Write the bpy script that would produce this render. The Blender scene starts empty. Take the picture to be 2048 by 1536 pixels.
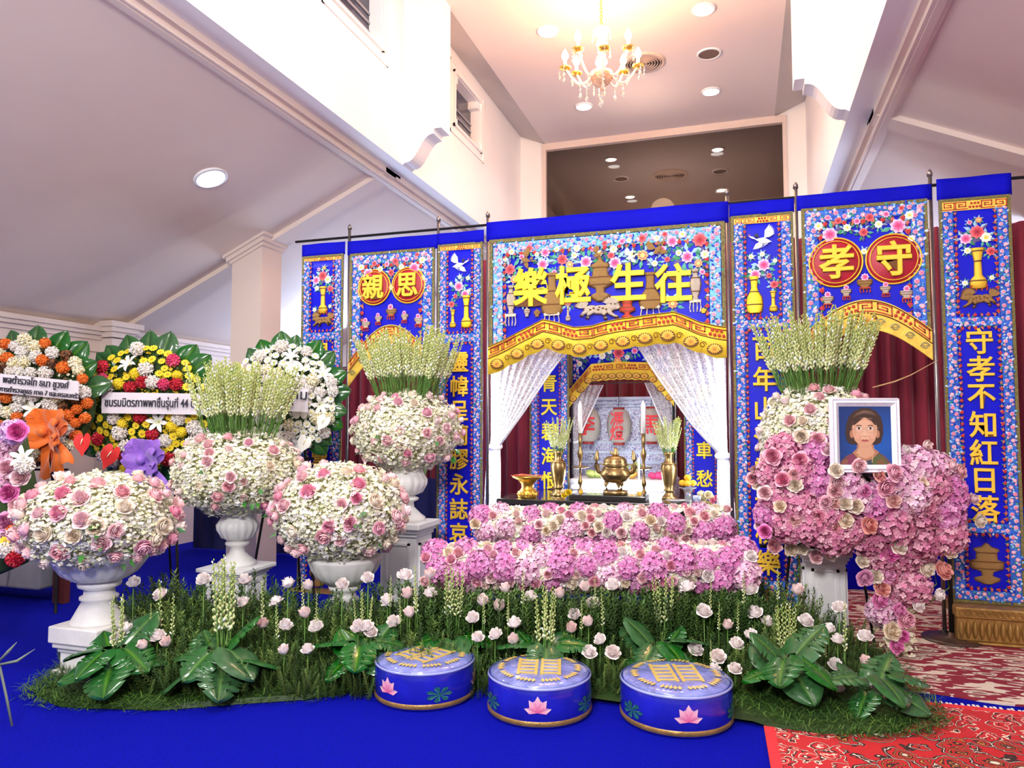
import bpy, math, random
import numpy as np
from mathutils import Vector, Matrix, Euler
random.seed(7); rng = np.random.default_rng(7)
scene = bpy.context.scene; col = scene.collection
PI = math.pi
# ------------------------------------------------------------------ camera
FPX = 1450.0; YAW = math.radians(17.7); PITCH = math.radians(3.24); CAM = Vector((0, 0, 1.5))
cd = bpy.data.cameras.new('camera'); cam = bpy.data.objects.new('camera', cd); col.objects.link(cam)
cam.location = CAM; cam.rotation_euler = (PI/2 + PITCH, 0, YAW)
cd.sensor_width = 36; cd.lens = FPX/2048*36; cd.clip_start = .05; cd.clip_end = 100
scene.camera = cam
CR = Euler((PI/2 + PITCH, 0, YAW)).to_matrix()
# ------------------------------------------------------------------ world, lights, exposure
w = bpy.data.worlds.new('world'); scene.world = w; w.use_nodes = True
w.node_tree.nodes['Background'].inputs[0].default_value = (1.0, .97, .95, 1)
w.node_tree.nodes['Background'].inputs[1].default_value = .30
vs = scene.view_settings; vs.view_transform = 'Standard'; vs.look = 'None'; vs.exposure = 0.08; vs.gamma = 1
vs.use_curve_mapping = False
def light(kind, loc, power, color=(1, 1, 1), size=.1, target=None, spot=None, blend=.5, name='lamp_light'):
    l = bpy.data.lights.new(name, kind); l.energy = power; l.color = color
    if kind == 'AREA': l.shape = 'DISK'; l.size = size
    else: l.shadow_soft_size = size
    if spot: l.spot_size = math.radians(spot); l.spot_blend = blend
    o = bpy.data.objects.new(name, l); col.objects.link(o); o.location = loc
    if target is not None:
        o.rotation_euler = (Vector(target) - Vector(loc)).to_track_quat('-Z', 'Y').to_euler()
    return o
# unseen area lights without fixtures, added to fill the altar front
light('AREA', (-.6, -1.2, 3.4), 260, (1, .97, .95), .9, (-1.0, 4.6, .4), name='added_front_fill')
light('AREA', (-1.4, 1.2, 5.3), 130, (1, .97, .94), .9, (-1.2, 5.0, .9), name='added_front_fill')
light('AREA', (-4.6, .9, 3.2), 55, (1, .96, .92), .7, (-3.4, 5.0, 1.0), name='added_front_fill')
light('AREA', (2.9, 1.1, 3.4), 85, (1, .96, .92), .7, (1.2, 5.0, 1.0), name='added_front_fill')
# point lights without fixtures, added to brighten the inner nave walls
light('POINT', (-1.2, 3.4, 4.9), 55, (1, .93, .88), .25, name='added_nave_fill')
light('POINT', (-1.2, 9.2, 5.0), 16, (1, .70, .48), .2, name='added_nave_fill')
# daylight from the windows at the far end of both aisles
light('AREA', (-5.2, 9.6, 2.4), 95, (.55, .7, 1), 1.2, (-5.0, 7.6, 3.6), name='window_light')
light('AREA', (3.2, 9.6, 2.4), 130, (.55, .7, 1), 1.2, (2.6, 7.6, 3.6), name='window_light')

def ray(px, py):
    return CR @ Vector(((px - 1024)/FPX, -(py - 768)/FPX, -1.0))
def atY(px, py, Y): r = ray(px, py); return CAM + r*(Y/r.y)
def atZ(px, py, Z): r = ray(px, py); return CAM + r*((Z - CAM.z)/r.z)
def atX(px, py, X): r = ray(px, py); return CAM + r*(X/r.x)
def atD(px, py, D): return CAM + ray(px, py)*D
FWD = CR @ Vector((0, 0, -1))
def depth(p): return (Vector(p) - CAM).dot(FWD)
def mpx(p): return depth(p)/FPX      # metres per pixel at p

# ------------------------------------------------------------------ materials
MATS = {}
def _new(name):
    m = bpy.data.materials.new(name); m.use_nodes = True; nt = m.node_tree
    return m, nt, nt.nodes['Principled BSDF']
def sset(b, k, v):
    if k in b.inputs: b.inputs[k].default_value = v
def M(name, c=None, rough=.5, metal=0., nscale=8., namt=.08, bump=0., bscale=40., emit=None, estr=0., coat=0., trans=0., ior=1.45, sheen=0., vcol=False, objrand=0., sss=0., aniso=None, alpha=1., spec=.5):
    if name in MATS: return MATS[name]
    m, nt, b = _new(name); N = nt.nodes; L = nt.links
    tc = N.new('ShaderNodeTexCoord')
    nz = N.new('ShaderNodeTexNoise'); nz.inputs['Scale'].default_value = nscale; nz.inputs['Detail'].default_value = 4
    L.new(tc.outputs['Object'], nz.inputs['Vector'])
    mr = N.new('ShaderNodeMapRange'); mr.inputs[3].default_value = 1 - namt; mr.inputs[4].default_value = 1 + namt
    mr.inputs[1].default_value = .3; mr.inputs[2].default_value = .7
    L.new(nz.outputs['Fac'], mr.inputs[0])
    mul = N.new('ShaderNodeVectorMath'); mul.operation = 'SCALE'
    if vcol:
        a = N.new('ShaderNodeAttribute'); a.attribute_name = 'Col'; L.new(a.outputs['Color'], mul.inputs[0])
    else:
        mul.inputs[0].default_value = c[:3]
    L.new(mr.outputs[0], mul.inputs['Scale'])
    src = mul.outputs[0]
    if objrand:
        oi = N.new('ShaderNodeObjectInfo'); hs = N.new('ShaderNodeHueSaturation')
        r2 = N.new('ShaderNodeMapRange'); r2.inputs[3].default_value = 1 - objrand; r2.inputs[4].default_value = 1 + objrand
        L.new(oi.outputs['Random'], r2.inputs[0]); L.new(r2.outputs[0], hs.inputs['Saturation']); L.new(src, hs.inputs['Color']); src = hs.outputs[0]
    L.new(src, b.inputs['Base Color'])
    b.inputs['Roughness'].default_value = rough; b.inputs['Metallic'].default_value = metal
    sset(b, 'Coat Weight', coat); sset(b, 'Transmission Weight', trans); sset(b, 'IOR', ior); sset(b, 'Sheen Weight', sheen); sset(b, 'Specular IOR Level', spec)
    if sss: sset(b, 'Subsurface Weight', sss); sset(b, 'Subsurface Radius', (.02, .012, .01))
    if alpha < 1: sset(b, 'Alpha', alpha)
    if emit: sset(b, 'Emission Color', (*emit, 1)); sset(b, 'Emission Strength', estr)
    if bump:
        n2 = N.new('ShaderNodeTexNoise'); n2.inputs['Scale'].default_value = bscale; n2.inputs['Detail'].default_value = 5
        L.new(tc.outputs['Object'], n2.inputs['Vector'])
        bp = N.new('ShaderNodeBump'); bp.inputs['Strength'].default_value = bump; bp.inputs['Distance'].default_value = .02
        L.new(n2.outputs['Fac'], bp.inputs['Height']); L.new(bp.outputs[0], b.inputs['Normal'])
    MATS[name] = m; return m
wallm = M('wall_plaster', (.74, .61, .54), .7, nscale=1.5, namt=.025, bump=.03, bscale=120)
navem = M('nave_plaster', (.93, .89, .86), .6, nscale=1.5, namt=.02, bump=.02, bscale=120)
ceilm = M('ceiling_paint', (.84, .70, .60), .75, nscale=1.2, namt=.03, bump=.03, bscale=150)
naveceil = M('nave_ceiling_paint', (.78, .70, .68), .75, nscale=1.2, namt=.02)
coveshade = M('cove_shade_paint', (.62, .58, .56), .75, nscale=2, namt=.03)  # dimness of the coves put into a greyer paint
stonem = M('white_stone', (.80, .79, .77), .45, nscale=7, namt=.07, bump=.12, bscale=18)
whitepaint = M('white_paint', (.86, .86, .87), .4, nscale=5, namt=.03)
bluecloth = M('blue_satin', (.004, .005, .58), .45, nscale=5, namt=.12, bump=.1, bscale=9, spec=.25)
headcloth = M('blue_header_cloth', (.004, .004, .47), .7, nscale=4, namt=.1, bump=.1, bscale=8, spec=.12)
olive = M('olive_braid', (.19, .16, .05), .6, nscale=60, namt=.4, bump=.4, bscale=160)
goldtxt = M('gold_thread', (.98, .62, .05), .42, .25, nscale=50, namt=.12, bump=.25, bscale=120)
yellowtxt = M('yellow_satin', (1.0, .78, .03), .5, .05, nscale=30, namt=.06, bump=.1, bscale=100)
goldcloth = M('gold_brocade', (.92, .60, .08), .5, .15, nscale=18, namt=.16, bump=.25, bscale=90)
redcloth = M('red_satin', (.42, .008, .028), .45, nscale=9, namt=.14, bump=.12, bscale=25)
fretred = M('fret_red', (.5, .045, .02), .6, nscale=30, namt=.15)
outline = M('brown_outline_thread', (.16, .06, .012), .7, nscale=30, namt=.15)
bronzethread = M('bronze_thread', (.46, .27, .09), .45, .3, nscale=40, namt=.35, bump=.5, bscale=90)
silverthread = M('silver_thread', (.72, .63, .50), .4, .3, nscale=45, namt=.35, bump=.5, bscale=90)
embro = M('embroidery', vcol=True, rough=.6, nscale=60, namt=.08)
petal = M('petal', vcol=True, rough=.55, nscale=25, namt=.03, objrand=.25, sss=.0, sheen=.1)
petalflat = M('petal_plain', vcol=True, rough=.55, nscale=25, namt=.05)
leafm = M('leaf_glossy', vcol=True, rough=.22, nscale=6, namt=.18, coat=.35, objrand=.2)
foliage = M('foliage_needles', vcol=True, rough=.6, nscale=5, namt=.2)
stemm = M('stem_green', (.10, .22, .035), .5, nscale=20, namt=.15)
blackm = M('black_metal', (.02, .02, .022), .4, .6)
polem = M('pole_steel', (.30, .26, .25), .3, .85)
darkwood = M('black_lacquer', (.03, .028, .028), .18, coat=.6)
redcurt = M('maroon_velvet', (.24, .008, .03), .75, nscale=6, namt=.12, sheen=.5)
bronze = M('antique_bronze', (.36, .24, .10), .33, .95, nscale=14, namt=.2)
goldmetal = M('polished_gold', (.95, .58, .10), .28, .9, nscale=40, namt=.15, bump=.15, bscale=60)
goldbase = M('carved_gold_wood', (.42, .24, .07), .42, .55, nscale=20, namt=.2, bump=.2, bscale=50)
candlem = M('candle_wax', (.93, .92, .9), .45)
plastic = M('white_plastic', (.9, .9, .92), .35)
bulbwarm = M('lit_bulb', (1, .85, .6), .4, emit=(1, .60, .26), estr=45)
lampwhite = M('lit_downlight', (1, 1, 1), .4, emit=(1, .98, .97), estr=14)
tubewhite = M('lit_tube', (1, 1, 1), .4, emit=(.93, .97, 1), estr=60)
crystal = M('crystal_glass', (1, .95, .88), .05, trans=.75, ior=1.5, coat=.5)
glassbody = M('chandelier_glass', (1, .9, .78), .12, trans=.35, ior=1.45, coat=.6)
navy = M('navy_drape', (.012, .014, .09), .8, nscale=5, namt=.2)

# ------------------------------------------------------------------ mesh helpers
def mesh_arr(name, V, F, C=None, smooth=True, mats=None, mi=None):
    V = np.asarray(V, dtype=np.float32); F = np.asarray(F, dtype=np.int32)
    me = bpy.data.meshes.new(name); k = F.shape[1]
    me.vertices.add(len(V)); me.vertices.foreach_set('co', V.ravel())
    me.loops.add(F.size); me.loops.foreach_set('vertex_index', F.ravel())
    me.polygons.add(len(F)); me.polygons.foreach_set('loop_start', np.arange(0, F.size, k, dtype=np.int32))
    me.polygons.foreach_set('use_smooth', np.full(len(F), smooth))
    if C is not None:
        a = me.attributes.new('Col', 'FLOAT_COLOR', 'POINT')
        cc = np.ones((len(V), 4), np.float32); cc[:, :3] = C; a.data.foreach_set('color', cc.ravel())
    me.update(calc_edges=True); me.validate(); return me
class MB:
    """collects polygons of one part"""
    def __init__(s): s.v = []; s.f = []; s.c = []
    def add(s, vs, fs, c=(1, 1, 1)):
        o = len(s.v); s.v += [tuple(p) for p in vs]; s.f += [tuple(i + o for i in f) for f in fs]
        s.c += [c]*len(vs) if not isinstance(c, list) else c
        return s
    def box(s, a, b, c=(1, 1, 1)):
        (x0, y0, z0), (x1, y1, z1) = a, b
        return s.add([(x0,y0,z0),(x1,y0,z0),(x1,y1,z0),(x0,y1,z0),(x0,y0,z1),(x1,y0,z1),(x1,y1,z1),(x0,y1,z1)],
              [(0,3,2,1),(4,5,6,7),(0,1,5,4),(1,2,6,5),(2,3,7,6),(3,0,4,7)], c)
    def quad(s, a, b, c_, d, c=(1, 1, 1)): return s.add([a, b, c_, d], [(0, 1, 2, 3)], c)
    def poly(s, pts, c=(1, 1, 1)): return s.add(pts, [tuple(range(len(pts)))], c)
    def tube(s, pts, r, n=6, c=(1, 1, 1), caps=True):
        pts = [Vector(p) for p in pts]; rs = r if isinstance(r, (list, tuple)) else [r]*len(pts); vs = []; fs = []
        for i, p in enumerate(pts):
            t = (pts[min(i+1, len(pts)-1)] - pts[max(i-1, 0)]).normalized()
            u = t.cross(Vector((0, 0, 1)))
            if u.length < .05: u = t.cross(Vector((0, 1, 0)))
            u.normalize(); v = t.cross(u)
            for k in range(n):
                a = 2*PI*k/n; vs.append(p + (u*math.cos(a) + v*math.sin(a))*rs[i])
        for i in range(len(pts)-1):
            for k in range(n):
                fs.append((i*n+k, i*n+(k+1) % n, (i+1)*n+(k+1) % n, (i+1)*n+k))
        if caps: fs.append(tuple(range(n))[::-1]); fs.append(tuple(range((len(pts)-1)*n, len(pts)*n)))
        return s.add(vs, fs, c)
    def lathe(s, prof, n=24, c=(1, 1, 1), loc=(0, 0, 0), flute=None, caps=True):
        vs = []; fs = []
        for (r, z) in prof:
            for k in range(n):
                a = 2*PI*k/n; rr = r
                if flute and flute[0] <= z <= flute[1]:
                    rr = r*(1 - flute[3]*(1 - abs(math.sin(a*flute[2]/2))))
                vs.append((loc[0] + rr*math.cos(a), loc[1] + rr*math.sin(a), loc[2] + z))
        m = len(prof)
        for i in range(m-1):
            for k in range(n): fs.append((i*n+k, i*n+(k+1) % n, (i+1)*n+(k+1) % n, (i+1)*n+k))
        if caps: fs.append(tuple(range(n))[::-1]); fs.append(tuple(range((m-1)*n, m*n)))
        return s.add(vs, fs, c)
    def prism(s, pts2, d0, d1, axis='y', c=(1, 1, 1)):
        """outline in (a,b) extruded along axis: y -> (a, d, b); x -> (d, a, b)"""
        n = len(pts2); f = (lambda p, d: (p[0], d, p[1])) if axis == 'y' else ((lambda p, d: (d, p[0], p[1])) if axis == 'x' else (lambda p, d: (p[0], p[1], d)))
        vs = [f(p, d0) for p in pts2] + [f(p, d1) for p in pts2]
        fs = [tuple(range(n)), tuple(range(2*n-1, n-1, -1))] + [((i+1) % n, i, n+i, n+(i+1) % n) for i in range(n)]
        return s.add(vs, fs, c)
    def mesh(s, name, smooth=False, vcol=True):
        me = bpy.data.meshes.new(name); me.from_pydata([tuple(p) for p in s.v], [], s.f)
        if vcol and s.v:
            a = me.attributes.new('Col', 'FLOAT_COLOR', 'POINT'); cc = np.ones((len(s.v), 4), np.float32); cc[:, :3] = np.array(s.c); a.data.foreach_set('color', cc.ravel())
        if smooth: me.polygons.foreach_set('use_smooth', np.ones(len(me.polygons), bool))
        me.update(); return me
    def build(s, name, m, parent=None, smooth=False, w=True, **k):
        return obj(name, s.mesh(name, smooth), m, parent, w=w, **k)
def obj(name, me, m=None, parent=None, loc=(0, 0, 0), rot=(0, 0, 0), sc=1., w=False, kind=None, label=None):
    o = bpy.data.objects.new(name, me); col.objects.link(o)
    if m is not None and len(me.materials) == 0: me.materials.append(m)
    l = Vector(loc)
    if parent is not None:
        o.parent = parent
        if w: l = l - ROOTLOC.get(parent.name, Vector((0, 0, 0)))
    o.location = l; o.rotation_euler = rot; o.scale = (sc, sc, sc) if not isinstance(sc, (tuple, list)) else sc
    if kind: o['kind'] = kind
    if label: o['label'] = label
    if parent is not None and not any(rot) : ROOTLOC[o.name] = ROOTLOC.get(parent.name, Vector((0, 0, 0))) + l
    return o
ROOTLOC = {}
def thing(name, label, cat, loc=(0, 0, 0), group=None, rz=0):
    o = bpy.data.objects.new(name, None); col.objects.link(o); o.location = loc; o.rotation_euler = (0, 0, rz); o.empty_display_size = .1
    o['label'] = label; o['category'] = cat
    if group: o['group'] = group
    ROOTLOC[o.name] = Vector(loc); return o
def tag(o, label, cat, group=None):
    o['label'] = label; o['category'] = cat
    if group: o['group'] = group
    return o
def struct(name, mb, m, parent=None, smooth=False):
    o = mb.build(name, m, parent, smooth)
    if parent is None: o['kind'] = 'structure'
    return o
def rotz_to(d):
    """euler whose local +Z points along d"""
    return Vector(d).to_track_quat('Z', 'Y').to_euler()
def bevel(o, wd, seg=2):
    b = o.modifiers.new('bevel', 'BEVEL'); b.width = wd; b.segments = seg; b.limit_method = 'ANGLE'; return o
# text glyph -> mesh
GLY = {}
def glyph(ch, ext=.03, bev=.02, off=.0, key=''):
    k = (ch, ext, bev, off)
    if k in GLY: return GLY[k]
    cu = bpy.data.curves.new('glyph', 'FONT'); cu.body = ch; cu.size = 1; cu.extrude = ext; cu.bevel_depth = bev; cu.bevel_resolution = 1; cu.offset = off
    cu.align_x = 'CENTER'; cu.align_y = 'CENTER'; cu.resolution_u = 4
    t = bpy.data.objects.new('glyph', cu); col.objects.link(t)
    dg = bpy.context.evaluated_depsgraph_get(); me = bpy.data.meshes.new_from_object(t.evaluated_get(dg)); me.name = 'glyph'
    n = len(me.vertices); co = np.empty(n*3, np.float32); me.vertices.foreach_get('co', co); co = co.reshape(-1, 3)
    if n:
        mid = (co.max(0) + co.min(0))/2; mid[2] = 0; co = co - mid
        me.vertices.foreach_set('co', co.ravel())
    me.materials.clear(); bpy.data.objects.remove(t); bpy.data.curves.remove(cu)
    GLY[k] = me; return me
def char(ch, m, parent, p, h, name='character', w_=None, ext=.02, bev=.02, off=.0, ry=0, shear=True, edge=True):
    me = glyph(ch, ext, bev, off)
    if not me.materials or me.materials[0] != m:
        me = me.copy(); me.materials.clear(); me.materials.append(m)
    o = obj(name, me, m, parent, p, (PI/2, ry, 0), (w_ or h, h*1.08, h), w=True)
    if edge:                                            # dark couching thread round the sign
        e = glyph(ch, .004, 0, off + .018)
        if not e.materials: e.materials.append(outline)
        c = bpy.data.objects.new('character_outline', e); col.objects.link(c); c.parent = o; c.location = (.006, -.006, -.012)
    return o
# ================================================================== ROOM
XL, XR, ZB, ZC, YB, INS = -3.21, .88, 4.1, 5.776, 10.5, .40
XWL, XWR, SL = -6.8, 4.6, .447
def carpet_mat(name, base, cols, scale, dist, seed):
    m, nt, b = _new(name); N = nt.nodes; L = nt.links
    tc = N.new('ShaderNodeTexCoord'); nz = N.new('ShaderNodeTexNoise'); nz.inputs['Scale'].default_value = scale*.9; nz.inputs['Detail'].default_value = 3
    mp = N.new('ShaderNodeMapping'); mp.inputs['Location'].default_value = (seed, seed*1.3, 0); mp.inputs['Scale'].default_value = dist
    L.new(tc.outputs['Object'], mp.inputs[0]); L.new(mp.outputs[0], nz.inputs['Vector'])
    mx = N.new('ShaderNodeMix'); mx.data_type = 'VECTOR'; mx.inputs[0].default_value = .13
    L.new(mp.outputs[0], mx.inputs[4]); L.new(nz.outputs['Color'], mx.inputs[5])
    vo = N.new('ShaderNodeTexVoronoi'); vo.inputs['Scale'].default_value = scale; L.new(mx.outputs[1], vo.inputs['Vector'])
    wv = N.new('ShaderNodeMath'); wv.operation = 'MULTIPLY_ADD'; wv.inputs[1].default_value = .5; L.new(nz.outputs['Fac'], wv.inputs[0]); 
    L.new(vo.outputs['Distance'], wv.inputs[2])
    rp = N.new('ShaderNodeValToRGB'); rp.color_ramp.interpolation = 'CONSTANT'; e = rp.color_ramp.elements
    e[0].position = 0; e[0].color = (*cols[0][1], 1); e[1].position = cols[1][0]; e[1].color = (*cols[1][1], 1)
    for p, c in cols[2:]:
        x = e.new(p); x.color = (*c, 1)
    L.new(wv.outputs[0], rp.inputs[0])
    n2 = N.new('ShaderNodeTexNoise'); n2.inputs['Scale'].default_value = 260; L.new(tc.outputs['Object'], n2.inputs['Vector'])
    mr = N.new('ShaderNodeMapRange'); mr.inputs[3].default_value = .75; mr.inputs[4].default_value = 1.25; L.new(n2.outputs['Fac'], mr.inputs[0])
    sc = N.new('ShaderNodeVectorMath'); sc.operation = 'SCALE'; L.new(rp.outputs[0], sc.inputs[0]); L.new(mr.outputs[0], sc.inputs['Scale'])
    L.new(sc.outputs[0], b.inputs['Base Color']); b.inputs['Roughness'].default_value = .9
    bp = N.new('ShaderNodeBump'); bp.inputs['Strength'].default_value = .3; bp.inputs['Distance'].default_value = .01; L.new(n2.outputs['Fac'], bp.inputs['Height']); L.new(bp.outputs[0], b.inputs['Normal'])
    return m
RED, DK, CR_, OR = (.50, .010, .014), (.035, .012, .012), (.8, .66, .52), (.62, .2, .03)
persian = carpet_mat('persian_carpet', RED, [(0, CR_), (.36, DK), (.43, OR), (.46, DK), (.53, RED), (.60, DK), (.63, OR), (.65, DK), (.68, RED), (.76, DK), (.80, CR_), (.82, DK), (.88, RED)], 9, (1, 1, 1), 3.1)
persianb = carpet_mat('persian_border', RED, [(0, CR_), (.30, (.07, .01, .012)), (.38, (.55, .015, .02)), (.52, CR_), (.57, (.5, .015, .02)), (.70, (.08, .012, .012)), (.78, CR_), (.82, (.5, .015, .02))], 12, (1, 1, 1), 8.1)
MAR = (.25, .012, .03)
maroonc = carpet_mat('maroon_carpet', MAR, [(0, MAR), (.34, (.05, .01, .015)), (.40, (.72, .6, .48)), (.50, (.12, .02, .02)), (.54, (.7, .58, .46)), (.62, MAR), (.9, (.7, .58, .46))], 6.5, (.8, 2.4, 1), 1.7)
floorm = M('blue_carpet', (.002, .005, .40), .95, nscale=90, namt=.25, bump=.6, bscale=320, spec=.1)
f = MB(); f.box((-9, -5, -.1), (7, 14.5, 0)); struct('floor', f, floorm)
# --- nave ceiling and coves
c = MB(); c.box((XL + INS, -5, ZC), (XR - INS, YB, ZC + .08)); struct('ceiling', c, naveceil)
for nm, xw, s in (('ceiling_cove_left', XL, 1), ('ceiling_cove_right', XR, -1)):
    c = MB(); x1 = xw + s*INS
    c.prism([(xw, 5.95), (x1, ZC + .002), (x1, ZC + .1), (xw, 6.05)], -5, YB, 'y'); struct(nm, c, coveshade)
# --- nave clerestory walls with notched openings
WINS = [(2.3, 3.18), (5.10, 5.98), (7.80, 8.68)]; WZ0, WZ1 = 5.07, 5.68
def clerestory(nm, x0, x1):
    m = MB(); m.box((x0, -5, ZB), (x1, YB, WZ0)); m.box((x0, -5, WZ1), (x1, YB, 6.05))
    ys = [-5] + [v for wy in WINS for v in wy] + [YB]
    for i in range(0, len(ys), 2): m.box((x0, ys[i], WZ0), (x1, ys[i+1], WZ1))
    return struct(nm, m, navem)
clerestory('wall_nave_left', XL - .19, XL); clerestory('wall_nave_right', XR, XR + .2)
winpane = M('window_dark_pane', (.035, .03, .06), .12, coat=.4)
for i, (y0, y1) in enumerate(WINS):
    for s, xw in ((1, XL), (-1, XR)):
        if s < 0 and i != 1: continue
        p = MB(); p.box((xw - s*.15, y0, WZ0), (xw - s*.13, y1, WZ1)); wo = struct('window_%d' % (i + 1 + (0 if s > 0 else 3)), p, winpane)
        fr = MB(); jj = 0
        for k, (d, o) in enumerate(((.05, .028), (.12, .014))):      # two stepped mouldings round the opening
            g = .035 + .10*k
            a0, a1, b0, b1 = y0 - g, y1 + g, WZ0 - g, WZ1 + g; t = .03
            for (u0, v0, u1, v1) in ((a0, b0, a1, b0 + t), (a0, b1 - t, a1, b1), (a0, b0, a0 + t, b1), (a1 - t, b0, a1, b1)):
                jj += 1; o2 = o + .0007*(jj % 4); fr.box((xw - .002 if s > 0 else xw - o2, u0, v0), (xw + o2 if s > 0 else xw + .002, u1, v1))
        for (cy, cz) in ((y0, WZ0), (y1 - .1, WZ0), (y0, WZ1 - .09), (y1 - .1, WZ1 - .09)):   # notched corners
            fr.box((min(xw - s*.13, xw + s*.004), cy, cz), (max(xw - s*.13, xw + s*.004), cy + .1, cz + .09))
        fr.build('window_frame', navem, wo)
        for k in range(4): sl = MB(); sl.box((xw - s*.125 - .006, y0, WZ0 + .06 + k*.09), (xw - s*.125 + .006, y1, WZ0 + .085 + k*.09)); sl.build('window_slat', M('window_slat_grey', (.3, .3, .33), .5), wo)
# --- piers with S-shaped corbels, at the transverse rib
PY0, PY1 = 6.45, 6.67
for nm, xw, s in (('column_nave_left', XL, 1), ('column_nave_right', XR, -1)):
    pr = [(xw, ZB)]; 
    for k in range(13):
        t = k/12; pr.append((xw + s*(.03 + .31*t), ZB + .02 + .26*(t - math.sin(2*PI*t)/(2*PI)*.95)))
    pr += [(xw + s*.34, ZB + .33), (xw + s*.42, ZB + .33), (xw + s*.42, 5.9), (xw, 6.0)]
    if s < 0: pr = pr[::-1]
    m = MB(); m.prism(pr, PY0, PY1, 'y'); struct(nm, m, navem)
# --- aisle soffits, cornices, sloping ceilings, ribs
def aisle(nm, xw, s, xwall):
    e = xw + s*.18; z1 = ZB - .0; zw = ZB - SL*abs(xwall - e)
    c = MB(); c.prism([(e, z1), (xwall, zw), (xwall, zw + .1), (e, z1 + .1)] if s > 0 else [(xwall, zw), (e, z1), (e, z1 + .1), (xwall, zw + .1)], -5, YB, 'y'); struct('ceiling_aisle_' + nm, c, ceilm)
    for k, (a, b, h) in enumerate(((0., .045, .035), (.045, .075, .065), (.075, .125, .05), (.125, .16, .02))):
        t = MB(); x0 = e + s*a; x1 = e + s*b; t.box((min(x0, x1), -5, ZB - h - SL*b), (max(x0, x1), YB, ZB + .02)); struct('trim_%d' % (k + (1 if s < 0 else 5)), t, ceilm)
    for k, (y0, y1, dz) in enumerate(((PY0, PY1, .05), (PY0 + .22, PY1 + .1, .025))):
        r = MB(); zz = lambda x: ZB - SL*abs(x - e) - dz
        a, b = (e, xwall) if e < xwall else (xwall, e)
        r.prism([(a, zz(a)), (b, zz(b)), (b, zz(b) + dz + .02), (a, zz(a) + dz + .02)], y0, y1, 'y'); struct('beam_' + nm, r, ceilm)
    return zw
ZWL = aisle('left', XL, -1, XWL); ZWR = aisle('right', XR, 1, XWR)
# --- outer walls
m = MB(); m.box((XWL - .2, -5, 0), (XWL, 3.1, ZWL)); m.box((XWL - .2, 3.1, ZWL - .42), (XWL, YB, ZWL)); m.box((XWL - .2, 3.1, 0), (XWL, YB, 1.6)); m.box((XWL - .2, 9.3, 1.6), (XWL, YB, ZWL - .42))
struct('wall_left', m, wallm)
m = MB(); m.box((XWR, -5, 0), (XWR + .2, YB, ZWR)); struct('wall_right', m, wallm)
t = MB()
for (o, z0, z1) in ((.13, -.05, 0), (.10, -.09, -.05), (.06, -.14, -.09), (.035, -.27, -.14)): t.box((XWL, -5, ZWL + z0), (XWL + o, YB, ZWL + z1))
struct('trim_9', t, wallm)
def pilaster(nm, y0, y1, dx):
    m = MB(); m.box((XWL, y0, 0), (XWL + dx, y1, ZWL - .12))
    for (o, z0, z1) in ((.1, -.04, .02), (.07, -.09, -.04), (.035, -.15, -.09)): m.box((XWL, y0 - o, ZWL + z0 + .04), (XWL + dx + o, y1 + o, ZWL + z1 + .04))
    return struct(nm, m, wallm)
pilaster('column_wall', 6.22, 6.46, .20); pilaster('column_wall', 2.6, 3.0, .3)
# windows of the left wall
daysky = M('window_daylight', (.8, .9, 1), .5, emit=(.75, .88, 1), estr=1.6)
blueglass = M('window_blue_glass', (.05, .16, .55), .15, emit=(.06, .2, .7), estr=.5)
def wall_window(i, y0, y1, blue):
    zt = ZWL - .42; p = MB(); p.box((XWL - .14, y0, 1.6), (XWL - .12, y1, zt)); wo = struct('window_%d' % i, p, blueglass if blue else daysky)
    fr = MB()
    for (a, b, z0, z1) in ((y0, y0 + .05, 1.6, zt), (y1 - .05, y1, 1.6, zt), (y0, y1, zt - .05, zt), (y0, y1, 1.6, 1.65)): fr.box((XWL - .15, a, z0), (XWL - .06 + (.002 if b - a > .06 else 0), b, z1))
    fr.build('window_frame', whitepaint, wo)
for i, (a, b, bl) in enumerate(((3.1, 4.6, 1), (4.6, 5.45, 1), (5.45, 5.95, 0), (5.95, 6.22, 0), (6.46, 8.0, 1), (8.0, 9.3, 0))): wall_window(10 + i, a, b, bl)
rd = MB(); rd.tube([(XWL + .08, 3.0, ZWL - .44), (XWL + .08, 6.25, ZWL - .44)], .014, 8); tag(rd.build('curtain_rod', blackm), 'black curtain rod above the blue windows of the side wall', 'curtain rod')
# free standing square column with a capital that follows the slope
def colm():
    ctr = Vector((-4.96, 6.52)); hx, hy = .185, .17
    zc = lambda x: ZB - SL*abs(x - (XL - .18))
    m = MB()
    x0, x1 = ctr.x - hx, ctr.x + hx
    m.prism([(x0, 0), (x1, 0), (x1, zc(x1) - .05), (x0, zc(x0) - .05)], ctr.y - hy, ctr.y + hy, 'y')
    for (o, a, b) in ((.07, -.03, .05), (.045, -.075, -.03), (.02, -.11, -.075)):
        xa, xb = x0 - o, x1 + o
        m.prism([(xa, zc(xa) + a), (xb, zc(xb) + a), (xb, zc(xb) + b), (xa, zc(xa) + b)], ctr.y - hy - o, ctr.y + hy + o, 'y')
    struct('column_square', m, wallm)
colm()
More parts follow.
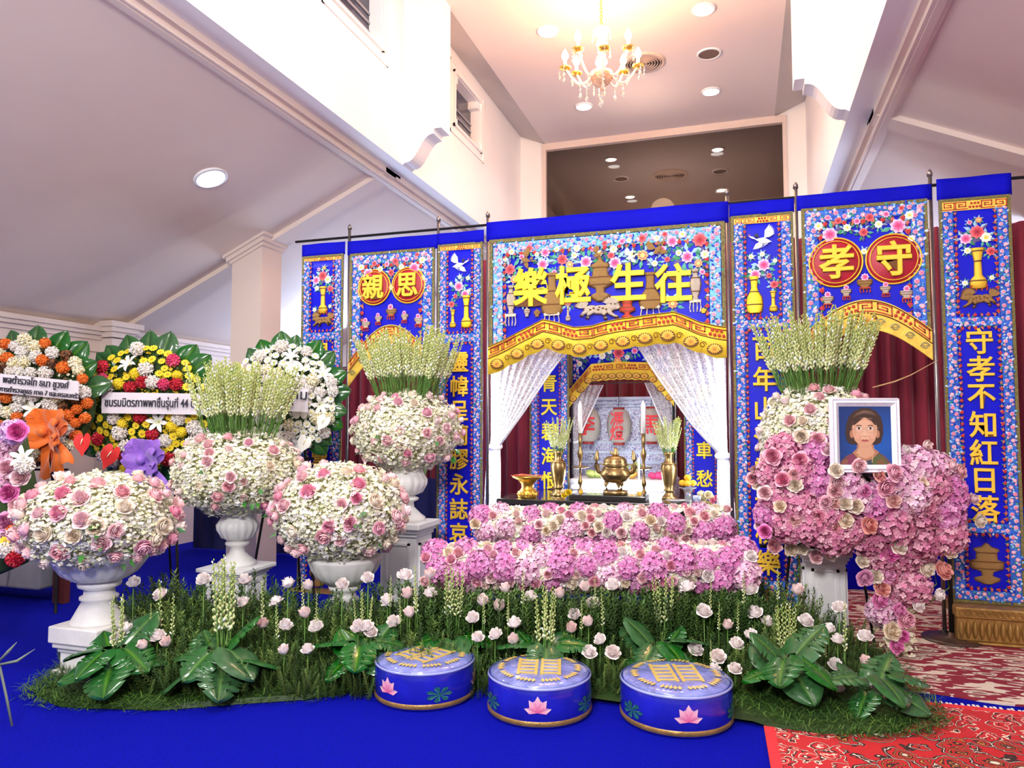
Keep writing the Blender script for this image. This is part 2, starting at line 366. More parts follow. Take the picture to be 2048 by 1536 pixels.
# back walls
m = MB(); m.box((XWL, YB, 0), (XL + .35, YB + .15, 6.05)); m.box((XR - .25, YB, 0), (XWR, YB + .15, 6.05)); m.box((XL + .35, YB, 0), (XR - .25, YB + .15, 2.6)); m.box((XL + .35, YB, ZC - .06), (XR - .25, YB + .15, 6.05))
struct('wall_back', m, navem)
fr = MB(); g0, g1 = XL + .35, XR - .25
for (a, b, z0, z1) in ((g0, g0 + .06, 2.6, ZC), (g1 - .05, g1, 2.6, ZC), (g0 - .001, g1 + .001, ZC - .1, ZC - .0)): fr.box((a, YB - .04 - (.003 if z0 > 3 else 0), z0), (b, YB + .02, z1))
struct('trim_10', fr, wallm)
gm = bpy.data.materials.new('window_tinted_glass'); gm.use_nodes = True; nt = gm.node_tree; nt.nodes.clear()
o_ = nt.nodes.new('ShaderNodeOutputMaterial'); tr = nt.nodes.new('ShaderNodeBsdfTransparent'); tr.inputs[0].default_value = (.62, .55, .52, 1)
gl = nt.nodes.new('ShaderNodeBsdfGlossy'); gl.inputs['Roughness'].default_value = .02; gl.inputs[0].default_value = (.8, .8, .8, 1)
nzg = nt.nodes.new('ShaderNodeTexNoise'); nzg.inputs['Scale'].default_value = 2
fz = nt.nodes.new('ShaderNodeMapRange'); fz.inputs[3].default_value = .02; fz.inputs[4].default_value = .035; nt.links.new(nzg.outputs['Fac'], fz.inputs[0])
mxs = nt.nodes.new('ShaderNodeMixShader'); nt.links.new(fz.outputs[0], mxs.inputs[0]); nt.links.new(tr.outputs[0], mxs.inputs[1]); nt.links.new(gl.outputs[0], mxs.inputs[2]); nt.links.new(mxs.outputs[0], o_.inputs[0])
p = MB(); p.box((g0 + .06, YB + .03, 2.6), (g1 - .05, YB + .045, ZC - .1)); struct('window_20', p, gm)
# room behind the glass
rm = M('rear_room_paint', (.55, .50, .48), .8, nscale=1.5, namt=.03); rm2 = M('rear_room_wall_paint', (.80, .66, .58), .8, nscale=1.5, namt=.03)
m = MB(); m.box((XL - .4, YB + .15, ZC - .02), (XR + .4, 14.3, ZC + .06)); struct('ceiling_rear_room', m, rm)
m = MB(); m.box((XL - .4, 14.2, 0), (XR + .4, 14.35, ZC)); m.box((XL - .45, YB + .15, 0), (XL - .35, 14.2, ZC)); m.box((XR + .35, YB + .15, 0), (XR + .45, 14.2, ZC)); struct('wall_rear_room', m, rm2)
light('AREA', (-1.2, 12.0, 4.0), 30, (1, .86, .78), .6, (-1.2, 12.6, 5.7), name='rear_room_light')
# --- ceiling fittings
def downlight(p, r, label, group, nrm=(0, 0, -1), power=0, lab=None):
    t = thing('downlight', label, 'light', p, group); q = rotz_to(nrm)
    a = MB(); a.lathe([(r, .0), (r*1.22, .0), (r*1.22, .012), (r*1.02, .02), (r, .0)], 24, caps=False); a.lathe([(r*1.0, .012), (r, -.03)], 24, caps=False)
    obj('rim', a.mesh('rim', True), whitepaint, t, rot=q)
    b = MB(); b.lathe([(r*.02, .014), (r*.6, .011), (r*.98, .004)], 24, caps=True); obj('lens', b.mesh('lens', True), lampwhite, t, rot=q)
    if power:
        light('SPOT', Vector(p) + Vector(nrm)*.06, power, (1, .97, .95), .08, Vector(p) + Vector(nrm)*2, spot=130, blend=.6, name='downlight_light')
    return t
for (x, y, lb) in ((1096, 62, 'round recessed downlight left of the chandelier chain'), (1407, 18, 'round recessed downlight nearest the top of the nave ceiling'), (1422, 182, 'round recessed downlight below the round speaker grille'), (1168, 212, 'round recessed downlight under the hanging chandelier')):
    downlight(atZ(x, y, ZC), .10, lb, 'downlights in the nave ceiling', power=40)
pd = atX(421, 355, 0); rr = ray(421, 355)
e_ = XL - .18; tq = (ZB - SL*e_*-1*-1 - CAM.z) if False else None
# intersection with the sloping aisle ceiling: z = ZB - SL*(e_-x)
tt = (ZB - SL*e_ - CAM.z)/(rr.z - SL*rr.x)
downlight(CAM + rr*tt, .12, 'round downlight in the sloping side ceiling above the square column', 'aisle downlights', Vector((SL, 0, -1)).normalized(), power=30)
for (x, y, lb) in ((1222, 318, 'small downlight behind glass, left of the rear round vent'), (1435, 298, 'small downlight behind glass, at upper right of the rear vent'), (1260, 393, 'small downlight behind glass, low and left'), (1443, 379, 'small downlight behind glass, low and right')):
    q = atZ(x, y, ZC - .02); q.y = min(q.y, 14.0); downlight(q, .085, lb, 'downlights in the room behind glass', power=3)
def vent(p, r, label, rings=6):
    t = thing('ceiling_vent', label, 'vent', p, 'round ceiling diffusers')
    a = MB(); a.lathe([(r, 0), (r*.99, -.015), (r*.86, -.03), (r*.84, 0)], 40, caps=False); obj('rim', a.mesh('rim', True), M('vent_paint', (.62, .50, .42), .5), t)
    for k in range(rings):
        q = r*(.80 - .13*k); a = MB(); a.lathe([(q, -.012), (q*.97, -.03), (q - .05*r, -.004), (q, -.012)], 36, caps=False); obj('ring', a.mesh('ring', True), M('vent_paint'), t)
    a = MB(); a.lathe([(r*.85, -.001), (.001, -.002)], 36, caps=False); obj('backing', a.mesh('backing'), M('vent_dark', (.06, .04, .035), .8), t)
vent(atZ(1288, 125, ZC), .25, 'round ringed air diffuser in the ceiling behind the chandelier')
vent(atZ(1340, 350, ZC - .02), .3, 'round ringed air diffuser seen behind the dark glass')
def speaker(p, r, label):
    t = thing('ceiling_speaker', label, 'speaker', p, 'round ceiling speakers')
    a = MB(); a.lathe([(r*1.2, 0), (r*1.2, -.012), (r, -.016), (r, 0)], 32, caps=False); obj('rim', a.mesh('rim', True), whitepaint, t)
    a = MB(); a.lathe([(r, -.008), (.001, -.014)], 32, caps=False); obj('grille', a.mesh('grille', True), M('speaker_grille', (.17, .12, .10), .7, nscale=300, namt=.5), t)
speaker(atZ(1418, 107, ZC), .115, 'round brown speaker grille in the nave ceiling')
speaker(atZ(1242, 357, ZC - .02), .11, 'round speaker grille behind glass, left of the rear vent'); speaker(atZ(1440, 342, ZC - .02), .11, 'round speaker grille behind glass, right of the rear vent')
# pointed leaf ornament on the rear room wall
q = atY(1352, 400, 14.18); orn = MB(); pts = []
for k in range(24):
    a = 2*PI*k/24; pts.append((q.x + .17*math.sin(a)*(1 - .45*max(0, -math.cos(a + PI))), q.z - .1 + .3*(-math.cos(a)) if False else q.z - .12*math.cos(a) - .05))
pts = [(q.x + dx, q.z + dz) for dx, dz in ((-.17, -.25), (-.15, -.12), (-.08, -.02), (-.03, .06), (0, .2), (.03, .06), (.08, -.02), (.15, -.12), (.17, -.25))]
orn.prism(pts, 14.15, 14.2, 'y'); tag(orn.build('wall_ornament', bronze), 'pointed leaf shaped ornament on the wall behind glass', 'ornament')
# --- chandelier
def chandelier(P, label):
    t = thing('chandelier', label, 'chandelier', P)
    b = MB(); b.lathe([(.008, .40), (.06, .38), (.085, .345), (.05, .31), (.022, .29), (.03, .26), (.05, .22), (.03, .17), (.02, .12), (.045, .08), (.06, .03), (.03, -.02), (.06, -.06), (.09, -.08)], 18)
    obj('column', b.mesh('column', True), glassbody, t)
    b = MB(); b.lathe([(.11, -.07), (.115, -.10), (.09, -.16), (.05, -.20), (.015, -.215), (.02, -.24), (.002, -.25)], 24, flute=(-.2, -.08, 12, .08)); obj('bowl', b.mesh('bowl', True), M('amber_cut_glass', (.72, .42, .26), .2, .3, nscale=60, namt=.3, bump=.5, bscale=80), t)
    dr = MB()
    dr.lathe([(.001, 0), (.007, .012), (.001, .024)], 6); dr.lathe([(.001, -.03), (.010, -.018), (.001, 0)], 6); dr.lathe([(.001, -.085), (.014, -.06), (.006, -.04), (.001, -.03)], 8); drop = dr.mesh('crystal_drop', False)
    ch = MB(); arms = 8
    for k in range(arms):
        a = 2*PI*k/arms + .25; ca, sa = math.cos(a), math.sin(a); R = .35 if k % 2 == 0 else .33; up = .04 if k % 2 else -.02
        pts = []
        for j in range(13):
            u = j/12; r = .06 + (R - .06)*u; z = -.05 - .13*math.sin(PI*min(1, u*1.05)*.95)*(1 if u < 1 else 1) + up*u + .07*u*u
            pts.append((r*ca, r*sa, z))
        arm = MB(); arm.tube(pts, .011, 7); o = obj('arm', arm.mesh('arm', True), glassbody, t)
        ex, ey, ez = pts[-1]
        cup = MB(); cup.lathe([(.012, -.01), (.05, .0), (.058, .014), (.02, .012)], 14, loc=(ex, ey, ez)); obj('cup', cup.mesh('cup', True), goldmetal, o)
        cs = MB(); cs.lathe([(.017, .01), (.017, .08), (.012, .085)], 10, loc=(ex, ey, ez)); obj('candle_sleeve', cs.mesh('candle_sleeve', True), candlem, o)
        bu = MB(); bu.lathe([(.012, .085), (.03, .11), (.034, .135), (.022, .165), (.006, .195), (.001, .2)], 12, loc=(ex, ey, ez)); obj('bulb', bu.mesh('bulb', True), bulbwarm, o)
        for d in range(3):
            b_ = a + (d - 1)*1.3; obj('crystal_drop', drop, crystal, o, loc=(ex + .056*math.cos(b_), ey + .056*math.sin(b_), ez - .022))
        obj('crystal_drop', drop, crystal, o, loc=(pts[6][0], pts[6][1], pts[6][2] - .04), sc=1.3)
    for k in range(6):
        a = 2*PI*k/6; obj('crystal_drop', drop, crystal, t, loc=(.085*math.cos(a), .085*math.sin(a), .32), sc=.9)
    obj('crystal_drop', drop, crystal, t, loc=(0, 0, -.275), sc=1.5)
    n = int((ZC - P.z - .4)/.035) + 1
    lk = MB(); lk.tube([(.012*math.cos(q), 0, .022*math.sin(q)) for q in [2*PI*i/10 for i in range(11)]], .004, 5, caps=False); lm = lk.mesh('chain_link', True)
    for k in range(n): obj('chain_link', lm, goldmetal, t, loc=(0, 0, .42 + k*.034), rot=(0, 0, PI/2*(k % 2)))
    for k in range(3):
        light('POINT', P + Vector((.2*math.cos(k*2.1), .2*math.sin(k*2.1), .16)), 42, (1, .50, .22), .12, name='chandelier_bulb_light')
PCH = atD(1203, 132, 7.0)
chandelier(PCH, 'crystal chandelier with glowing candle bulbs hanging from the nave ceiling')
# --- carpets
def floor_poly(pxs, z): return [tuple(atZ(x, y, z)[:2]) for x, y in pxs]
def carpet(name, pxs, z, m, label, border=None):
    pts = floor_poly(pxs, 0); n = len(pts); cx = sum(p[0] for p in pts)/n; cy = sum(p[1] for p in pts)/n
    t = thing(name, label, 'carpet', (cx, cy, 0)); b = MB(); b.prism([(p[0] - cx, p[1] - cy) for p in pts][::-1], .001, z, 'z')
    b.build('pile', m, t, w=False); return t, (cx, cy), pts
A = atZ(1522, 1424, 0); B = atZ(1545, 1560, 0)
ct = thing('persian_carpet', 'red floral persian carpet with dark motifs at the bottom corner', 'carpet', (A.x, A.y, 0))
yb = 4.48
b = MB(); b.prism([(A.x - 1.55, yb), (A.x - 1.6, A.y + .06), (A.x - .0, A.y), (B.x, B.y), (B.x + .02, 1.6), (3.6, 1.6), (3.6, yb)], .001, .012, 'z'); b.build('pile', persian, ct)
b = MB(); b.prism([(A.x - 1.55, yb - .01), (A.x - 1.5, yb - .42), (3.6, yb - .42), (3.6, yb - .01)], .002, .0135, 'z'); b.build('border', persianb, ct)
b = MB(); b.prism([(A.x + .03, A.y - .03), (B.x + .03, B.y), (B.x + .05, 1.6), (B.x + .38, 1.6), (B.x + .34, B.y), (A.x + .32, A.y - .03)], .002, .0135, 'z'); b.build('border', persianb, ct)
b = MB(); b.prism([(A.x, A.y), (B.x, B.y), (B.x + .02, 1.6), (B.x + .07, 1.6), (B.x + .05, B.y), (A.x + .05, A.y)], .003, .0145, 'z'); b.prism([(A.x - 1.6, A.y + .06), (A.x, A.y), (A.x, A.y + .05), (A.x - 1.6, A.y + .11)], .003, .0145, 'z'); b.prism([(A.x - 1.5, yb - .05), (3.6, yb - .05), (3.6, yb), (A.x - 1.5, yb)], .003, .0145, 'z')
b.build('edge_band', M('carpet_edge_red', (.7, .03, .04), .9), ct)
b = MB()
for i in range(170):
    x = A.x - 1.5 + i*.026 + random.uniform(-.006, .006); b.box((x, yb - .005, .002), (x + .012, yb + .035 + random.uniform(0, .02), .008))
fo = b.build('fringe', M('carpet_fringe', (.85, .8, .72), .9), ct); fo['kind'] = 'stuff'
c0 = Vector((1.0, 4.62, 0)); ct = thing('maroon_carpet', 'maroon carpet with cream wavy pattern under the flower stand', 'carpet', c0)
edge = [(-.6 + .1*i, 4.62 + .035*math.sin(i*.9)) for i in range(43)]
b = MB(); b.prism(edge + [(3.6, 7.6), (-.6, 7.6)], .001, .011, 'z'); b.build('pile', maroonc, ct)
# ================================================================== BANNERS
YP = 5.88
def bx(px): return atY(px, 700, YP).x
LEAFB, LEAFW, LEAFG = (.10, .34, .85), (.55, .80, .95), (.05, .32, .25)
def rosette(mb, x, z, r, y, c0, c1, n=7, ph=0.):
    """domed embroidered flower facing -Y"""
    vs = [(x, y - r*.12, z)]; cs = [c1]
    for k in range(n*2):
        a = PI*k/n + ph; q = r if k % 2 == 0 else r*.74
        vs.append((x + q*math.cos(a), y, z + q*math.sin(a))); cs.append(c0)
    for k in range(n):
        a = 2*PI*k/n + ph; vs.append((x + r*.45*math.cos(a), y - r*.18, z + r*.45*math.sin(a))); cs.append(tuple(.5*(p + q) for p, q in zip(c0, c1)))
    fs = []
    for k in range(n):
        i, j = 1 + 2*n + k, 1 + 2*n + (k + 1) % n; o0, o1, o2 = 1 + 2*k, 1 + (2*k + 1) % (2*n), 1 + (2*k + 2) % (2*n)
        fs += [(0, j, i), (i, o1, o0), (i, j, o1), (j, o2, o1)]
    mb.add(vs, fs, cs)
def leaf2(mb, x, z, l, a, y, c, wd=.32):
    ca, sa = math.cos(a), math.sin(a); nx, nz = -sa*l*wd, ca*l*wd
    mb.add([(x, y, z), (x + ca*l*.5 + nx, y - .002, z + sa*l*.5 + nz), (x + ca*l, y, z + sa*l), (x + ca*l*.5 - nx, y - .002, z + sa*l*.5 - nz), (x + ca*l*.5, y - .006, z + sa*l*.5)],
           [(0, 4, 1), (1, 4, 2), (2, 4, 3), (3, 4, 0)], c)
PINK = [((.95, .42, .55), (.85, .08, .22)), ((.98, .60, .68), (.9, .15, .3)), ((.92, .30, .42), (.98, .75, .8))]
def floral_strip(mb, x0, z0, x1, z1, y, wd, dens=1.):
    """pink rosettes with blue and white leaves along a border strip"""
    L_ = math.hypot(x1 - x0, z1 - z0); n = max(2, int(L_/(wd*.70)*dens)); ux, uz = (x1 - x0)/L_, (z1 - z0)/L_
    for i in range(int(n*9)):
        s = random.random()*L_; o = random.uniform(-.5, .5)*wd
        leaf2(mb, x0 + ux*s - uz*o, z0 + uz*s + ux*o, wd*random.uniform(.22, .42), random.uniform(0, 2*PI), y, random.choice([LEAFW, LEAFB, (.20, .50, .90), (.70, .84, .98), LEAFG, (.02, .05, .5), (.03, .12, .6)]))
    for i in range(n):
        s = (i + .5)/n*L_; o = wd*.18*(1 if i % 2 else -1)
        c0, c1 = random.choice(PINK); rosette(mb, x0 + ux*s - uz*o, z0 + uz*s + ux*o, wd*.25, y - .003, c0, c1, 6, random.random())
        rosette(mb, x0 + ux*(s + wd*.3) + uz*o*1.6, z0 + uz*(s + wd*.3) - ux*o*1.6, wd*.15, y - .002, (.92, .55, .62), (.80, .10, .2), 5, random.random())
def red_vine(mb, x0, z0, x1, z1, y, wd):
    L_ = math.hypot(x1 - x0, z1 - z0); n = max(2, int(L_/(wd*1.5))); ux, uz = (x1 - x0)/L_, (z1 - z0)/L_
    for i in range(n):
        s = (i + .5)/n*L_
        X, Z = x0 + ux*s, z0 + uz*s
        for a in (.8, 2.4, 4.2): leaf2(mb, X, Z, wd*.75, a + random.random(), y, random.choice([(.30, .08, .03), (.06, .22, .10), (.5, .2, .05), (.10, .03, .02)]))
        if i % 2 == 0: rosette(mb, X, Z, wd*.46, y - .003, (.78, .05, .06), (.35, .01, .02), 6, random.random())
        else: rosette(mb, X, Z, wd*.34, y - .003, (.85, .25, .22), (.5, .02, .05), 6, random.random())
# --- shared embroidered motifs (unit size, in XZ, facing -Y)
def peony_mesh(c_out, c_mid, c_in, nm):
    mb = MB()
    for (n, r, l, c, y, ph) in ((8, .30, .72, c_out, 0, 0), (7, .16, .58, c_mid, -.05, .3), (5, .03, .40, c_in, -.10, .1)):
        for k in range(n):
            a = 2*PI*k/n + ph; ca, sa = math.cos(a), math.sin(a); nx, nz = -sa, ca; w_ = l*.42
            tip = tuple(min(1, v*1.25 + .08) for v in c)
            pts = [(ca*r*.3, y - .06, sa*r*.3), (ca*(r*.3 + l*.6) + nx*w_, y - .04, sa*(r*.3 + l*.6) + nz*w_), (ca*(r*.3 + l), y + .0, sa*(r*.3 + l)), (ca*(r*.3 + l*.6) - nx*w_, y - .04, sa*(r*.3 + l*.6) - nz*w_), (ca*(r*.3 + l*.55), y - .12, sa*(r*.3 + l*.55))]
            mb.add(pts, [(0, 4, 1), (1, 4, 2), (2, 4, 3), (3, 4, 0)], [c, tip, tip, tip, c])
    return mb.mesh(nm)
PEO = {'pink': peony_mesh((.95, .45, .62), (.86, .14, .36), (.72, .05, .20), 'flower'), 'red': peony_mesh((.85, .10, .12), (.62, .03, .05), (.40, .01, .03), 'flower'),
       'cream': peony_mesh((.93, .90, .62), (.95, .92, .80), (.85, .7, .1), 'flower'), 'white': peony_mesh((.92, .92, .90), (.95, .95, .85), (.8, .75, .2), 'flower'), 'orange': peony_mesh((.92, .35, .12), (.85, .15, .08), (.98, .7, .2), 'flower')}
def flower2(parent, x, z, r, kind, y, a=0): return obj('flower', PEO[kind], embro, parent, (x, y, z), (0, a, 0), (r, r*.5, r), w=True)
def sprig_mesh():
    mb = MB(); rs = random.Random(3)
    for k in range(9):
        a = 2*PI*k/9 + rs.uniform(-.2, .2); leaf2(mb, .35*math.cos(a), .35*math.sin(a), .75, a + rs.uniform(-.5, .5), 0, rs.choice([(.05, .30, .12), (.02, .18, .16), (.10, .42, .30), (.35, .6, .75), (.12, .10, .30)]), .22)
    return mb.mesh('leaf_spray')
SPRIG = sprig_mesh()
def sprig(parent, x, z, r, y, a=0): return obj('leaf_spray', SPRIG, embro, parent, (x, y, z), (0, a, 0), (r, 1, r), w=True)
def relief(prof, dep=.10, n=8):
    """vase like silhouette [(half width, z)] as a padded relief facing -Y"""
    vs = []; fs = []; m = n + 1
    for (w_, z) in prof:
        for k in range(m):
            a = -PI/2 + PI*k/n; vs.append((w_*math.sin(a), -dep*math.cos(a)*min(1, w_*4), z))
    for i in range(len(prof) - 1):
        for k in range(n): fs.append((i*m + k, i*m + k + 1, (i+1)*m + k + 1, (i+1)*m + k))
    return vs, fs
def relief_mesh(prof, nm='vase', bands=()):
    mb = MB(); vs, fs = relief(prof); mb.add(vs, fs); return mb.mesh(nm, True)
VASES = {'trumpet': relief_mesh([(.16, -1), (.34, -.95), (.36, -.62), (.30, -.50), (.17, -.35), (.15, .35), (.24, .85), (.30, 1.0)]),
         'pear': relief_mesh([(.30, -1), (.40, -.92), (.46, -.55), (.42, -.15), (.24, .15), (.17, .40), (.20, .80), (.30, 1.0)]),
         'baluster': relief_mesh([(.14, -1), (.17, -.92), (.12, -.80), (.24, -.45), (.31, .05), (.24, .42), (.13, .58), (.13, .80), (.23, 1)]),
         'bottle': relief_mesh([(.36, -1), (.55, -.86), (.62, -.55), (.45, -.15), (.26, .1), (.21, .5), (.24, .85), (.34, 1)]),
         'censer': relief_mesh([(.20, -1), (.55, -.85), (.6, -.7), (.25, -.6), (.3, -.4), (.75, -.25), (.8, .1), (.5, .2), (.48, .55), (.6, .62), (.55, .72), (.25, .8), (.05, 1)]),
         'bowl': relief_mesh([(.25, -.6), (.45, -.5), (.3, -.35), (.6, -.1), (.66, .2), (.62, .38), (.35, .4), (.2, .6), (.05, .7)])}
BANDZ = {'trumpet': ((-.62, .36), (.35, .15), (.85, .24)), 'pear': ((-.55, .46), (.15, .24), (.8, .2)), 'baluster': ((-.45, .24), (.42, .24), (.8, .13)), 'bottle': ((-.55, .62), (.1, .26), (.85, .24)), 'censer': ((-.25, .75), (.1, .8), (.55, .48)), 'bowl': ((-.1, .6), (.2, .66))}
bm_ = MB(); vs_, fs_ = relief([(1, -.03), (1, .03)], .105); bm_.add([(a, -.105*math.sqrt(max(0, 1 - a*a)), c_) for a, b, c_ in vs_], fs_); BANDM = bm_.mesh('stitched_band', True); BANDM.materials.append(outline)
def vase2(parent, x, z, h, kind, mat_, y, wd=1.0, name='vase'):
    me = VASES[kind]
    if not me.materials: me.materials.append(None)
    o = obj(name, me, None, parent, (x, y, z), (0, 0, 0), (h*wd, h*1.5, h), w=True)
    o.material_slots[0].link = 'OBJECT'; o.material_slots[0].material = mat_
    c = bpy.data.objects.new('outline_stitch', me); col.objects.link(c); c.parent = o; c.location = (0, .045, 0); c.scale = (1.14, .5, 1.04); c.material_slots[0].link = 'OBJECT'; c.material_slots[0].material = outline
    for q in BANDZ.get(kind, ()):                       # stitched bands across the vessel
        c = bpy.data.objects.new('stitched_band', BANDM); col.objects.link(c); c.parent = o; c.location = (0, -.004, q[0]); c.scale = (q[1]*1.02, 1, 1)
    return o
def stand_legs(parent, x, z, wd, h, y, mat_):
    mb = MB(); mb.box((x - wd, y - .012, z), (x + wd, y, z + h*.25))
    for s in (-.85, -.3, .3, .85): mb.tube([(x + s*wd, y - .006, z), (x + s*wd*1.15, y - .008, z - h*.5), (x + s*wd*.95, y - .006, z - h*.85)], .005, 5)
    mb.build('vase_stand', mat_, parent)
def crane_mesh():
    mb = MB(); W_, G, K, R_ = (.93, .93, .9), (.75, .78, .8), (.03, .03, .04), (.8, .1, .05)
    for i, a in enumerate(np.linspace(1.9, 2.75, 8)): leaf2(mb, -.05, .1, .95 - .05*i, a, -.01*i*.2, W_ if i % 2 else G, .13)
    for i, a in enumerate(np.linspace(-.9, -1.6, 7)): leaf2(mb, .1, -.05, .75 - .05*i, a, -.01, W_ if i % 2 else G, .14)
    leaf2(mb, -.45, -.2, .95, .25, -.04, W_, .22); leaf2(mb, .35, .0, .55, .55, -.05, W_, .12); leaf2(mb, .75, .28, .28, -.1, -.05, K, .12); leaf2(mb, .70, .30, .12, .6, -.055, R_, .4)
    for a in (.25, .45, .65, .05): leaf2(mb, .22, .12, .38, a + .5, -.03, K, .12)
    for dz in (-.06, .02): leaf2(mb, -.35, -.2, .6, -.45 + dz*3 + PI*.0, -.03, G, .04)
    return mb.mesh('crane')
CRANE = crane_mesh()
def beast_mesh():
    mb = MB()
    def blob(x, z, rx, rz, n=12, d=.10): 
        vs, fs = relief([(rx*math.sin(PI*(i + .02)/(8 + .04)), z - rz*math.cos(PI*(i + .02)/(8.04))) for i in range(9)], d); mb.add([(p[0] + x, p[1], p[2]) for p in vs], fs)
    blob(.0, 0, .55, .26); blob(-.5, .22, .30, .30); blob(.42, .02, .33, .26); blob(-.66, .10, .18, .14)
    for (x0, z0, x1, z1) in ((-.35, -.1, -.62, -.42), (-.2, -.12, -.15, -.48), (.35, -.1, .62, -.42), (.5, -.05, .85, -.30)): mb.tube([(x0, -.05, z0), ((x0 + x1)/2 + .06, -.06, (z0 + z1)/2), (x1, -.04, z1), (x1 - .1, -.04, z1 - .02)], [.12, .10, .07, .06], 6)
    for k in range(7): leaf2(mb, .65, .12, .55, .3 + .22*k, -.05, (1, 1, 1), .16)
    for k in range(9): leaf2(mb, -.45, .35, .38, .2 + .35*k, -.10, (1, 1, 1), .22)
    return mb.mesh('guardian_beast', True)
BEAST = beast_mesh(); BOUT = BEAST.copy(); BOUT.name = 'outline_stitch'; BOUT.materials.clear(); BOUT.materials.append(outline); BEAST.materials.append(None)
def beast(parent, name, m, p, sc):
    o = obj(name, BEAST, None, parent, p, (0, 0, 0), sc, w=True); o.material_slots[0].link = 'OBJECT'; o.material_slots[0].material = m
    c = bpy.data.objects.new('outline_stitch', BOUT); col.objects.link(c); c.parent = o; c.location = (0, .06, 0); c.scale = (1.07, .6, 1.12)
    for (x, z, r) in ((-.62, .28, .035), (-.45, .30, .035), (-.1, .05, .05), (.1, -.02, .05), (.3, .08, .05), (.05, .12, .04), (.45, .0, .05), (-.25, -.02, .05)):
        s = MB(); s.lathe([(r*.2, -.02), (r, -.01), (r*1.1, 0), (r*.7, .01)], 10); s.v = [(x + a, -.115 - c_*.6, z + b) for a, b, c_ in s.v]; q = bpy.data.objects.new('stitched_scale', SCALES.setdefault((x, z), s.mesh('stitched_scale'))); col.objects.link(q); q.parent = o
        if not q.data.materials: q.data.materials.append(outline)
    return o
SCALES = {}
def fret_part(parent, x0, z0, x1, z1, y, n, mfun=None, name='fret_motif'):
    """red squared spirals along a gold strip; mfun bends (x,z) onto an arch"""
    L_ = (x1 - x0)/n; h = z1 - z0
    for i in range(n):
        if i % 3 == 2 and n > 3:
            mb = MB(); cx = x0 + (i + .5)*L_; cz = (z0 + z1)/2
            for k in range(7):
                px_ = cx + (k - 3)*L_*.13; pz = cz + (.12*h if k % 2 else -.12*h); q = mfun(px_, pz) if mfun else (px_, pz); leaf2(mb, q[0] - L_*.08, q[1], L_*.26, .5 if k % 2 else -.5, y, (1, 1, 1), .5)
            mb.build(name, fretred, parent); continue
        mb = MB(); t = h*.10; ax0, ax1 = x0 + i*L_ + L_*.06, x0 + (i + 1)*L_ - L_*.06; b0, b1 = z0 + h*.14, z1 - h*.14
        W2 = ax1 - ax0; H2 = b1 - b0; f_ = (lambda u, v: (ax0 + u*W2, b0 + v*H2)) if i % 2 == 0 else (lambda u, v: (ax1 - u*W2, b0 + v*H2))
        path = [(0, 0), (1, 0), (1, 1), (.12, 1), (.12, .36), (.72, .36), (.72, .68), (.40, .68)]
        for (u0, v0), (u1, v1) in zip(path, path[1:]):
            p, q = f_(u0, v0), f_(u1, v1); a0, a1 = min(p[0], q[0]) - t/2, max(p[0], q[0]) + t/2; c0, c1 = min(p[1], q[1]) - t/2, max(p[1], q[1]) + t/2
            m4 = 3; xs = [a0 + (a1 - a0)*k/m4 for k in range(m4 + 1)]
            for k in range(m4):
                pts = [(xs[k], c0), (xs[k+1], c0), (xs[k+1], c1), (xs[k], c1)]
                if mfun: pts = [mfun(*r_) for r_ in pts]
                mb.add([(a, y, b) for a, b in pts] + [(a, y + .004, b) for a, b in pts], [(0, 1, 2, 3), (0, 4, 5, 1), (2, 6, 7, 3), (3, 7, 4, 0), (1, 5, 6, 2)])
        mb.build(name, fretred, parent)
def cloth(name, x0, x1, z0, z1, y, m, parent, amp=.006, k=9, nx=24, nz=12, ph=0., bottom=None):
    vs = []; fs = []
    for j in range(nz + 1):
        for i in range(nx + 1):
            x = x0 + (x1 - x0)*i/nx; zb = bottom(x) if bottom else z0; z = zb + (z1 - zb)*j/nz
            vs.append((x, y + amp*math.sin(k*x + ph + .6*z), z))
    for j in range(nz):
        for i in range(nx): a = j*(nx + 1) + i; fs.append((a, a + 1, a + nx + 2, a + nx + 1))
    mb = MB(); mb.add(vs, fs); o = mb.build(name, m, parent, True); s = o.modifiers.new('thickness', 'SOLIDIFY'); s.thickness = .004; s.offset = 1; return o
JJ = [0]
ZTOP = (atY(972, 451, YP).z + atY(1867, 364, YP).z + atY(600, 488, YP).z)/3
def frame_edges(parent, x0, x1, z0, z1, y, wd, m=olive, bottom=True):
    for (a, b, c_, d) in ((x0, z0, x0 + wd, z1), (x1 - wd, z0, x1, z1), (x0, z1 - wd, x1, z1)) + (((x0, z0, x1, z0 + wd),) if bottom else ()):
        JJ[0] += 1; mb = MB(); mb.box((a, y - .008 - .0006*(JJ[0] % 4), b), (c_, y + .004, d)); mb.build('braid_edge', m, parent)
def panel_flowers(mb, x0, x1, z0, z1, y, wd, vw, top=True, bottom=True, hf=True):
    floral_strip(mb, x0 + wd/2, z0, x0 + wd/2, z1, y, wd); floral_strip(mb, x1 - wd/2, z0, x1 - wd/2, z1, y, wd)
    if top and hf: floral_strip(mb, x0, z1 - wd/2, x1, z1 - wd/2, y, wd)
    if bottom and hf: floral_strip(mb, x0, z0 + wd/2, x1, z0 + wd/2, y, wd)
    i = wd + vw/2; ih = i if hf else vw/2
    red_vine(mb, x0 + i, z0 + ih*bottom, x0 + i, z1 - ih*top, y, vw); red_vine(mb, x1 - i, z0 + ih*bottom, x1 - i, z1 - ih*top, y, vw)
    if top: red_vine(mb, x0 + i, z1 - ih, x1 - i, z1 - ih, y, vw)
    if bottom: red_vine(mb, x0 + i, z0 + ih, x1 - i, z0 + ih, y, vw)
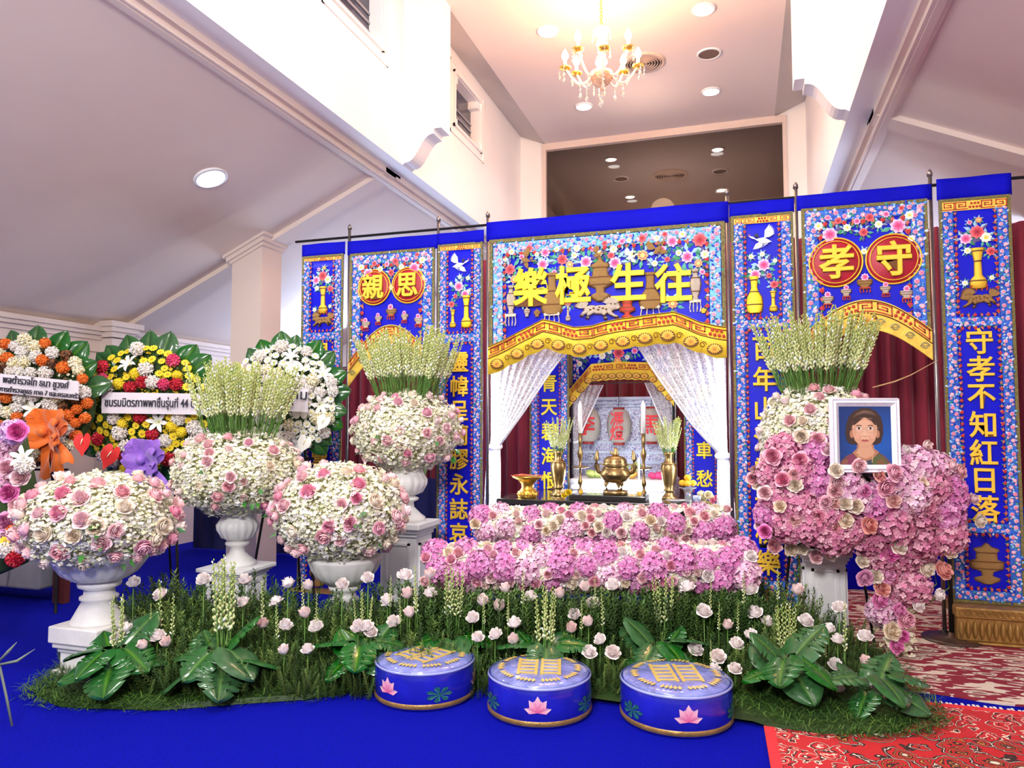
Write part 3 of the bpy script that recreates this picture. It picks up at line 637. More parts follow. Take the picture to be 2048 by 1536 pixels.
def cloth_flat(name, x0, x1, z0, z1, y, m, parent): 
    JJ[0] += 1; mb = MB(); mb.box((x0, y - .003 - .0005*(JJ[0] % 5), z0), (x1, y, z1)); return mb.build(name, m, parent)
borderblue = M('border_blue_cloth', (.03, .14, .66), .6, nscale=14, namt=.3)
def tall_banner(pxl, pxr, ys, text, tsize, label, motif, Y=YP, base=True, base_z=None, lower=True, hdr=True, seed=1, textz=None, group='tall embroidered banners', tmat=None, fret=True):
    """ys: pixel rows at the banner's middle: header top, header bottom, fret bottom, upper panel bottom, text panel top, text panel bottom, cloth bottom"""
    random.seed(seed); pm = (pxl + pxr)/2; x0, x1 = atY(pxl, 700, Y).x, atY(pxr, 700, Y).x; Z = [atY(pm, y, Y).z for y in ys]; xm = (x0 + x1)/2
    t = thing('embroidered_banner', label, 'banner', (xm, Y, 0), group); wd = x1 - x0
    cloth('banner_cloth', x0, x1, Z[6], Z[1], Y, bluecloth, t, .002, 6, 8, 24)
    if hdr: cloth('header_cloth', x0 - .01, x1 + .01, Z[1] - .005, Z[0], Y - .005, headcloth, t, .006, 16, 12, 3)
    frame_edges(t, x0, x1, Z[6], Z[1], Y - .006, wd*.045)
    e = wd*.05; bw = wd*.145; vw = wd*.06; yf = Y - .0175
    if fret:
        mb = MB(); mb.box((x0 + e, Y - .012, Z[2]), (x1 - e, Y - .004, Z[1] - e)); mb.build('fret_band', goldcloth, t); fret_part(t, x0 + e, Z[2], x1 - e, Z[1] - e, Y - .014, 5)
    fl = MB()
    for (a, b) in ((x0 + e, x0 + e + bw), (x1 - e - bw, x1 - e)): cloth_flat('border_strip', a, b, Z[6] + e, Z[2], Y - .008, borderblue, t)
    panel_flowers(fl, x0 + e, x1 - e, Z[3], Z[2], yf, bw, vw, top=False, hf=False); panel_flowers(fl, x0 + e, x1 - e, Z[5], Z[4], yf, bw, vw, bottom=lower, hf=False); floral_strip(fl, x0 + e, (Z[3] + Z[4])/2, x1 - e, (Z[3] + Z[4])/2, yf, bw)
    cloth_flat('border_strip', x0 + e, x1 - e, Z[4], Z[3], Y - .0102, borderblue, t)
    if lower:
        panel_flowers(fl, x0 + e, x1 - e, Z[6] + e + bw, Z[5] - bw, yf, bw, vw, hf=False); floral_strip(fl, x0 + e, Z[5] - bw/2, x1 - e, Z[5] - bw/2, yf, bw); floral_strip(fl, x0 + e, Z[6] + e + bw/2, x1 - e, Z[6] + e + bw/2, yf, bw)
        for zz in (Z[5] - bw/2, Z[6] + e + bw/2): cloth_flat('border_strip', x0 + e, x1 - e, zz - bw*.5, zz + bw*.5, Y - .0102, borderblue, t)
        zc = (Z[6] + Z[5])/2; hh = (Z[5] - Z[6])*.25
        vase2(t, xm, zc, hh, 'censer', bronzethread, Y - .012, .9, 'censer_motif')
    o = fl.build('floral_border', embro, t); o['kind'] = 'stuff'
    # characters
    n = len(text); z0, z1 = (Z[5], Z[4]) if textz is None else [atY(pm, y, Y).z for y in textz[::-1]]
    for i, ch in enumerate(text):
        if ch == ' ': continue
        zc = z1 - (i + .5)/n*(z1 - z0); char(ch, tmat or goldtxt, t, (xm, Y - .016, zc), tsize*wd)
    # upper motif
    uz0, uz1 = Z[3] + vw, Z[2] - .02; H = uz1 - uz0; y = Y - .014; u = wd
    if motif == 'vase':
        beast(t, 'guardian_beast', bronzethread, (xm, y, uz0 + H*.14), (u*.27, .14, u*.24))
        vase2(t, xm + u*.02, uz0 + H*.44, H*.20, 'trumpet' if seed % 2 else 'pear', goldtxt, y, 1.0)
        stand_legs(t, xm + u*.02, uz0 + H*.26, u*.12, H*.05, y, fretred)
        for (dx, dz, r, kd) in ((.02, .80, .14, 'red'), (-.14, .74, .12, 'pink'), (.14, .74, .11, 'cream'), (.2, .6, .09, 'red'), (-.12, .62, .07, 'cream'), (.05, .92, .06, 'orange'), (-.17, .30, .06, 'white'), (.2, .34, .05, 'cream'), (-.08, .9, .05, 'pink')): sprig(t, xm + dx*u, uz0 + dz*H, r*u*1.35, y + .004, dx*9); flower2(t, xm + dx*u, uz0 + dz*H, r*u, kd, y - .004, dx*5)
    else:
        s = 1 if motif == 'crane_l' else -1
        obj('crane', CRANE, embro, t, (xm - s*u*.02, y - .006, uz0 + H*.84), (0, 0, 0), (s*u*.30, .3, u*.26), w=True)
        vase2(t, xm + s*u*.14, uz0 + H*.24, H*.20, 'pear' if s < 0 else 'trumpet', yellowtxt, y, .9); vase2(t, xm - s*u*.16, uz0 + H*.16, H*.11, 'trumpet', goldtxt, y, 1.0)
        stand_legs(t, xm + s*u*.14, uz0 + H*.045, u*.10, H*.05, y, fretred)
        for (dx, dz, r, kd) in ((-.02, .56, .14, 'pink'), (.12, .46, .12, 'pink'), (.0, .68, .06, 'white'), (.18, .66, .06, 'cream'), (-.18, .34, .09, 'red'), (.2, .50, .05, 'cream'), (-.2, .6, .05, 'white'), (-.1, .44, .06, 'red')): sprig(t, xm + s*dx*u, uz0 + dz*H, r*u*1.4, y + .004, dx*9); flower2(t, xm + s*dx*u, uz0 + dz*H, r*u, kd, y - .004, dx*5)
    # carved gold base that holds the banner
    if base:
        b = thing('carved_plinth', base, 'plinth', (xm, Y, 0), 'carved gold banner bases'); zb = Z[6] if base_z is None else base_z; hw = wd*.52
        m = MB(); m.box((xm - hw, Y - .16, .0125), (xm + hw, Y + .12, zb*.12)); m.box((xm - hw*.97, Y - .14, zb*.12), (xm + hw*.97, Y + .1, zb*.72)); m.box((xm - hw*1.02, Y - .165, zb*.72), (xm + hw*1.02, Y + .12, zb*.99)); bevel(m.build('plinth', goldbase, b), .008)
        lb = MB(); vs, fs = relief([(.42*math.sin(PI*(i + .3)/8.6), -.5 + i/8) for i in range(9)], .25, 6); lb.add(vs, fs); lm = lb.mesh('carved_lobe', True)
        for k in range(11): obj('carved_lobe', lm, goldbase, b, (xm - hw*.88 + hw*1.76*k/10, Y - .14, zb*.42), (0, 0, 0), (hw*.19, .10, zb*.5), w=True)
        for k in range(12):
            fr_ = MB(); xx = xm - hw*.95 + hw*1.9*(k + .5)/12; fr_.tube([(xx + .03*math.cos(q)*math.exp(-q*.09)*hw*3, Y - .17, zb*.86 + zb*.1*math.sin(q)*math.exp(-q*.09)) for q in np.linspace(0, 9, 20)], .004, 5); fr_.build('carved_scroll', goldbase, b)
    return t, (x0, x1, Z)
gb = 'carved gold base under the banner '
tall_banner(603, 686, (487, 511, 522, 665, 680, 1090, 1200), '恩深似海明月白雲', .40, 'narrow blue banner at the far end, golden vase of peonies, behind white wreath', 'vase', seed=1, base=gb + 'at the far end, glimpsed behind the pink rose urn', textz=(690, 935))
tall_banner(876, 966, (464, 487, 500, 668, 684, 1120, 1190), '靈幃呈蘭膠永誌哀', .42, 'narrow blue banner with white crane and eight gold characters beside the altar drape', 'crane_l', seed=2, base=gb + 'with eight gold characters, hidden behind the flowers', textz=(700, 1092))
tall_banner(1466, 1592, (402, 428, 446, 640, 656, 1160, 1235), '百年山河雲春桃樂', .40, 'blue banner with white crane and golden vases between altar and portrait', 'crane_r', seed=4, base=gb + 'with the crane, behind the portrait flowers', textz=(668, 1155))
tall_banner(1886, 2032, (352, 394, 419, 634, 652, 1046, 1206), '守孝不知紅日落', .40, 'tall blue banner at the end of the row with seven gold characters', 'vase', seed=3, base=gb + 'at the portrait side, fully in view', textz=(655, 1045))

# --- arched square banners
def arch_valance(t, x0, x1, zc, ze, th, y, n, m=goldcloth, waves=1, scal=True, thick=.02):
    """gold valance band whose lower edge arches up in the middle; waves=2 for the double arch"""
    def top(x):
        u = (x - x0)/(x1 - x0)
        return ze + (zc - ze)*(math.sin(PI*u)**1.0 if waves == 1 else abs(math.sin(2*PI*u))*(.75 if u < .5 else 1.0)*.9 + .28*math.sin(PI*u)**2)
    N_ = 60; mb = MB()
    for k in range(N_):
        a = x0 + (x1 - x0)*k/N_; b = x0 + (x1 - x0)*(k + 1)/N_
        mb.add([(a, y, top(a) - th), (b, y, top(b) - th), (b, y, top(b)), (a, y, top(a)), (a, y + thick, top(a) - th), (b, y + thick, top(b) - th), (b, y + thick, top(b)), (a, y + thick, top(a))], [(0, 1, 2, 3), (0, 4, 5, 1), (3, 2, 6, 7), (7, 6, 5, 4)])
    mb.build('valance_band', m, t)
    for off in (.012, th*.47):
        l = MB(); l.tube([(x0 + (x1 - x0)*k/N_, y - .003, top(x0 + (x1 - x0)*k/N_) - off) for k in range(N_ + 1)], .004, 4); l.build('piping', outline, t)
    fret_part(t, x0 + .01, 0, x1 - .01, th*.40, y - .005, n, lambda a, b: (a, top(min(max(a, x0), x1)) - th*.45 + b), 'fret_motif')
    return top
def lotus_mesh():
    mb = MB()
    for k in range(9):
        a = PI*(.02 + .96*k/8); l = 1.0; mb2 = []
        ca, sa = math.cos(a), math.sin(a); nx, nz = -sa*.16, ca*.16
        mb.add([(0, -.02, -.35), (ca*.6 + nx, -.08, -.35 + sa*.6 + nz), (ca*l, -.02, -.35 + sa*l), (ca*.6 - nx, -.08, -.35 + sa*.6 - nz), (ca*.55, -.16, -.35 + sa*.55)], [(0, 4, 1), (1, 4, 2), (2, 4, 3), (3, 4, 0)], [(.45, .17, .02), (.92, .50, .06), (.98, .62, .08), (.92, .50, .06), (.90, .52, .08)])
    for k in range(7):
        a = -PI*(.08 + .84*k/6); ca, sa = math.cos(a), math.sin(a); nx, nz = -sa*.15, ca*.15
        mb.add([(0, -.1, -.3), (ca*.45 + nx, -.14, -.3 + sa*.35 + nz), (ca*.8, -.06, -.3 + sa*.6), (ca*.45 - nx, -.14, -.3 + sa*.35 - nz), (ca*.4, -.22, -.3 + sa*.3)], [(0, 4, 1), (1, 4, 2), (2, 4, 3), (3, 4, 0)], [(.40, .14, .02), (.82, .38, .05), (.95, .52, .07), (.82, .38, .05), (.85, .42, .06)])
    return mb.mesh('lotus_motif')
LOTUS = lotus_mesh()
lo_ = MB(); lo_.add([(1.08*math.cos(2*PI*k/20), .10, -.28 + (.86 if math.sin(2*PI*k/20) > 0 else .72)*math.sin(2*PI*k/20)) for k in range(20)], [tuple(range(20))]); LOUT = lo_.mesh('outline_stitch'); LOUT.materials.append(outline)
def lotus(t, x, z, r, y, a=0):
    o = obj('lotus_motif', LOTUS, embro, t, (x, y, z), (0, a, 0), (r, r*.6, r), w=True); c = bpy.data.objects.new('outline_stitch', LOUT); col.objects.link(c); c.parent = o; return o
def square_banner(pxl, pxr, ytop, yhdr, yedge, ycen, yedge_val, circ, chars, label, seed, Y=YP):
    random.seed(seed); pm = (pxl + pxr)/2; x0, x1 = atY(pxl, 600, Y).x, atY(pxr, 600, Y).x; xm = (x0 + x1)/2; wd = x1 - x0
    zt, zh, zc, ze = [atY(pm, v, Y).z for v in (ytop, yhdr, ycen, yedge_val)]
    t = thing('arched_banner', label, 'banner', (xm, Y, 0), 'arched banners with red medallions')
    th = wd*.26
    cloth('banner_cloth', x0, x1, ze, zh, Y, bluecloth, t, .004, 8, 16, 12, bottom=lambda x: ze - th*.5 + (zc - ze)*math.sin(PI*(x - x0)/(x1 - x0)))
    cloth('header_cloth', x0 - .03, x1 + .03, zh - .01, zt, Y - .005, headcloth, t, .006, 12, 16, 3)
    frame_edges(t, x0, x1, ze - .02, zh, Y - .008, wd*.028, bottom=False)
    e = wd*.03; bw = wd*.10; vw = wd*.05; fl = MB(); y = Y - .016
    for (a, b, c_, d) in ((x0 + e, ze, x0 + e + bw, zh - e), (x1 - e - bw, ze, x1 - e, zh - e), (x0 + e, zh - e - bw, x1 - e, zh - e)): cloth_flat('border_strip', a, c_, b, d, Y - .009, borderblue, t)
    panel_flowers(fl, x0 + e, x1 - e, ze + .02, zh - e, y, bw, vw, bottom=False); o = fl.build('floral_border', embro, t); o['kind'] = 'stuff'
    r = circ*wd
    for (cx, ch, zz) in ((xm - r*1.06, chars[0], 0), (xm + r*1.06, chars[1], 0)):
        zz = atY(pm, 573 if seed == 11 else 522, Y).z
        d = MB(); d.lathe([(.001, .018), (r*.9, .012), (r, 0)], 48); d.v = [(cx + a, Y - .012 - c, zz + b) for a, b, c in d.v]; mo = d.build('medallion', redcloth, t, True)
        for q in (1.0, .86):
            rg = MB(); rg.tube([(cx + r*q*math.cos(a), Y - .03 if q < 1 else Y - .018, zz + r*q*math.sin(a)) for a in np.linspace(0, 2*PI, 49)], .006 if q == 1 else .0035, 6, caps=False); rg.build('medallion_rim', goldtxt, mo)
        char(ch, goldtxt, mo, (cx, Y - .042, zz), r*1.35, ext=.03, off=.008)
    H = zh - zc
    for (dx, dz, rr_, kd) in ((-.27, .70, .085, 'pink'), (.27, .74, .085, 'pink'), (-.36, .80, .05, 'cream'), (.36, .84, .05, 'cream'), (-.13, .76, .045, 'cream'), (.12, .77, .045, 'white'), (.0, .70, .05, 'red'), (-.05, .82, .04, 'pink'), (.05, .85, .05, 'red'), (-.20, .84, .04, 'red'), (.18, .87, .04, 'pink'), (-.35, .55, .04, 'cream'), (.37, .60, .04, 'cream'), (0, .5, .035, 'cream'), (-.28, .88, .03, 'pink'), (.30, .92, .03, 'red')):
        sprig(t, xm + dx*wd, zc + dz*H, rr_*wd*1.5, y + .006, dx*8); flower2(t, xm + dx*wd, zc + dz*H, rr_*wd, kd, y - .004, dx*7)
    for (dx, dz, s, kd, mt) in ((-.30, -.02, .07, 'bowl', silverthread), (-.15, .05, .06, 'bowl', silverthread), (0, .13, .085, 'bowl', bronzethread), (.16, .06, .06, 'bowl', silverthread), (.32, .0, .07, 'bowl', silverthread)):
        vase2(t, xm + dx*wd, zc + dz*H + .03, s*wd, kd, mt, y, 1.0, 'censer_motif'); flower2(t, xm + dx*wd, zc + dz*H + .03 + s*wd*.6, s*wd*.5, 'pink', y - .01)
        stand_legs(t, xm + dx*wd, zc + dz*H - .01, s*wd*.5, s*wd*.5, y, fretred)
    top = arch_valance(t, x0, x1, zc, ze, th, Y - .03, 7)
    for k in range(9):
        x = x0 + wd*(k + .5)/9; sp = MB()
        for q in (1, -1): sp.tube([(x + q*(.035 - .004*s)*math.cos(s)*wd, Y - .035, top(x) - th*.72 + (.035 - .004*s)*math.sin(s)*wd) for s in np.linspace(0, 7, 18)], .005, 5)
        sp.build('scroll_motif', M('scroll_thread', (.45, .40, .16), .5, .2), t)
    lotus(t, xm, top(xm) - th*.62, wd*.085, Y - .04)
    return t
square_banner(701, 870, 476, 502, 0, 650, 722, .19, '親思', 'blue arched banner with two red medallions, at the end farthest from the portrait', 11)
square_banner(1606, 1860, 380, 408, 0, 600, 664, .215, '孝守', 'blue arched banner with two red medallions above the framed portrait', 12)

# --- the wide central banner
def centre_banner():
    Y = YP; random.seed(21); pxl, pxr = 980, 1452; x0, x1 = atY(pxl, 600, Y).x, atY(pxr, 600, Y).x; xm = (x0 + x1)/2; wd = x1 - x0; pm = 1216
    zz = lambda y_: atY(pm, y_, Y).z
    P = lambda px, py: atY(px, py, Y)
    t = thing('central_banner', 'wide blue banner with four large yellow characters over the altar', 'banner', (xm, Y, 0))
    zh = zz(462); ze = zz(690); zc = zz(626)
    top_ = lambda x: ze + (zc - ze)*(abs(math.sin(2*PI*(x - x0)/wd))*.6 + .35*math.sin(PI*(x - x0)/wd)**2)
    cloth('banner_cloth', x0, x1, ze, zh, Y, bluecloth, t, .008, 7, 30, 14, bottom=lambda x: top_(x) - .12)
    cloth('header_cloth', x0 - .03, x1 + .03, zh - .01, zz(424), Y - .005, headcloth, t, .006, 8, 24, 3)
    frame_edges(t, x0, x1, ze - .05, zh, Y - .012, .03, bottom=False)
    e = .035; bw = .085; vw = .04; fl = MB(); y = Y - .02
    lb = M('border_lightblue_cloth', (.18, .50, .85), .6, nscale=14, namt=.3)
    for (a, b, c_, d) in ((x0 + e, ze, x0 + e + bw, zh - e), (x1 - e - bw, ze, x1 - e, zh - e), (x0 + e, zh - e - bw*1.1, x1 - e, zh - e)): cloth_flat('border_strip', a, c_, b, d, Y - .011, lb, t)
    panel_flowers(fl, x0 + e, x1 - e, ze + .0, zh - e, y, bw, vw, bottom=False); o = fl.build('floral_border', embro, t); o['kind'] = 'stuff'
    for ch, px, py in (('樂', 1064, 575), ('極', 1147, 571), ('生', 1257, 565), ('往', 1347, 567)):
        p = P(px, py); char(ch, yellowtxt, t, (p.x, Y - .03, p.z), 66*mpx(p)*1.12, ext=.02, bev=.018, off=.012)
    def V(px, py, hpx, kind, mt, wd_=1., nm='vase'): p = P(px, py); return vase2(t, p.x, p.z, hpx/2*mpx(p), kind, mt, y, wd_, nm)
    V(1023, 600, 56, 'baluster', silverthread, 1.1); V(1105, 588, 82, 'bottle', bronzethread, .85); V(1201, 560, 86, 'censer', bronzethread, .7, 'censer_motif'); V(1301, 582, 72, 'bottle', bronzethread, .95); V(1391, 570, 62, 'baluster', silverthread, 1.1)
    V(1055, 625, 30, 'bowl', silverthread, .6); V(1075, 627, 24, 'bowl', bronzethread, .8); V(1137, 625, 34, 'trumpet', silverthread, .8); V(1255, 618, 40, 'censer', fretred, .9, 'censer_motif'); V(1407, 622, 16, 'bowl', goldtxt, 1.2)
    for px, py, w_ in ((1023, 634, 14), (1391, 606, 14), (1105, 632, 20), (1301, 618, 24)): p = P(px, py); stand_legs(t, p.x, p.z, w_*mpx(p)*.8, 22*mpx(p), y, silverthread)
    p = P(1203, 620); beast(t, 'guardian_lion', silverthread, (p.x, y - .005, p.z), (-46*mpx(p), .18, 34*mpx(p)))
    for px, py, r, kd in ((1022, 540, 13, 'red'), (1030, 560, 10, 'orange'), (1087, 530, 14, 'pink'), (1060, 498, 9, 'red'), (1092, 506, 12, 'pink'), (1126, 520, 13, 'red'), (1173, 525, 15, 'pink'), (1141, 530, 9, 'orange'), (1155, 498, 9, 'white'), (1231, 527, 15, 'pink'), (1228, 500, 10, 'white'), (1223, 512, 9, 'red'), (1286, 512, 13, 'orange'), (1345, 484, 14, 'pink'), (1400, 481, 17, 'red'), (1375, 515, 15, 'pink'), (1358, 507, 8, 'cream'), (1410, 510, 11, 'white'), (1397, 528, 10, 'orange'), (1285, 478, 10, 'red'), (1314, 478, 8, 'white'), (1245, 484, 8, 'pink'), (1259, 482, 7, 'cream'), (1025, 505, 8, 'cream'), (1012, 520, 6, 'cream'), (1110, 545, 6, 'pink'), (1120, 552, 6, 'white'), (1186, 500, 6, 'pink'), (1200, 508, 8, 'cream'), (1265, 510, 10, 'white'), (1325, 500, 9, 'pink'), (1310, 528, 8, 'cream'), (1335, 520, 7, 'red'), (1365, 470, 9, 'cream'), (1330, 470, 7, 'red'), (1075, 510, 6, 'cream'), (1346, 608, 12, 'orange'), (1046, 604, 8, 'pink'), (1137, 606, 9, 'red'), (1045, 515, 7, 'pink'), (1150, 512, 8, 'cream'), (1210, 488, 7, 'red'), (1378, 545, 6, 'pink'), (1405, 545, 7, 'pink'), (1115, 500, 7, 'cream')):
        p = P(px, py); s = mpx(p); sprig(t, p.x, p.z, r*1.9*s, y + .008, px*.7); flower2(t, p.x, p.z, r*s*1.1, kd, y - .004, px*.3)
    for px, py, a, s in ((1055, 520, .6, 30), (1315, 500, -.5, 34), (1197, 510, .2, 24), (1262, 515, 0, 26)):
        p = P(px, py); o = obj('crane', CRANE, bronzethread if s != 26 else embro, t, (p.x, y - .01, p.z), (0, a, 0), (s*mpx(p)*.8, .3, s*mpx(p)*.8), w=True)
        if s != 26: o.material_slots[0].link = 'OBJECT'; o.material_slots[0].material = bronzethread
    # double arched gold valance: band, pipings, fret, hanging lotus edge
    th = 62*mpx(P(1216, 660)); N_ = 72
    cpx = [(980, 694), (1010, 680), (1040, 664), (1068, 651), (1090, 640), (1115, 645), (1150, 655), (1185, 652), (1206, 646), (1235, 640), (1265, 636), (1300, 630), (1335, 626), (1348, 624), (1370, 632), (1400, 645), (1430, 652), (1452, 655)]
    xs = [P(a, 650).x for a, b in cpx]; zs = [P(a, b).z for a, b in cpx]; top = lambda x: float(np.interp(x, xs, zs))
    mb = MB(); wv = lambda x: .014*math.sin((x - x0)/wd*PI*6)
    sc = lambda x: .5*.03*(1 - abs(math.sin((x - x0)/wd*PI*11)))
    for k in range(N_*2):
        a = x0 + wd*k/(N_*2); b = x0 + wd*(k + 1)/(N_*2); ya, yb_ = Y - .05 + wv(a), Y - .05 + wv(b); la, lb_ = top(a) - th + sc(a), top(b) - th + sc(b)
        mb.add([(a, ya, la), (b, yb_, lb_), (b, yb_, top(b)), (a, ya, top(a)), (a, ya + .02, la), (b, yb_ + .02, lb_), (b, yb_ + .02, top(b)), (a, ya + .02, top(a))], [(0, 1, 2, 3), (0, 4, 5, 1), (3, 2, 6, 7), (7, 6, 5, 4)])
    mb.build('valance_band', M('yellow_brocade', (.98, .66, .04), .5, .05, nscale=18, namt=.1, bump=.2, bscale=90), t, True)
    for off in (.006, .03, th*.42): l = MB(); l.tube([(x0 + wd*k/N_, Y - .054 + wv(x0 + wd*k/N_), top(x0 + wd*k/N_) - off) for k in range(N_ + 1)], .0035, 4); l.build('piping', outline, t)
    fret_part(t, x0 + .01, 0, x1 - .01, th*.34, Y - .072, 15, lambda a, b: (a, top(min(max(a, x0), x1)) - th*.41 + b))
    for k in range(11):
        x = x0 + wd*(k + .5)/11; lotus(t, x, top(x) - th*.70, .055, Y - .075, 0)
        vn = MB(); vn.tube([(x + wd/22 + .028*math.cos(q)*math.exp(-q*.12), Y - .068, top(min(x + wd/22, x1)) - th*.70 + .028*math.sin(q)*math.exp(-q*.12)) for q in np.linspace(0, 8, 18)], .003, 4)
        if k < 10: vn.build('scroll_motif', outline, t)
    return x0, x1
CX0, CX1 = centre_banner()
# --- poles that carry the banners
def pole(px, label, top=ZTOP + .08, Y=YP + .03):
    x = bx(px); t = thing('banner_pole', label, 'pole', (x, Y, 0), 'steel banner poles')
    m = MB(); m.tube([(x, Y, .02), (x, Y, top)], .014, 10); m.build('pole', polem, t, True)
    m = MB(); m.lathe([(.02, 0), (.018, .03), (.006, .05)], 10, loc=(x, Y, top)); m.build('finial', polem, t, True)
    m = MB(); m.lathe([(.03, .012), (.03, .03), (.02, .05)], 16, loc=(x, Y, 0)); m.build('foot', blackm, t, True)
for px, lb in ((693, 'between the far narrow banner and the farther medallion banner'), (873, 'behind the edge of the eight-character crane banner'), (973, 'beside the lace drape on the crane banner side'), (1459, 'between the central banner and the crane banner by the portrait'), (1599, 'beside the nearer medallion banner, crane side'), (1873, 'beside the end banner near the framed portrait')): pole(px, 'dark steel banner pole ' + lb)
x0, x1 = bx(584), bx(2075); m = MB(); m.tube([(x0, YP + .03, ZTOP + .01), (x1, YP + .03, ZTOP + .01)], .012, 8); tag(m.build('crossbar', blackm), 'long black crossbar along the tops of the banners', 'bar')
# ================================================================== FLOWER TEMPLATES (numpy: V, F, C)
def lerp(a, b, t): return tuple(x + (y - x)*t for x, y in zip(a, b))
def rose_mesh(c_out, c_in, nm='rose', openn=1., seed=0, layers=None):
    rs = random.Random(seed); V = []; F = []; C = []
    layers = layers or [(5, 1.0, .62, .30, .82), (5, .86, .84, .16, .80), (5, .68, .98, .06, .82), (4, .50, 1.05, .0, .95), (3, .33, 1.08, -.03, 1.15), (3, .17, 1.08, -.03, 1.3)]
    nu, nv = 4, 3; NL = len(layers)
    for li, (n, r, h, fl, w_) in enumerate(layers):
        for k in range(n):
            ph = 2*PI*k/n + li*.7 + rs.uniform(-.12, .12); o = len(V); hh = h*rs.uniform(.93, 1.06); rr = r*rs.uniform(.88, 1.08)
            for j in range(nv + 1):
                v = j/nv
                for i in range(nu + 1):
                    u = -1 + 2*i/nu; a = ph + u*w_*(.55 + .45*math.sin(PI*min(1, v + .25)*.8))
                    rho = rr*(.30 + .70*math.sin(PI/2*min(1, v*1.2))) + fl*openn*v**3*.55*rr
                    z = -.55 + hh*1.15*v - fl*.55*v**4 - .16*abs(u)**3*v
                    rho *= (1 - .08*abs(u)**2*v)*(1 + (.13*(1 - abs(u)) - .05)*v**3); z -= (.10 if j == nv else 0)*(.4 + fl*2)*(1 - .5*abs(u)) - .05*v*math.sin(3*u + k)
                    V.append((rho*math.cos(a), rho*math.sin(a), z))
                    t = 1 - li/(NL - 1); q = t*.50 + .62*v**1.6; C.append(lerp(c_in, c_out, min(1, q)))
            for j in range(nv):
                for i in range(nu):
                    a = o + j*(nu + 1) + i; F += [(a, a + 1, a + nu + 2), (a, a + nu + 2, a + nu + 1)]
    return mesh_arr(nm, V, F, C)
ROSE = {'pale': rose_mesh((.92, .68, .68), (.86, .32, .44), seed=1), 'pink': rose_mesh((.90, .55, .64), (.82, .20, .38), seed=2), 'cream': rose_mesh((.92, .84, .70), (.90, .72, .54), seed=3),
        'white': rose_mesh((.96, .90, .88), (.95, .80, .78), seed=4, openn=.5), 'magenta': rose_mesh((.86, .34, .62), (.68, .06, .34), seed=5), 'peach': rose_mesh((.88, .56, .50), (.84, .30, .28), seed=6)}
BUD = [(4, .80, .90, .05, .85), (4, .62, 1.12, .0, .9), (3, .40, 1.2, -.05, 1.1), (2, .2, 1.22, -.05, 1.6)]
ROSE['bud'] = rose_mesh((.94, .78, .75), (.92, .68, .66), seed=7, layers=BUD, openn=.3); ROSE['budwhite'] = rose_mesh((.97, .92, .90), (.95, .82, .80), seed=8, layers=[(5, .95, .72, .22, .8)] + BUD, openn=.5)
def floret(n=4, ln=1., wd=.5, cup=.25):
    V = []; F = []
    for k in range(n):
        a = 2*PI*k/n; ca, sa = math.cos(a), math.sin(a); o = len(V)
        V += [(0, 0, 0), (ca*ln*.6 - sa*wd, sa*ln*.6 + ca*wd, cup*.6), (ca*ln, sa*ln, cup*.55), (ca*ln*.6 + sa*wd, sa*ln*.6 - ca*wd, cup*.6)]; F += [(o, o + 3, o + 2), (o, o + 2, o + 1)]
    return np.array(V, np.float32), np.array(F, np.int32)
def frames(N):
    """rotation matrices whose z axis is N (n,3), random spin"""
    N = N/np.linalg.norm(N, axis=1, keepdims=True); R = rng.normal(size=N.shape); U = np.cross(N, R); U /= np.linalg.norm(U, axis=1, keepdims=True); W = np.cross(N, U)
    return np.stack([U, W, N], axis=2)
def scatter(tv, tf, P, R, S, C, tc=None):
    n = len(P); V = np.einsum('nij,vj->nvi', R*S[:, None, None], tv) + P[:, None, :]; F = tf[None] + (np.arange(n)*len(tv))[:, None, None]
    CC = np.repeat(C[:, None, :], len(tv), 1)
    if tc is not None: CC = CC*tc[None, :, None]
    return V.reshape(-1, 3), F.reshape(-1, 3), CC.reshape(-1, 3)
def fib(n):
    i = np.arange(n) + .5; z = 1 - 2*i/n; a = PI*(1 + 5**.5)*i; r = np.sqrt(1 - z*z); return np.stack([r*np.cos(a), r*np.sin(a), z], 1)
def pick(cols, n, jit=.04):
    c = np.array(cols)[rng.integers(0, len(cols), n)]; return np.clip(c*(1 + rng.normal(0, jit, (n, 1))), 0, 1)
def uvsphere(nu=14, nv=9):
    V = []; F = []
    for j in range(nv + 1):
        t = PI*j/nv
        for i in range(nu): a = 2*PI*i/nu; V.append((math.sin(t)*math.cos(a), math.sin(t)*math.sin(a), math.cos(t)))
    for j in range(nv):
        for i in range(nu): a, b = j*nu + i, j*nu + (i + 1) % nu; F += [(a, a + nu, b), (b, a + nu, b + nu)]
    return np.array(V, np.float32), np.array(F, np.int32)
SV, SF = uvsphere()
def cat(parts):
    V = []; F = []; C = []; o = 0
    for v, f, c in parts: V.append(v); F.append(f + o); C.append(c); o += len(v)
    return np.concatenate(V), np.concatenate(F), np.concatenate(C)
fv, ff = floret(4, 1., .48, .3)
def hydrangea_mesh(cols, core, nm='hydrangea', n=300, size=.165):
    D = fib(n); D = D[D[:, 2] > -.6]; D = D + rng.normal(0, .05, D.shape); D /= np.linalg.norm(D, axis=1, keepdims=True)
    P = D*(.93 + rng.random((len(D), 1))*.12); Nn = D + rng.normal(0, .35, D.shape)
    a = scatter(fv, ff, P, frames(Nn), np.full(len(D), size)*(.85 + .3*rng.random(len(D))), pick(cols, len(D), .07)); b = (SV*.86, SF, np.tile(np.array(core), (len(SV), 1)))
    return mesh_arr(nm, *cat([a, b]), smooth=False)
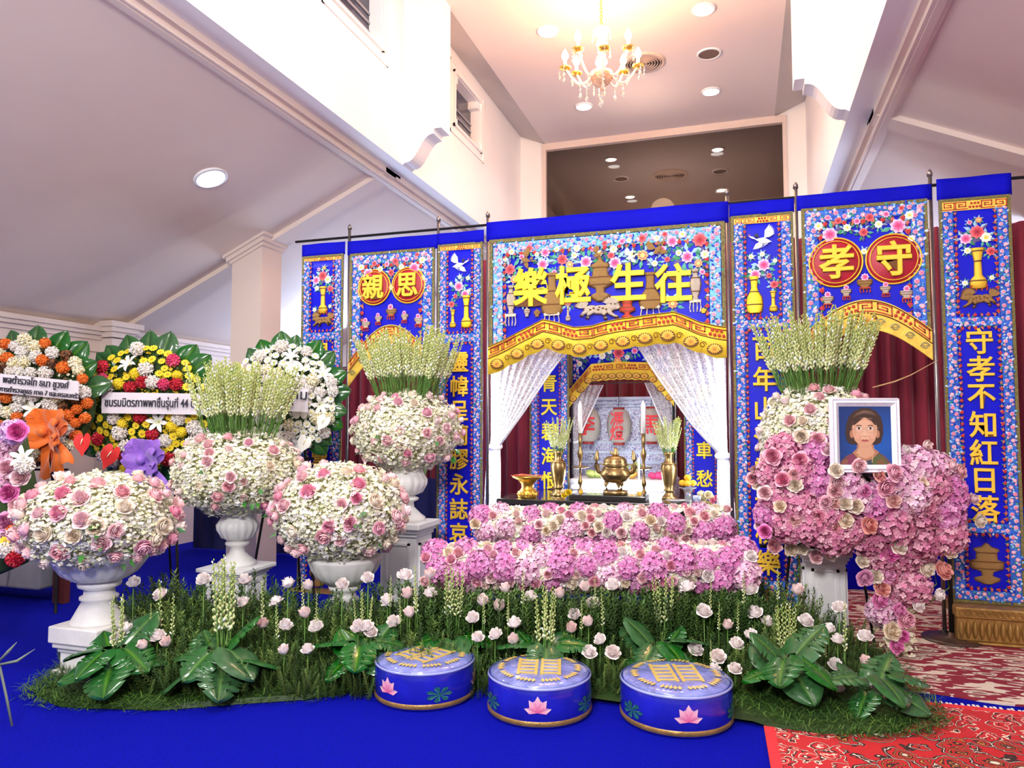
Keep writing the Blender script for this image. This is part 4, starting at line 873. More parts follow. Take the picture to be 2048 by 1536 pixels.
HYD = {'pink': [hydrangea_mesh([(.74, .25, .54), (.68, .20, .48), (.80, .38, .62), (.66, .28, .54)], (.34, .08, .22)) for _ in range(2)],
       'rose': [hydrangea_mesh([(.66, .22, .36), (.74, .34, .46), (.58, .18, .32), (.80, .46, .54)], (.30, .07, .14)) for _ in range(2)],
       'light': [hydrangea_mesh([(.84, .48, .68), (.80, .40, .62), (.88, .60, .74), (.86, .62, .68)], (.44, .16, .30)) for _ in range(2)],
       'lilac': [hydrangea_mesh([(.70, .40, .75), (.78, .50, .80), (.85, .62, .84)], (.45, .2, .5))]}
CREAMS = [(.88, .86, .62), (.92, .90, .78), (.94, .92, .86), (.80, .84, .52), (.90, .86, .70), (.95, .93, .88)]
def ball_filler(n=7500, cols=CREAMS, size=.033, zmin=-.95):
    D = fib(n); D = D[D[:, 2] > zmin]; D = D + rng.normal(0, .02, D.shape); D /= np.linalg.norm(D, axis=1, keepdims=True)
    lump = .025*np.sin(D[:, :1]*17 + 1) + .025*np.sin(D[:, 1:2]*19) + .02*np.sin(D[:, 2:3]*18)
    P = D*(.90 + lump + rng.random((len(D), 1))*.11); Nn = D + rng.normal(0, .45, D.shape)
    a = scatter(fv, ff, P, frames(Nn), size*(.75 + .6*rng.random(len(D))), pick(cols, len(D), .05)); b = (SV*.86, SF, np.tile(np.array((.42, .42, .18)), (len(SV), 1)))
    return mesh_arr('small_blossoms', *cat([a, b]), smooth=False)
FILL = [ball_filler(), ball_filler()]
# tuberose stalk: unit 1 m tall (scaled), buds on the upper part
def bud_template():
    prof = [(.0, 0), (.20, .25), (.27, .60), (.17, .86), (0, 1.0)]; V = []; F = []; n = 5
    for r, z in prof:
        for k in range(n): a = 2*PI*k/n; V.append((r*math.cos(a), r*math.sin(a), z))
    for i in range(4):
        for k in range(n): a, b = i*n + k, i*n + (k + 1) % n; F += [(a, b, b + n), (a, b + n, a + n)]
    return np.array(V, np.float32), np.array(F, np.int32)
bv, bf = bud_template(); btc = np.array([.75]*5 + [.95]*5 + [1]*15, np.float32)
def tuberose_mesh(seed, lo=.36, nb=36, bend=.05, nm='tuberose', bs=1.):
    r_ = np.random.default_rng(seed); ts = np.linspace(lo, .985, nb); P = []; Nn = []; S = []; C = []
    cx = lambda t: bend*t*t
    for i, t in enumerate(ts):
        a = i*2.4; q = (t - lo)/(1 - lo); lean = .55 - .35*q; d = np.array([math.cos(a)*lean, math.sin(a)*lean, .85])
        P.append((cx(t) + .006*math.cos(a), .006*math.sin(a), t)); Nn.append(d); S.append((.046 - .022*q)*bs*r_.uniform(.85, 1.15))
        C.append(lerp((.76, .78, .42), (.44, .50, .12), q**.7) if r_.random() > .12 else (.93, .93, .84))
    a = scatter(bv, bf, np.array(P), frames(np.array(Nn)), np.array(S), np.array(C), btc)
    m = MB(); m.tube([(cx(t), 0, t) for t in (0, .33, .66, .97)], [.0065, .006, .0045, .002], 5); V = np.array(m.v, np.float32); F = []
    for f_ in m.f:
        for k in range(1, len(f_) - 1): F.append((f_[0], f_[k], f_[k+1]))
    b = (V, np.array(F, np.int32), np.tile(np.array((.12, .26, .05)), (len(V), 1)))
    r2 = []                                                     # narrow leaves low on the stalk
    lv = MB()
    for k in range(4):
        a_ = k*2.1 + seed; z = .08 + .1*k; lv.add([(0, 0, z), (.012*math.cos(a_ + 1.5), .012*math.sin(a_ + 1.5), z), (.05*math.cos(a_), .05*math.sin(a_), z + .16)], [(0, 1, 2)])
    c_ = (np.array(lv.v, np.float32), np.array(lv.f, np.int32), np.tile(np.array((.16, .34, .07)), (len(lv.v), 1)))
    return mesh_arr(nm, *cat([a, b, c_]))
TUB = [tuberose_mesh(i, bs=1.3, bend=.03*(i % 3 - 1) + .03) for i in range(4)]
TUBS = [tuberose_mesh(i + 10, lo=.40, nb=26, bend=.02, bs=1.05) for i in range(3)]
def tube_stalk(parent, base, h, lean=(0, 0), k=0, m=TUB, w=True, name='tuberose_stalk'):
    d = Vector((lean[0], lean[1], 1)).normalized(); q = d.to_track_quat('Z', 'Y') @ Euler((0, 0, random.uniform(0, 6.28))).to_quaternion()
    return obj(name, m[k % len(m)], petalflat, parent, base, q.to_euler(), h, w=w)
def place_flower(me, parent, p, d, r, name='rose', m=petal):
    q = Vector(d).to_track_quat('Z', 'Y') @ Euler((0, 0, random.uniform(0, 6.28))).to_quaternion()
    return obj(name, me, m, parent, p, q.to_euler(), r, w=True)
# ================================================================== URNS WITH ROSE BALLS
def profile_obj(parent, name, prof, m, n=36, flute=None, loc=(0, 0, 0)): 
    b = MB(); b.lathe(prof, n, loc=loc, flute=flute); return b.build(name, m, parent, True, w=False)
def square_block(parent, name, parts, m, bev=.008):
    b = MB()
    for (hw, z0, z1) in parts: b.box((-hw, -hw, z0), (hw, hw, z1))
    return bevel(b.build(name, m, parent, False, w=False), bev)
def panel_pedestal(t, hw, z1, m):
    square_block(t, 'pedestal', [(hw*1.25, 0, z1*.06), (hw*1.12, z1*.06, z1*.10), (hw, z1*.10, z1*.86), (hw*1.08, z1*.86, z1*.90), (hw*1.18, z1*.90, z1*.94), (hw*1.32, z1*.94, z1)], m, .006)
    for (dx, dy, rz) in ((0, -1, 0), (1, 0, PI/2), (-1, 0, -PI/2)):
        b = MB(); a = hw*.68; z0, z2 = z1*.18, z1*.80
        for (x0, zz0, x1, zz1) in ((-a, z0, a, z0 + .018), (-a, z2 - .018, a, z2), (-a, z0, -a + .018, z2), (a - .018, z0, a, z2)): b.box((x0, -hw - .014, zz0), (x1, -hw + .001, zz1))
        a2 = a - .035; b.box((-a2, -hw - .008, z0 + .035), (a2, -hw + .001, z2 - .035))
        obj('panel_moulding', b.mesh('panel_moulding'), m, t, rot=(0, 0, rz))
def low_urn(t, s, zp):
    """wide fluted bowl on a stem and square plinth; zp plinth height"""
    square_block(t, 'plinth', [(.165*s, 0, .03), (.135*s, .03, zp*.45), (.145*s, zp*.45, zp*.55), (.165*s, zp*.55, zp*.66), (.18*s, zp*.66, zp)], stonem)
    profile_obj(t, 'stem', [(.155*s, zp), (.15*s, zp + .012), (.135*s, zp + .04), (.11*s, zp + .09), (.09*s, zp + .13), (.105*s, zp + .14), (.105*s, zp + .155), (.085*s, zp + .165), (.082*s, zp + .20), (.115*s, zp + .215), (.12*s, zp + .235), (.1*s, zp + .25)], stonem)
    profile_obj(t, 'bowl', [(.08*s, zp + .245), (.15*s, zp + .26), (.21*s, zp + .30), (.25*s, zp + .355), (.27*s, zp + .41), (.275*s, zp + .43), (.25*s, zp + .44)], stonem, 72, (zp + .255, zp + .40, 20, .06))
    return zp + .42
def tall_urn(t, s, zp):
    profile_obj(t, 'foot', [(.15*s, zp), (.15*s, zp + .03*s), (.11*s, zp + .06*s), (.06*s, zp + .11*s), (.055*s, zp + .15*s), (.095*s, zp + .17*s), (.095*s, zp + .185*s), (.06*s, zp + .20*s)], stonem)
    profile_obj(t, 'bowl', [(.06*s, zp + .20*s), (.13*s, zp + .23*s), (.165*s, zp + .29*s), (.17*s, zp + .33*s), (.14*s, zp + .375*s), (.125*s, zp + .40*s), (.125*s, zp + .52*s), (.14*s, zp + .60*s), (.17*s, zp + .64*s), (.16*s, zp + .65*s)], stonem, 72, (zp + .215*s, zp + .36*s, 16, .08))
    return zp + .62*s
def rose_ball(name, label, urn_p, bc, rx, rz, nro, seed, fidx=0, rsz=.037, mix=('pale', 'pale', 'pink', 'pale', 'cream', 'bud'), tub=None, roses=()):
    random.seed(seed); t = thing(name, label, 'flowers', bc, 'rose balls on white urns')
    f = obj('small_blossoms', FILL[fidx], petalflat, t, (0, 0, 0), (0, 0, seed*1.7), (rx*.97, rx*.90, rz*.97), kind='stuff')
    view = (CAM - Vector(bc)); view.z = 0; va = math.atan2(view.y, view.x); pts = []
    tries = 0
    while len(pts) < nro and tries < 6000:
        tries += 1
        a = va + random.uniform(-2.1, 2.1)*(1 if random.random() < .8 else 1.5); z = random.uniform(-.72, .9); r = math.sqrt(1 - z*z); d = Vector((r*math.cos(a), r*math.sin(a), z))
        if any((d - q).length < .20 for q in pts): continue
        pts.append(d)
    for d in pts:
        p = Vector((d.x*rx*1.0, d.y*rx*.93, d.z*rz*1.0)); n = Vector((d.x/rx, d.y/rx, d.z/rz)).normalized() + Vector((random.uniform(-.25, .25), random.uniform(-.25, .25), random.uniform(-.1, .35)))
        k = random.choice(mix); place_flower(ROSE[k], t, Vector(bc) + p, n, rsz*random.uniform(.82, 1.15))
    for i in range(10):
        d = Vector((math.cos(va + random.uniform(-1.5, 1.5)), math.sin(va + random.uniform(-1.5, 1.5)), random.uniform(-.9, .2))).normalized(); p = Vector(bc) + Vector((d.x*rx, d.y*rx*.93, d.z*rz))
        place_flower(LEAFS, t, p, d + Vector((0, 0, -.3)), .05, 'leaf', leafm)
    if tub:
        n, h, wpx = tub
        for i in range(n):
            a = random.uniform(0, 2*PI); q = math.sqrt(random.random()); bx_ = q*wpx*.45; p = Vector(bc) + Vector((bx_*math.cos(a), bx_*math.sin(a)*.8, rz*.75))
            tube_stalk(t, p, h*random.uniform(.82, 1.06)*(1 - .1*q), (q*math.cos(a)*.42*random.uniform(.7, 1.2), q*math.sin(a)*.34), i)
    return t
def small_leaf():
    mb = MB(); G = (.06, .22, .05); pts = []
    mb.add([(0, 0, 0), (.35, .28, .5), (0, .1, 1.3), (-.35, .28, .5), (0, .12, .55)], [(0, 1, 4), (1, 2, 4), (2, 3, 4), (3, 0, 4)], G); return mb.mesh('leaf', True)
LEAFS = small_leaf()
def urn(kind, label, base, s, zp, hw=None):
    t = thing('garden_urn', label, 'urn', base, 'white stone urns')
    if kind == 'low': return low_urn(t, s, zp)
    panel_pedestal(t, hw, zp, whitepaint); return tall_urn(t, s, zp)
def gp(px, py): return atZ(px, py, 0)
# 1 near left
B = gp(194, 1338); D = depth(B); bc = atD(199, 1040, D); zp = atD(194, 1243, D).z
urn('low', 'white stone urn with fluted bowl on square plinth, nearest the blue floor corner', B, 1.05*D/4.5, zp)
rose_ball('rose_ball', 'large ball of white blossoms and pink roses on the urn nearest the blue floor corner', B, bc, 152*D/FPX, 100*D/FPX, 62, 31, 0, .046)
# 3 near middle
B = gp(688, 1292); D = depth(B); bc = atD(680, 1022, D); zp = atD(690, 1242, D).z
urn('low', 'white stone urn with fluted bowl half sunk in the green bed', B, .92, max(.12, zp))
rose_ball('rose_ball', 'round ball of white blossoms and pink roses in front between the two tuberose urns', B, bc, 134*D/FPX, 102*D/FPX, 58, 33, 1, .044)
# 2 rear left
D = 5.35; bc = atD(478, 945, D); B = Vector((bc.x, bc.y, 0)); zu = atD(478, 1128, D).z
s2 = (bc.z - .12 - zu)/.62
urn('tall', 'white stone campana urn in front of the square column', B, s2, zu, .15)
rose_ball('rose_ball', 'ball of pink roses topped by tuberoses, standing before the square column', B, bc, 130*D/FPX, 88*D/FPX, 56, 32, 1, .038, tub=(120, .60, 165*D/FPX))
# 4 by the crane banner
D = 5.75; bc = atD(815, 862, D); B = Vector((bc.x, bc.y, 0)); zu = atD(820, 1040, D).z; s4 = (bc.z - .10 - zu)/.62
urn('tall', 'white campana urn on panelled pedestal before the eight-character banner', B, s4, zu, .15)
rose_ball('rose_ball', 'ball of pink roses topped by tuberoses, before the eight-character banner', B, bc, 112*D/FPX, 84*D/FPX, 54, 34, 0, .036, tub=(120, .58, 150*D/FPX))
# 5 behind the portrait
D = 5.15; bc = atD(1640, 870, D); B = Vector((bc.x, bc.y, 0)); zu = atD(1650, 1092, D).z; s5 = .9*(bc.z - .12 - zu)/.62
urn('tall', 'white urn on panelled pedestal half hidden behind the portrait flowers', B, s5, zu, .13)
rose_ball('rose_ball', 'ball of pink roses topped by tuberoses, behind the framed portrait', B, bc, 122*D/FPX, 104*D/FPX, 54, 35, 1, .038, tub=(130, .62, 160*D/FPX))
# ================================================================== FLOWER HEDGES
def hedge(label, x0, x1, ytop, ybot, D0, D1, seed, nh, nr):
    """long low bank of hydrangea heads, roses and white blossoms"""
    random.seed(seed); a = atD(x0, (ytop + ybot)/2, D0); b = atD(x1, (ytop + ybot)/2, D1); mid = (a + b)/2; hz = (ybot - ytop)/2*mpx(mid)
    t = thing('flower_bank', label, 'flowers', (mid.x, mid.y, mid.z - hz), 'pink flower banks before the altar'); u = (b - a); L_ = u.length; u = u/L_; nrm = Vector((u.y, -u.x, 0)); nrm = nrm if nrm.y < 0 else -nrm
    m = MB(); c = [a - u*.02, b + u*.02]; dpt = .16
    m.add([tuple(p + nrm*q + Vector((0, 0, z))) for p in c for q in (-dpt, dpt*.3) for z in (-hz*1.2, hz*.2)], [(0, 1, 3, 2), (4, 6, 7, 5), (0, 4, 5, 1), (2, 3, 7, 6), (1, 5, 7, 3), (0, 2, 6, 4)]); m.build('trough', M('dark_green_foam', (.05, .10, .03), .9), t)
    for s in (.12, .88):
        lg = MB(); p = a + u*L_*s; lg.tube([(p.x, p.y, .0), (p.x, p.y, a.z - hz*.9)], .02, 8); lg.build('leg', blackm, t)
    n = int(2600*L_/2.0); s = rng.random(n)*L_; v = rng.uniform(-1, 1, n); ang = v*PI*.52
    P = np.array(a)[None] + np.array(u)[None]*s[:, None] + np.array(nrm)[None]*(np.cos(ang)*.13)[:, None]; P[:, 2] += np.sin(ang)*hz*.95; Nn = np.array(nrm)[None]*np.cos(ang)[:, None] + np.array([[0, 0, 1.]])*np.sin(ang)[:, None] + rng.normal(0, .4, (n, 3))
    V, F, C = scatter(fv, ff, P, frames(Nn), .020*(.8 + .7*rng.random(n)), pick(CREAMS + [(.92, .84, .74)], n, .05)); o = obj('small_blossoms', mesh_arr('small_blossoms', V, F, C, smooth=False), petalflat, t, w=True); o['kind'] = 'stuff'
    pts = []
    tr = 0
    while len(pts) < nh and tr < 9000:
        tr += 1; ss = random.uniform(0, L_); an = random.uniform(-.25, 1.0) if random.random() < .75 else random.uniform(-1.1, 0); p = a + u*ss + nrm*(math.cos(an*1.5)*.13) + Vector((0, 0, math.sin(an*1.5)*hz*.8))
        if any((p - q).length < .135 for q in pts): continue
        pts.append(p); r = random.uniform(.075, .098); k = random.choice(['pink', 'pink', 'light', 'pink']); d = nrm*math.cos(an*1.5) + Vector((0, 0, .35 + math.sin(an*1.5)))
        place_flower(random.choice(HYD[k]), t, p - d.normalized()*.03, d, r, 'hydrangea', petalflat)
    rp = []; tr = 0
    while len(rp) < nr and tr < 6000:
        tr += 1; ss = random.uniform(-.03, L_ + .03); an = random.uniform(-1.0, 1.0); p = a + u*ss + nrm*(math.cos(an*1.5)*.165) + Vector((0, 0, math.sin(an*1.5)*hz*.95))
        if any((p - q).length < .10 for q in pts) or any((p - q).length < .06 for q in rp): continue
        rp.append(p); place_flower(ROSE[random.choice(['pale', 'cream', 'pale', 'pink', 'white', 'bud'])], t, p, nrm*math.cos(an) + Vector((random.uniform(-.3, .3), 0, .25 + math.sin(an))), random.uniform(.030, .040))
    return t
hedge('upper bank of pink hydrangeas and cream roses just below the altar table', 962, 1450, 1012, 1092, 5.25, 5.05, 41, 26, 60)
hedge('lower front bank of pink hydrangeas and roses above the green foliage', 868, 1488, 1086, 1176, 4.85, 4.60, 42, 38, 85)
# ================================================================== HEART SHAPED SPRAY WITH PORTRAIT
def heart():
    random.seed(51); D = 4.72; base = atZ(1800, 1305, 0); B = atD(1735, 1010, D)
    t = thing('heart_spray', 'big heart shaped spray of pink hydrangeas and roses trailing down to the floor', 'flowers', (B.x, B.y, 0))
    V_ = lambda px, py, off=0: atD(px, py, D - off)
    bulge = lambda px, py: .16*max(0, 1 - ((px - 1735)/230)**2)*max(0, 1 - ((py - 1000)/130)**2) + .05
    back = -FWD
    H = [(1575, 905, 44, 'rose'), (1640, 905, 46, 'pink'), (1545, 950, 34, 'rose'), (1600, 945, 44, 'rose'), (1632, 965, 48, 'pink'), (1560, 1000, 38, 'rose'), (1600, 1010, 44, 'rose'), (1540, 1030, 34, 'pink'), (1578, 1050, 42, 'rose'), (1625, 1050, 44, 'rose'), (1660, 1020, 44, 'rose'), (1665, 1070, 44, 'rose'), (1695, 975, 44, 'light'), (1720, 1000, 40, 'light'), (1750, 1010, 46, 'pink'), (1700, 1055, 42, 'rose'), (1740, 1080, 48, 'rose'), (1790, 1050, 54, 'rose'), (1790, 960, 46, 'light'), (1790, 925, 46, 'light'), (1835, 935, 48, 'light'), (1880, 940, 44, 'light'), (1860, 975, 48, 'rose'), (1820, 990, 48, 'light'), (1900, 985, 46, 'pink'), (1890, 1025, 50, 'pink'), (1845, 1030, 46, 'rose'), (1920, 1000, 30, 'pink'), (1890, 1070, 46, 'rose'), (1845, 1080, 48, 'rose'), (1760, 930, 34, 'light'), (1760, 1110, 42, 'rose'), (1810, 1110, 44, 'rose'), (1850, 1115, 36, 'rose'), (1770, 1145, 36, 'rose'), (1820, 1170, 46, 'rose'), (1800, 1195, 38, 'rose'), (1765, 1225, 32, 'light'), (1790, 1245, 30, 'light')]
    for px, py, r, k in H:
        o = bulge(px, py); p = V_(px, py, o); d = back*1.0 + Vector((0, 0, .35 + (1000 - py)*.002)) + (CR @ Vector((1, 0, 0)))*(px - 1735)*.003
        place_flower(random.choice(HYD[k]), t, p + FWD*random.uniform(.0, .07), d, r*mpx(p)*random.uniform(.78, .90), 'hydrangea', petalflat)
    R = [(1510, 940, 14, 'bud'), (1507, 957, 14, 'pale'), (1517, 968, 14, 'cream'), (1528, 928, 13, 'pale'), (1545, 912, 18, 'pink'), (1600, 920, 17, 'pink'), (1565, 958, 16, 'pink'), (1588, 950, 12, 'peach'), (1590, 970, 16, 'cream'), (1530, 985, 15, 'pale'), (1560, 1012, 13, 'cream'), (1672, 940, 15, 'cream'), (1718, 932, 15, 'pale'), (1675, 965, 17, 'pale'), (1670, 983, 16, 'pale'), (1652, 1006, 14, 'pink'), (1670, 1006, 13, 'peach'), (1690, 1006, 15, 'cream'), (1712, 1012, 16, 'cream'), (1730, 983, 13, 'magenta'), (1760, 950, 13, 'peach'), (1790, 945, 18, 'pink'), (1773, 975, 20, 'pink'), (1843, 967, 16, 'cream'), (1855, 1015, 20, 'pink'), (1788, 1002, 15, 'peach'), (1635, 1035, 18, 'pink'), (1590, 1040, 14, 'peach'), (1692, 1040, 16, 'cream'), (1740, 1050, 18, 'peach'), (1672, 1056, 15, 'peach'), (1920, 943, 17, 'pale'), (1948, 998, 12, 'pale'), (1923, 1045, 15, 'pale'), (1903, 1100, 17, 'cream'), (1522, 1050, 14, 'pale'), (1530, 1062, 14, 'magenta'), (1549, 1092, 15, 'pale'), (1583, 1099, 14, 'cream'), (1605, 1097, 13, 'cream'), (1632, 1113, 14, 'pale'), (1662, 1107, 15, 'cream'), (1693, 1100, 13, 'pale'), (1798, 1092, 17, 'cream'), (1782, 1107, 19, 'magenta'), (1725, 1122, 14, 'cream'), (1732, 1157, 17, 'magenta'), (1752, 1152, 15, 'cream'), (1777, 1150, 16, 'magenta'), (1765, 1177, 16, 'peach'), (1855, 1137, 18, 'cream'), (1888, 1140, 20, 'peach'), (1880, 1190, 14, 'white'), (1762, 1200, 17, 'magenta'), (1837, 1210, 14, 'white'), (1800, 1222, 14, 'magenta'), (1813, 1240, 19, 'pink'), (1785, 1262, 19, 'cream'), (1806, 1273, 14, 'magenta'), (1795, 1292, 15, 'magenta'), (1655, 898, 15, 'pale'), (1603, 873, 16, 'cream'), (1635, 878, 16, 'pale'), (1853, 890, 14, 'bud'), (1812, 900, 12, 'budwhite'), (1905, 930, 12, 'pale'), (1962, 1042, 14, 'cream')]
    for px, py, r, k in R:
        edge = px < 1530 or px > 1915 or (py > 1085 and px < 1700); o = .02 if edge else bulge(px, py) + .07 + (.10 if 1655 < px < 1800 and py < 950 else 0); p = V_(px, py, o); d = back + (CR @ Vector((1, 0, 0)))*((px - 1735)*.0022 + random.uniform(-.25, .25)) + Vector((0, 0, random.uniform(-.05, .5)))
        place_flower(ROSE[k], t, p, d, r*mpx(p)*.92)
        if edge: sm = MB(); sm.tube([p, p.lerp(V_(1735, 1000), .35)], .003, 4); sm.build('stem', stemm, t)
    n = 420; V0 = np.array([V_(1800 + rng.normal(0, 16), rng.uniform(1215, 1345), .02 + rng.normal(0, .03)) for _ in range(n)]); V_o = scatter(fv, ff, V0, frames(np.tile(np.array(back), (n, 1)) + rng.normal(0, .6, (n, 3))), .017*(.8 + .6*rng.random(n)), pick([(.88, .82, .58), (.82, .74, .50), (.92, .88, .70)], n)); o = obj('trailing_blossoms', mesh_arr('trailing_blossoms', *V_o, smooth=False), petalflat, t, w=True); o['kind'] = 'stuff'
    m = MB(); c = [V_(1540, 1085), V_(1900, 1085), V_(1900, 935), V_(1540, 935)]; m.add([tuple(p + FWD*.04) for p in c] + [tuple(p + FWD*.14) for p in c], [(0, 1, 2, 3), (7, 6, 5, 4), (0, 4, 5, 1), (1, 5, 6, 2), (2, 6, 7, 3), (3, 7, 4, 0)]); m.build('flower_foam', M('dark_green_foam'), t)
    for (ax, ay, bx_, by) in ((1520, 1092, 1920, 1100), ):
        q = MB(); q.tube([V_(ax, ay, -.1), V_(bx_, by, -.1)], .012, 6); q.build('rail', blackm, t)
    for i in range(7): p0 = V_(1740 + 25*i, 1090 + 8*i, -.02); q = MB(); q.tube([p0, p0 + Vector((.02, 0, -.12)), V_(1800, 1200 + 8*i, 0)], .004, 4); q.build('stem', stemm, t)
    # pole stand
    bs = atZ(1904, 1282, 0); st = thing('flower_stand', 'dark metal pole stand with flat round foot behind the heart spray', 'stand', bs)
    q = MB(); q.tube([(bs.x, bs.y, .02), (bs.x, bs.y, atY(1900, 1040, bs.y).z)], .016, 10); q.build('pole', blackm, st, True)
    q = MB(); q.lathe([(.19, .012), (.19, .022), (.16, .03), (.03, .034), (.02, .06)], 28); q.build('round_foot', M('bronze_dark', (.10, .06, .045), .4, .5), st, True, w=False)
heart()
# --- framed portrait
def portrait():
    D = 4.50; P = lambda px, py: atD(px, py, D); O = P(1729, 871)
    t = thing('framed_portrait', 'white framed portrait photograph of an elderly person in glasses and patterned top', 'portrait', (O.x, O.y, P(1729, 945).z))
    S = mpx(O); rot = (0, 0, YAW); loc = O
    def L(name, mb, m, smooth=False): me = mb.mesh(name, smooth); return obj(name, me, m, t, loc, rot, w=True)
    hw, hh = 69*S, 75*S; fw = 17*S
    prof = [(0, 0, 0), (.15, 0, -.030), (.35, 0, -.022), (.55, 0, -.03), (.8, 0, -.018), (1, 0, -.010)]
    f_ = MB()
    for (ax, az, bx_, bz, nx, nz) in ((-1, -1, 1, -1, 0, 1), (1, -1, 1, 1, -1, 0), (1, 1, -1, 1, 0, -1), (-1, 1, -1, -1, 1, 0)):
        vs = []
        for q, _, y in prof:
            vs += [((ax*(hw - q*fw)), y, az*(hh - q*fw)), ((bx_*(hw - q*fw)), y, bz*(hh - q*fw))]
        f_.add(vs, [(2*i, 2*i + 1, 2*i + 3, 2*i + 2) for i in range(len(prof) - 1)])
    f_.box((-hw, 0, -hh), (hw, .012, hh)); L('frame', f_, M('frame_white', (.82, .84, .92), .4, nscale=60, namt=.06, bump=.25, bscale=160))
    bd = MB()
    for s_, n in ((0, 26), (1, 28)):
        for k in range(n):
            u = -1 + 2*(k + .5)/n
            for q in (-1, 1):
                c = (u*(hw - .55*fw), q*(hh - .55*fw)) if s_ == 0 else (q*(hw - .55*fw), u*(hh - .55*fw)); r = 1.5*S
                bd.add([(c[0] - r, -.029, c[1]), (c[0], -.029, c[1] - r), (c[0] + r, -.029, c[1]), (c[0], -.029, c[1] + r), (c[0], -.034, c[1])], [(0, 1, 4), (1, 2, 4), (2, 3, 4), (3, 0, 4)])
    fo = [c_ for c_ in t.children if c_.name.startswith('frame')][0]; bo = obj('frame_beading', bd.mesh('frame_beading'), M('frame_white'), fo)
    pr = MB(); iw, ih = hw - fw, hh - fw; y = -.008
    def poly(pts, c, dy): pr.poly([((px - 1729)*S, y - dy*.00025, (871 - py)*S) for px, py in pts][::-1], c)
    def ell(cx, cy, rx, ry, c, dy, n=24, a0=0, a1=2*PI): poly([(cx + rx*math.cos(a0 + (a1 - a0)*k/n), cy + ry*math.sin(a0 + (a1 - a0)*k/n)) for k in range(n)], c, dy)
    # gradient studio backdrop
    l, r, u, d = 1677, 1781, 813, 933; G = 6
    for i in range(G):
        for j in range(G):
            xa, xb, ya, yb_ = l + (r - l)*i/G, l + (r - l)*(i + 1)/G, u + (d - u)*j/G, u + (d - u)*(j + 1)/G
            pr.add([((x_ - 1729)*S, y, (871 - z_)*S) for x_, z_ in ((xa, yb_), (xb, yb_), (xb, ya), (xa, ya))], [(0, 1, 2, 3)], [(.01, .04 + .07*v, .18 + .30*v) for v in [max(0, 1 - math.hypot((x_ - 1760)/90, (z_ - 890)/90)) for x_, z_ in ((xa, yb_), (xb, yb_), (xb, ya), (xa, ya))]])
    ins = lambda pts: [(min(max(a, l), r), min(max(b, u), d)) for a, b in pts]
    SK, SKD, SKS, HR, HRL = (.66, .36, .22), (.46, .21, .12), (.74, .44, .29), (.055, .030, .022), (.20, .12, .08)
    poly(ins([(1677, 933), (1679, 922), (1690, 912), (1704, 905), (1716, 898), (1745, 898), (1755, 904), (1768, 913), (1778, 924), (1781, 933)]), (.16, .07, .06), 1)
    poly(ins([(1690, 933), (1692, 914), (1704, 906), (1712, 920), (1716, 933)]), (.22, .05, .10), 2); poly(ins([(1740, 933), (1744, 915), (1757, 907), (1768, 918), (1774, 933)]), (.10, .13, .05), 2); poly([(1716, 933), (1712, 918), (1726, 925), (1740, 916), (1742, 933)], (.05, .07, .10), 3); poly([(1752, 933), (1750, 922), (1762, 914), (1768, 933)], (.20, .10, .04), 3); poly([(1678, 932), (1684, 920), (1694, 918), (1692, 932)], (.26, .10, .08), 3)
    poly([(1712, 880), (1745, 880), (1746, 897), (1756, 904), (1742, 918), (1728, 922), (1714, 917), (1703, 905), (1712, 897)], SKD, 4); poly([(1716, 890), (1742, 890), (1743, 900), (1748, 905), (1738, 914), (1728, 917), (1718, 913), (1710, 905), (1715, 899)], SK, 5)
    for s_ in (-1, 1): poly([(1729 + s_*15, 896), (1729 + s_*16.5, 896), (1729 + s_*13, 925), (1729 + s_*11.5, 925)], (.6, .42, .2), 6)
    hair = [(1692, 882), (1689, 868), (1691, 850), (1697, 833), (1708, 822), (1722, 816), (1738, 816), (1752, 822), (1761, 834), (1765, 850), (1765, 868), (1760, 884), (1752, 889), (1706, 889), (1698, 888)]
    poly(hair, HR, 7)
    poly([(1704, 836), (1713, 826), (1727, 820), (1742, 822), (1752, 831), (1742, 829), (1727, 827), (1713, 831)], lerp(HR, HRL, .6), 8); poly([(1712, 828), (1727, 822), (1738, 823), (1726, 826)], HRL, 9)
    for k in range(0): x_ = 1704 + 6*k; poly([(x_, 842 - 9*math.sin(PI*k/8)), (x_ + 1.5, 826 - 5*math.sin(PI*k/8)), (x_ + 3, 825 - 5*math.sin(PI*k/8)), (x_ + 2, 842 - 9*math.sin(PI*k/8))], lerp(HRL, (.28, .17, .1), .5), 9)
    for s_ in (-1, 1): ell(1728 + s_*26, 868, 4, 8, SKD, 8)
    face = [(1703, 856), (1704, 846), (1712, 838), (1728, 835), (1744, 838), (1752, 847), (1753, 858), (1752, 870), (1748, 881), (1740, 890), (1728, 895), (1716, 890), (1708, 881), (1704, 870)]
    poly(face, SK, 10); ell(1728, 862, 17, 22, SKS, 11); ell(1714, 873, 6, 5, (.72, .38, .26), 12); ell(1742, 873, 6, 5, (.72, .38, .26), 12)
    poly([(1702, 850), (1710, 838), (1726, 836), (1718, 842), (1708, 850)], HR, 12); poly([(1753, 850), (1747, 839), (1730, 836), (1742, 842), (1748, 850)], HR, 12)
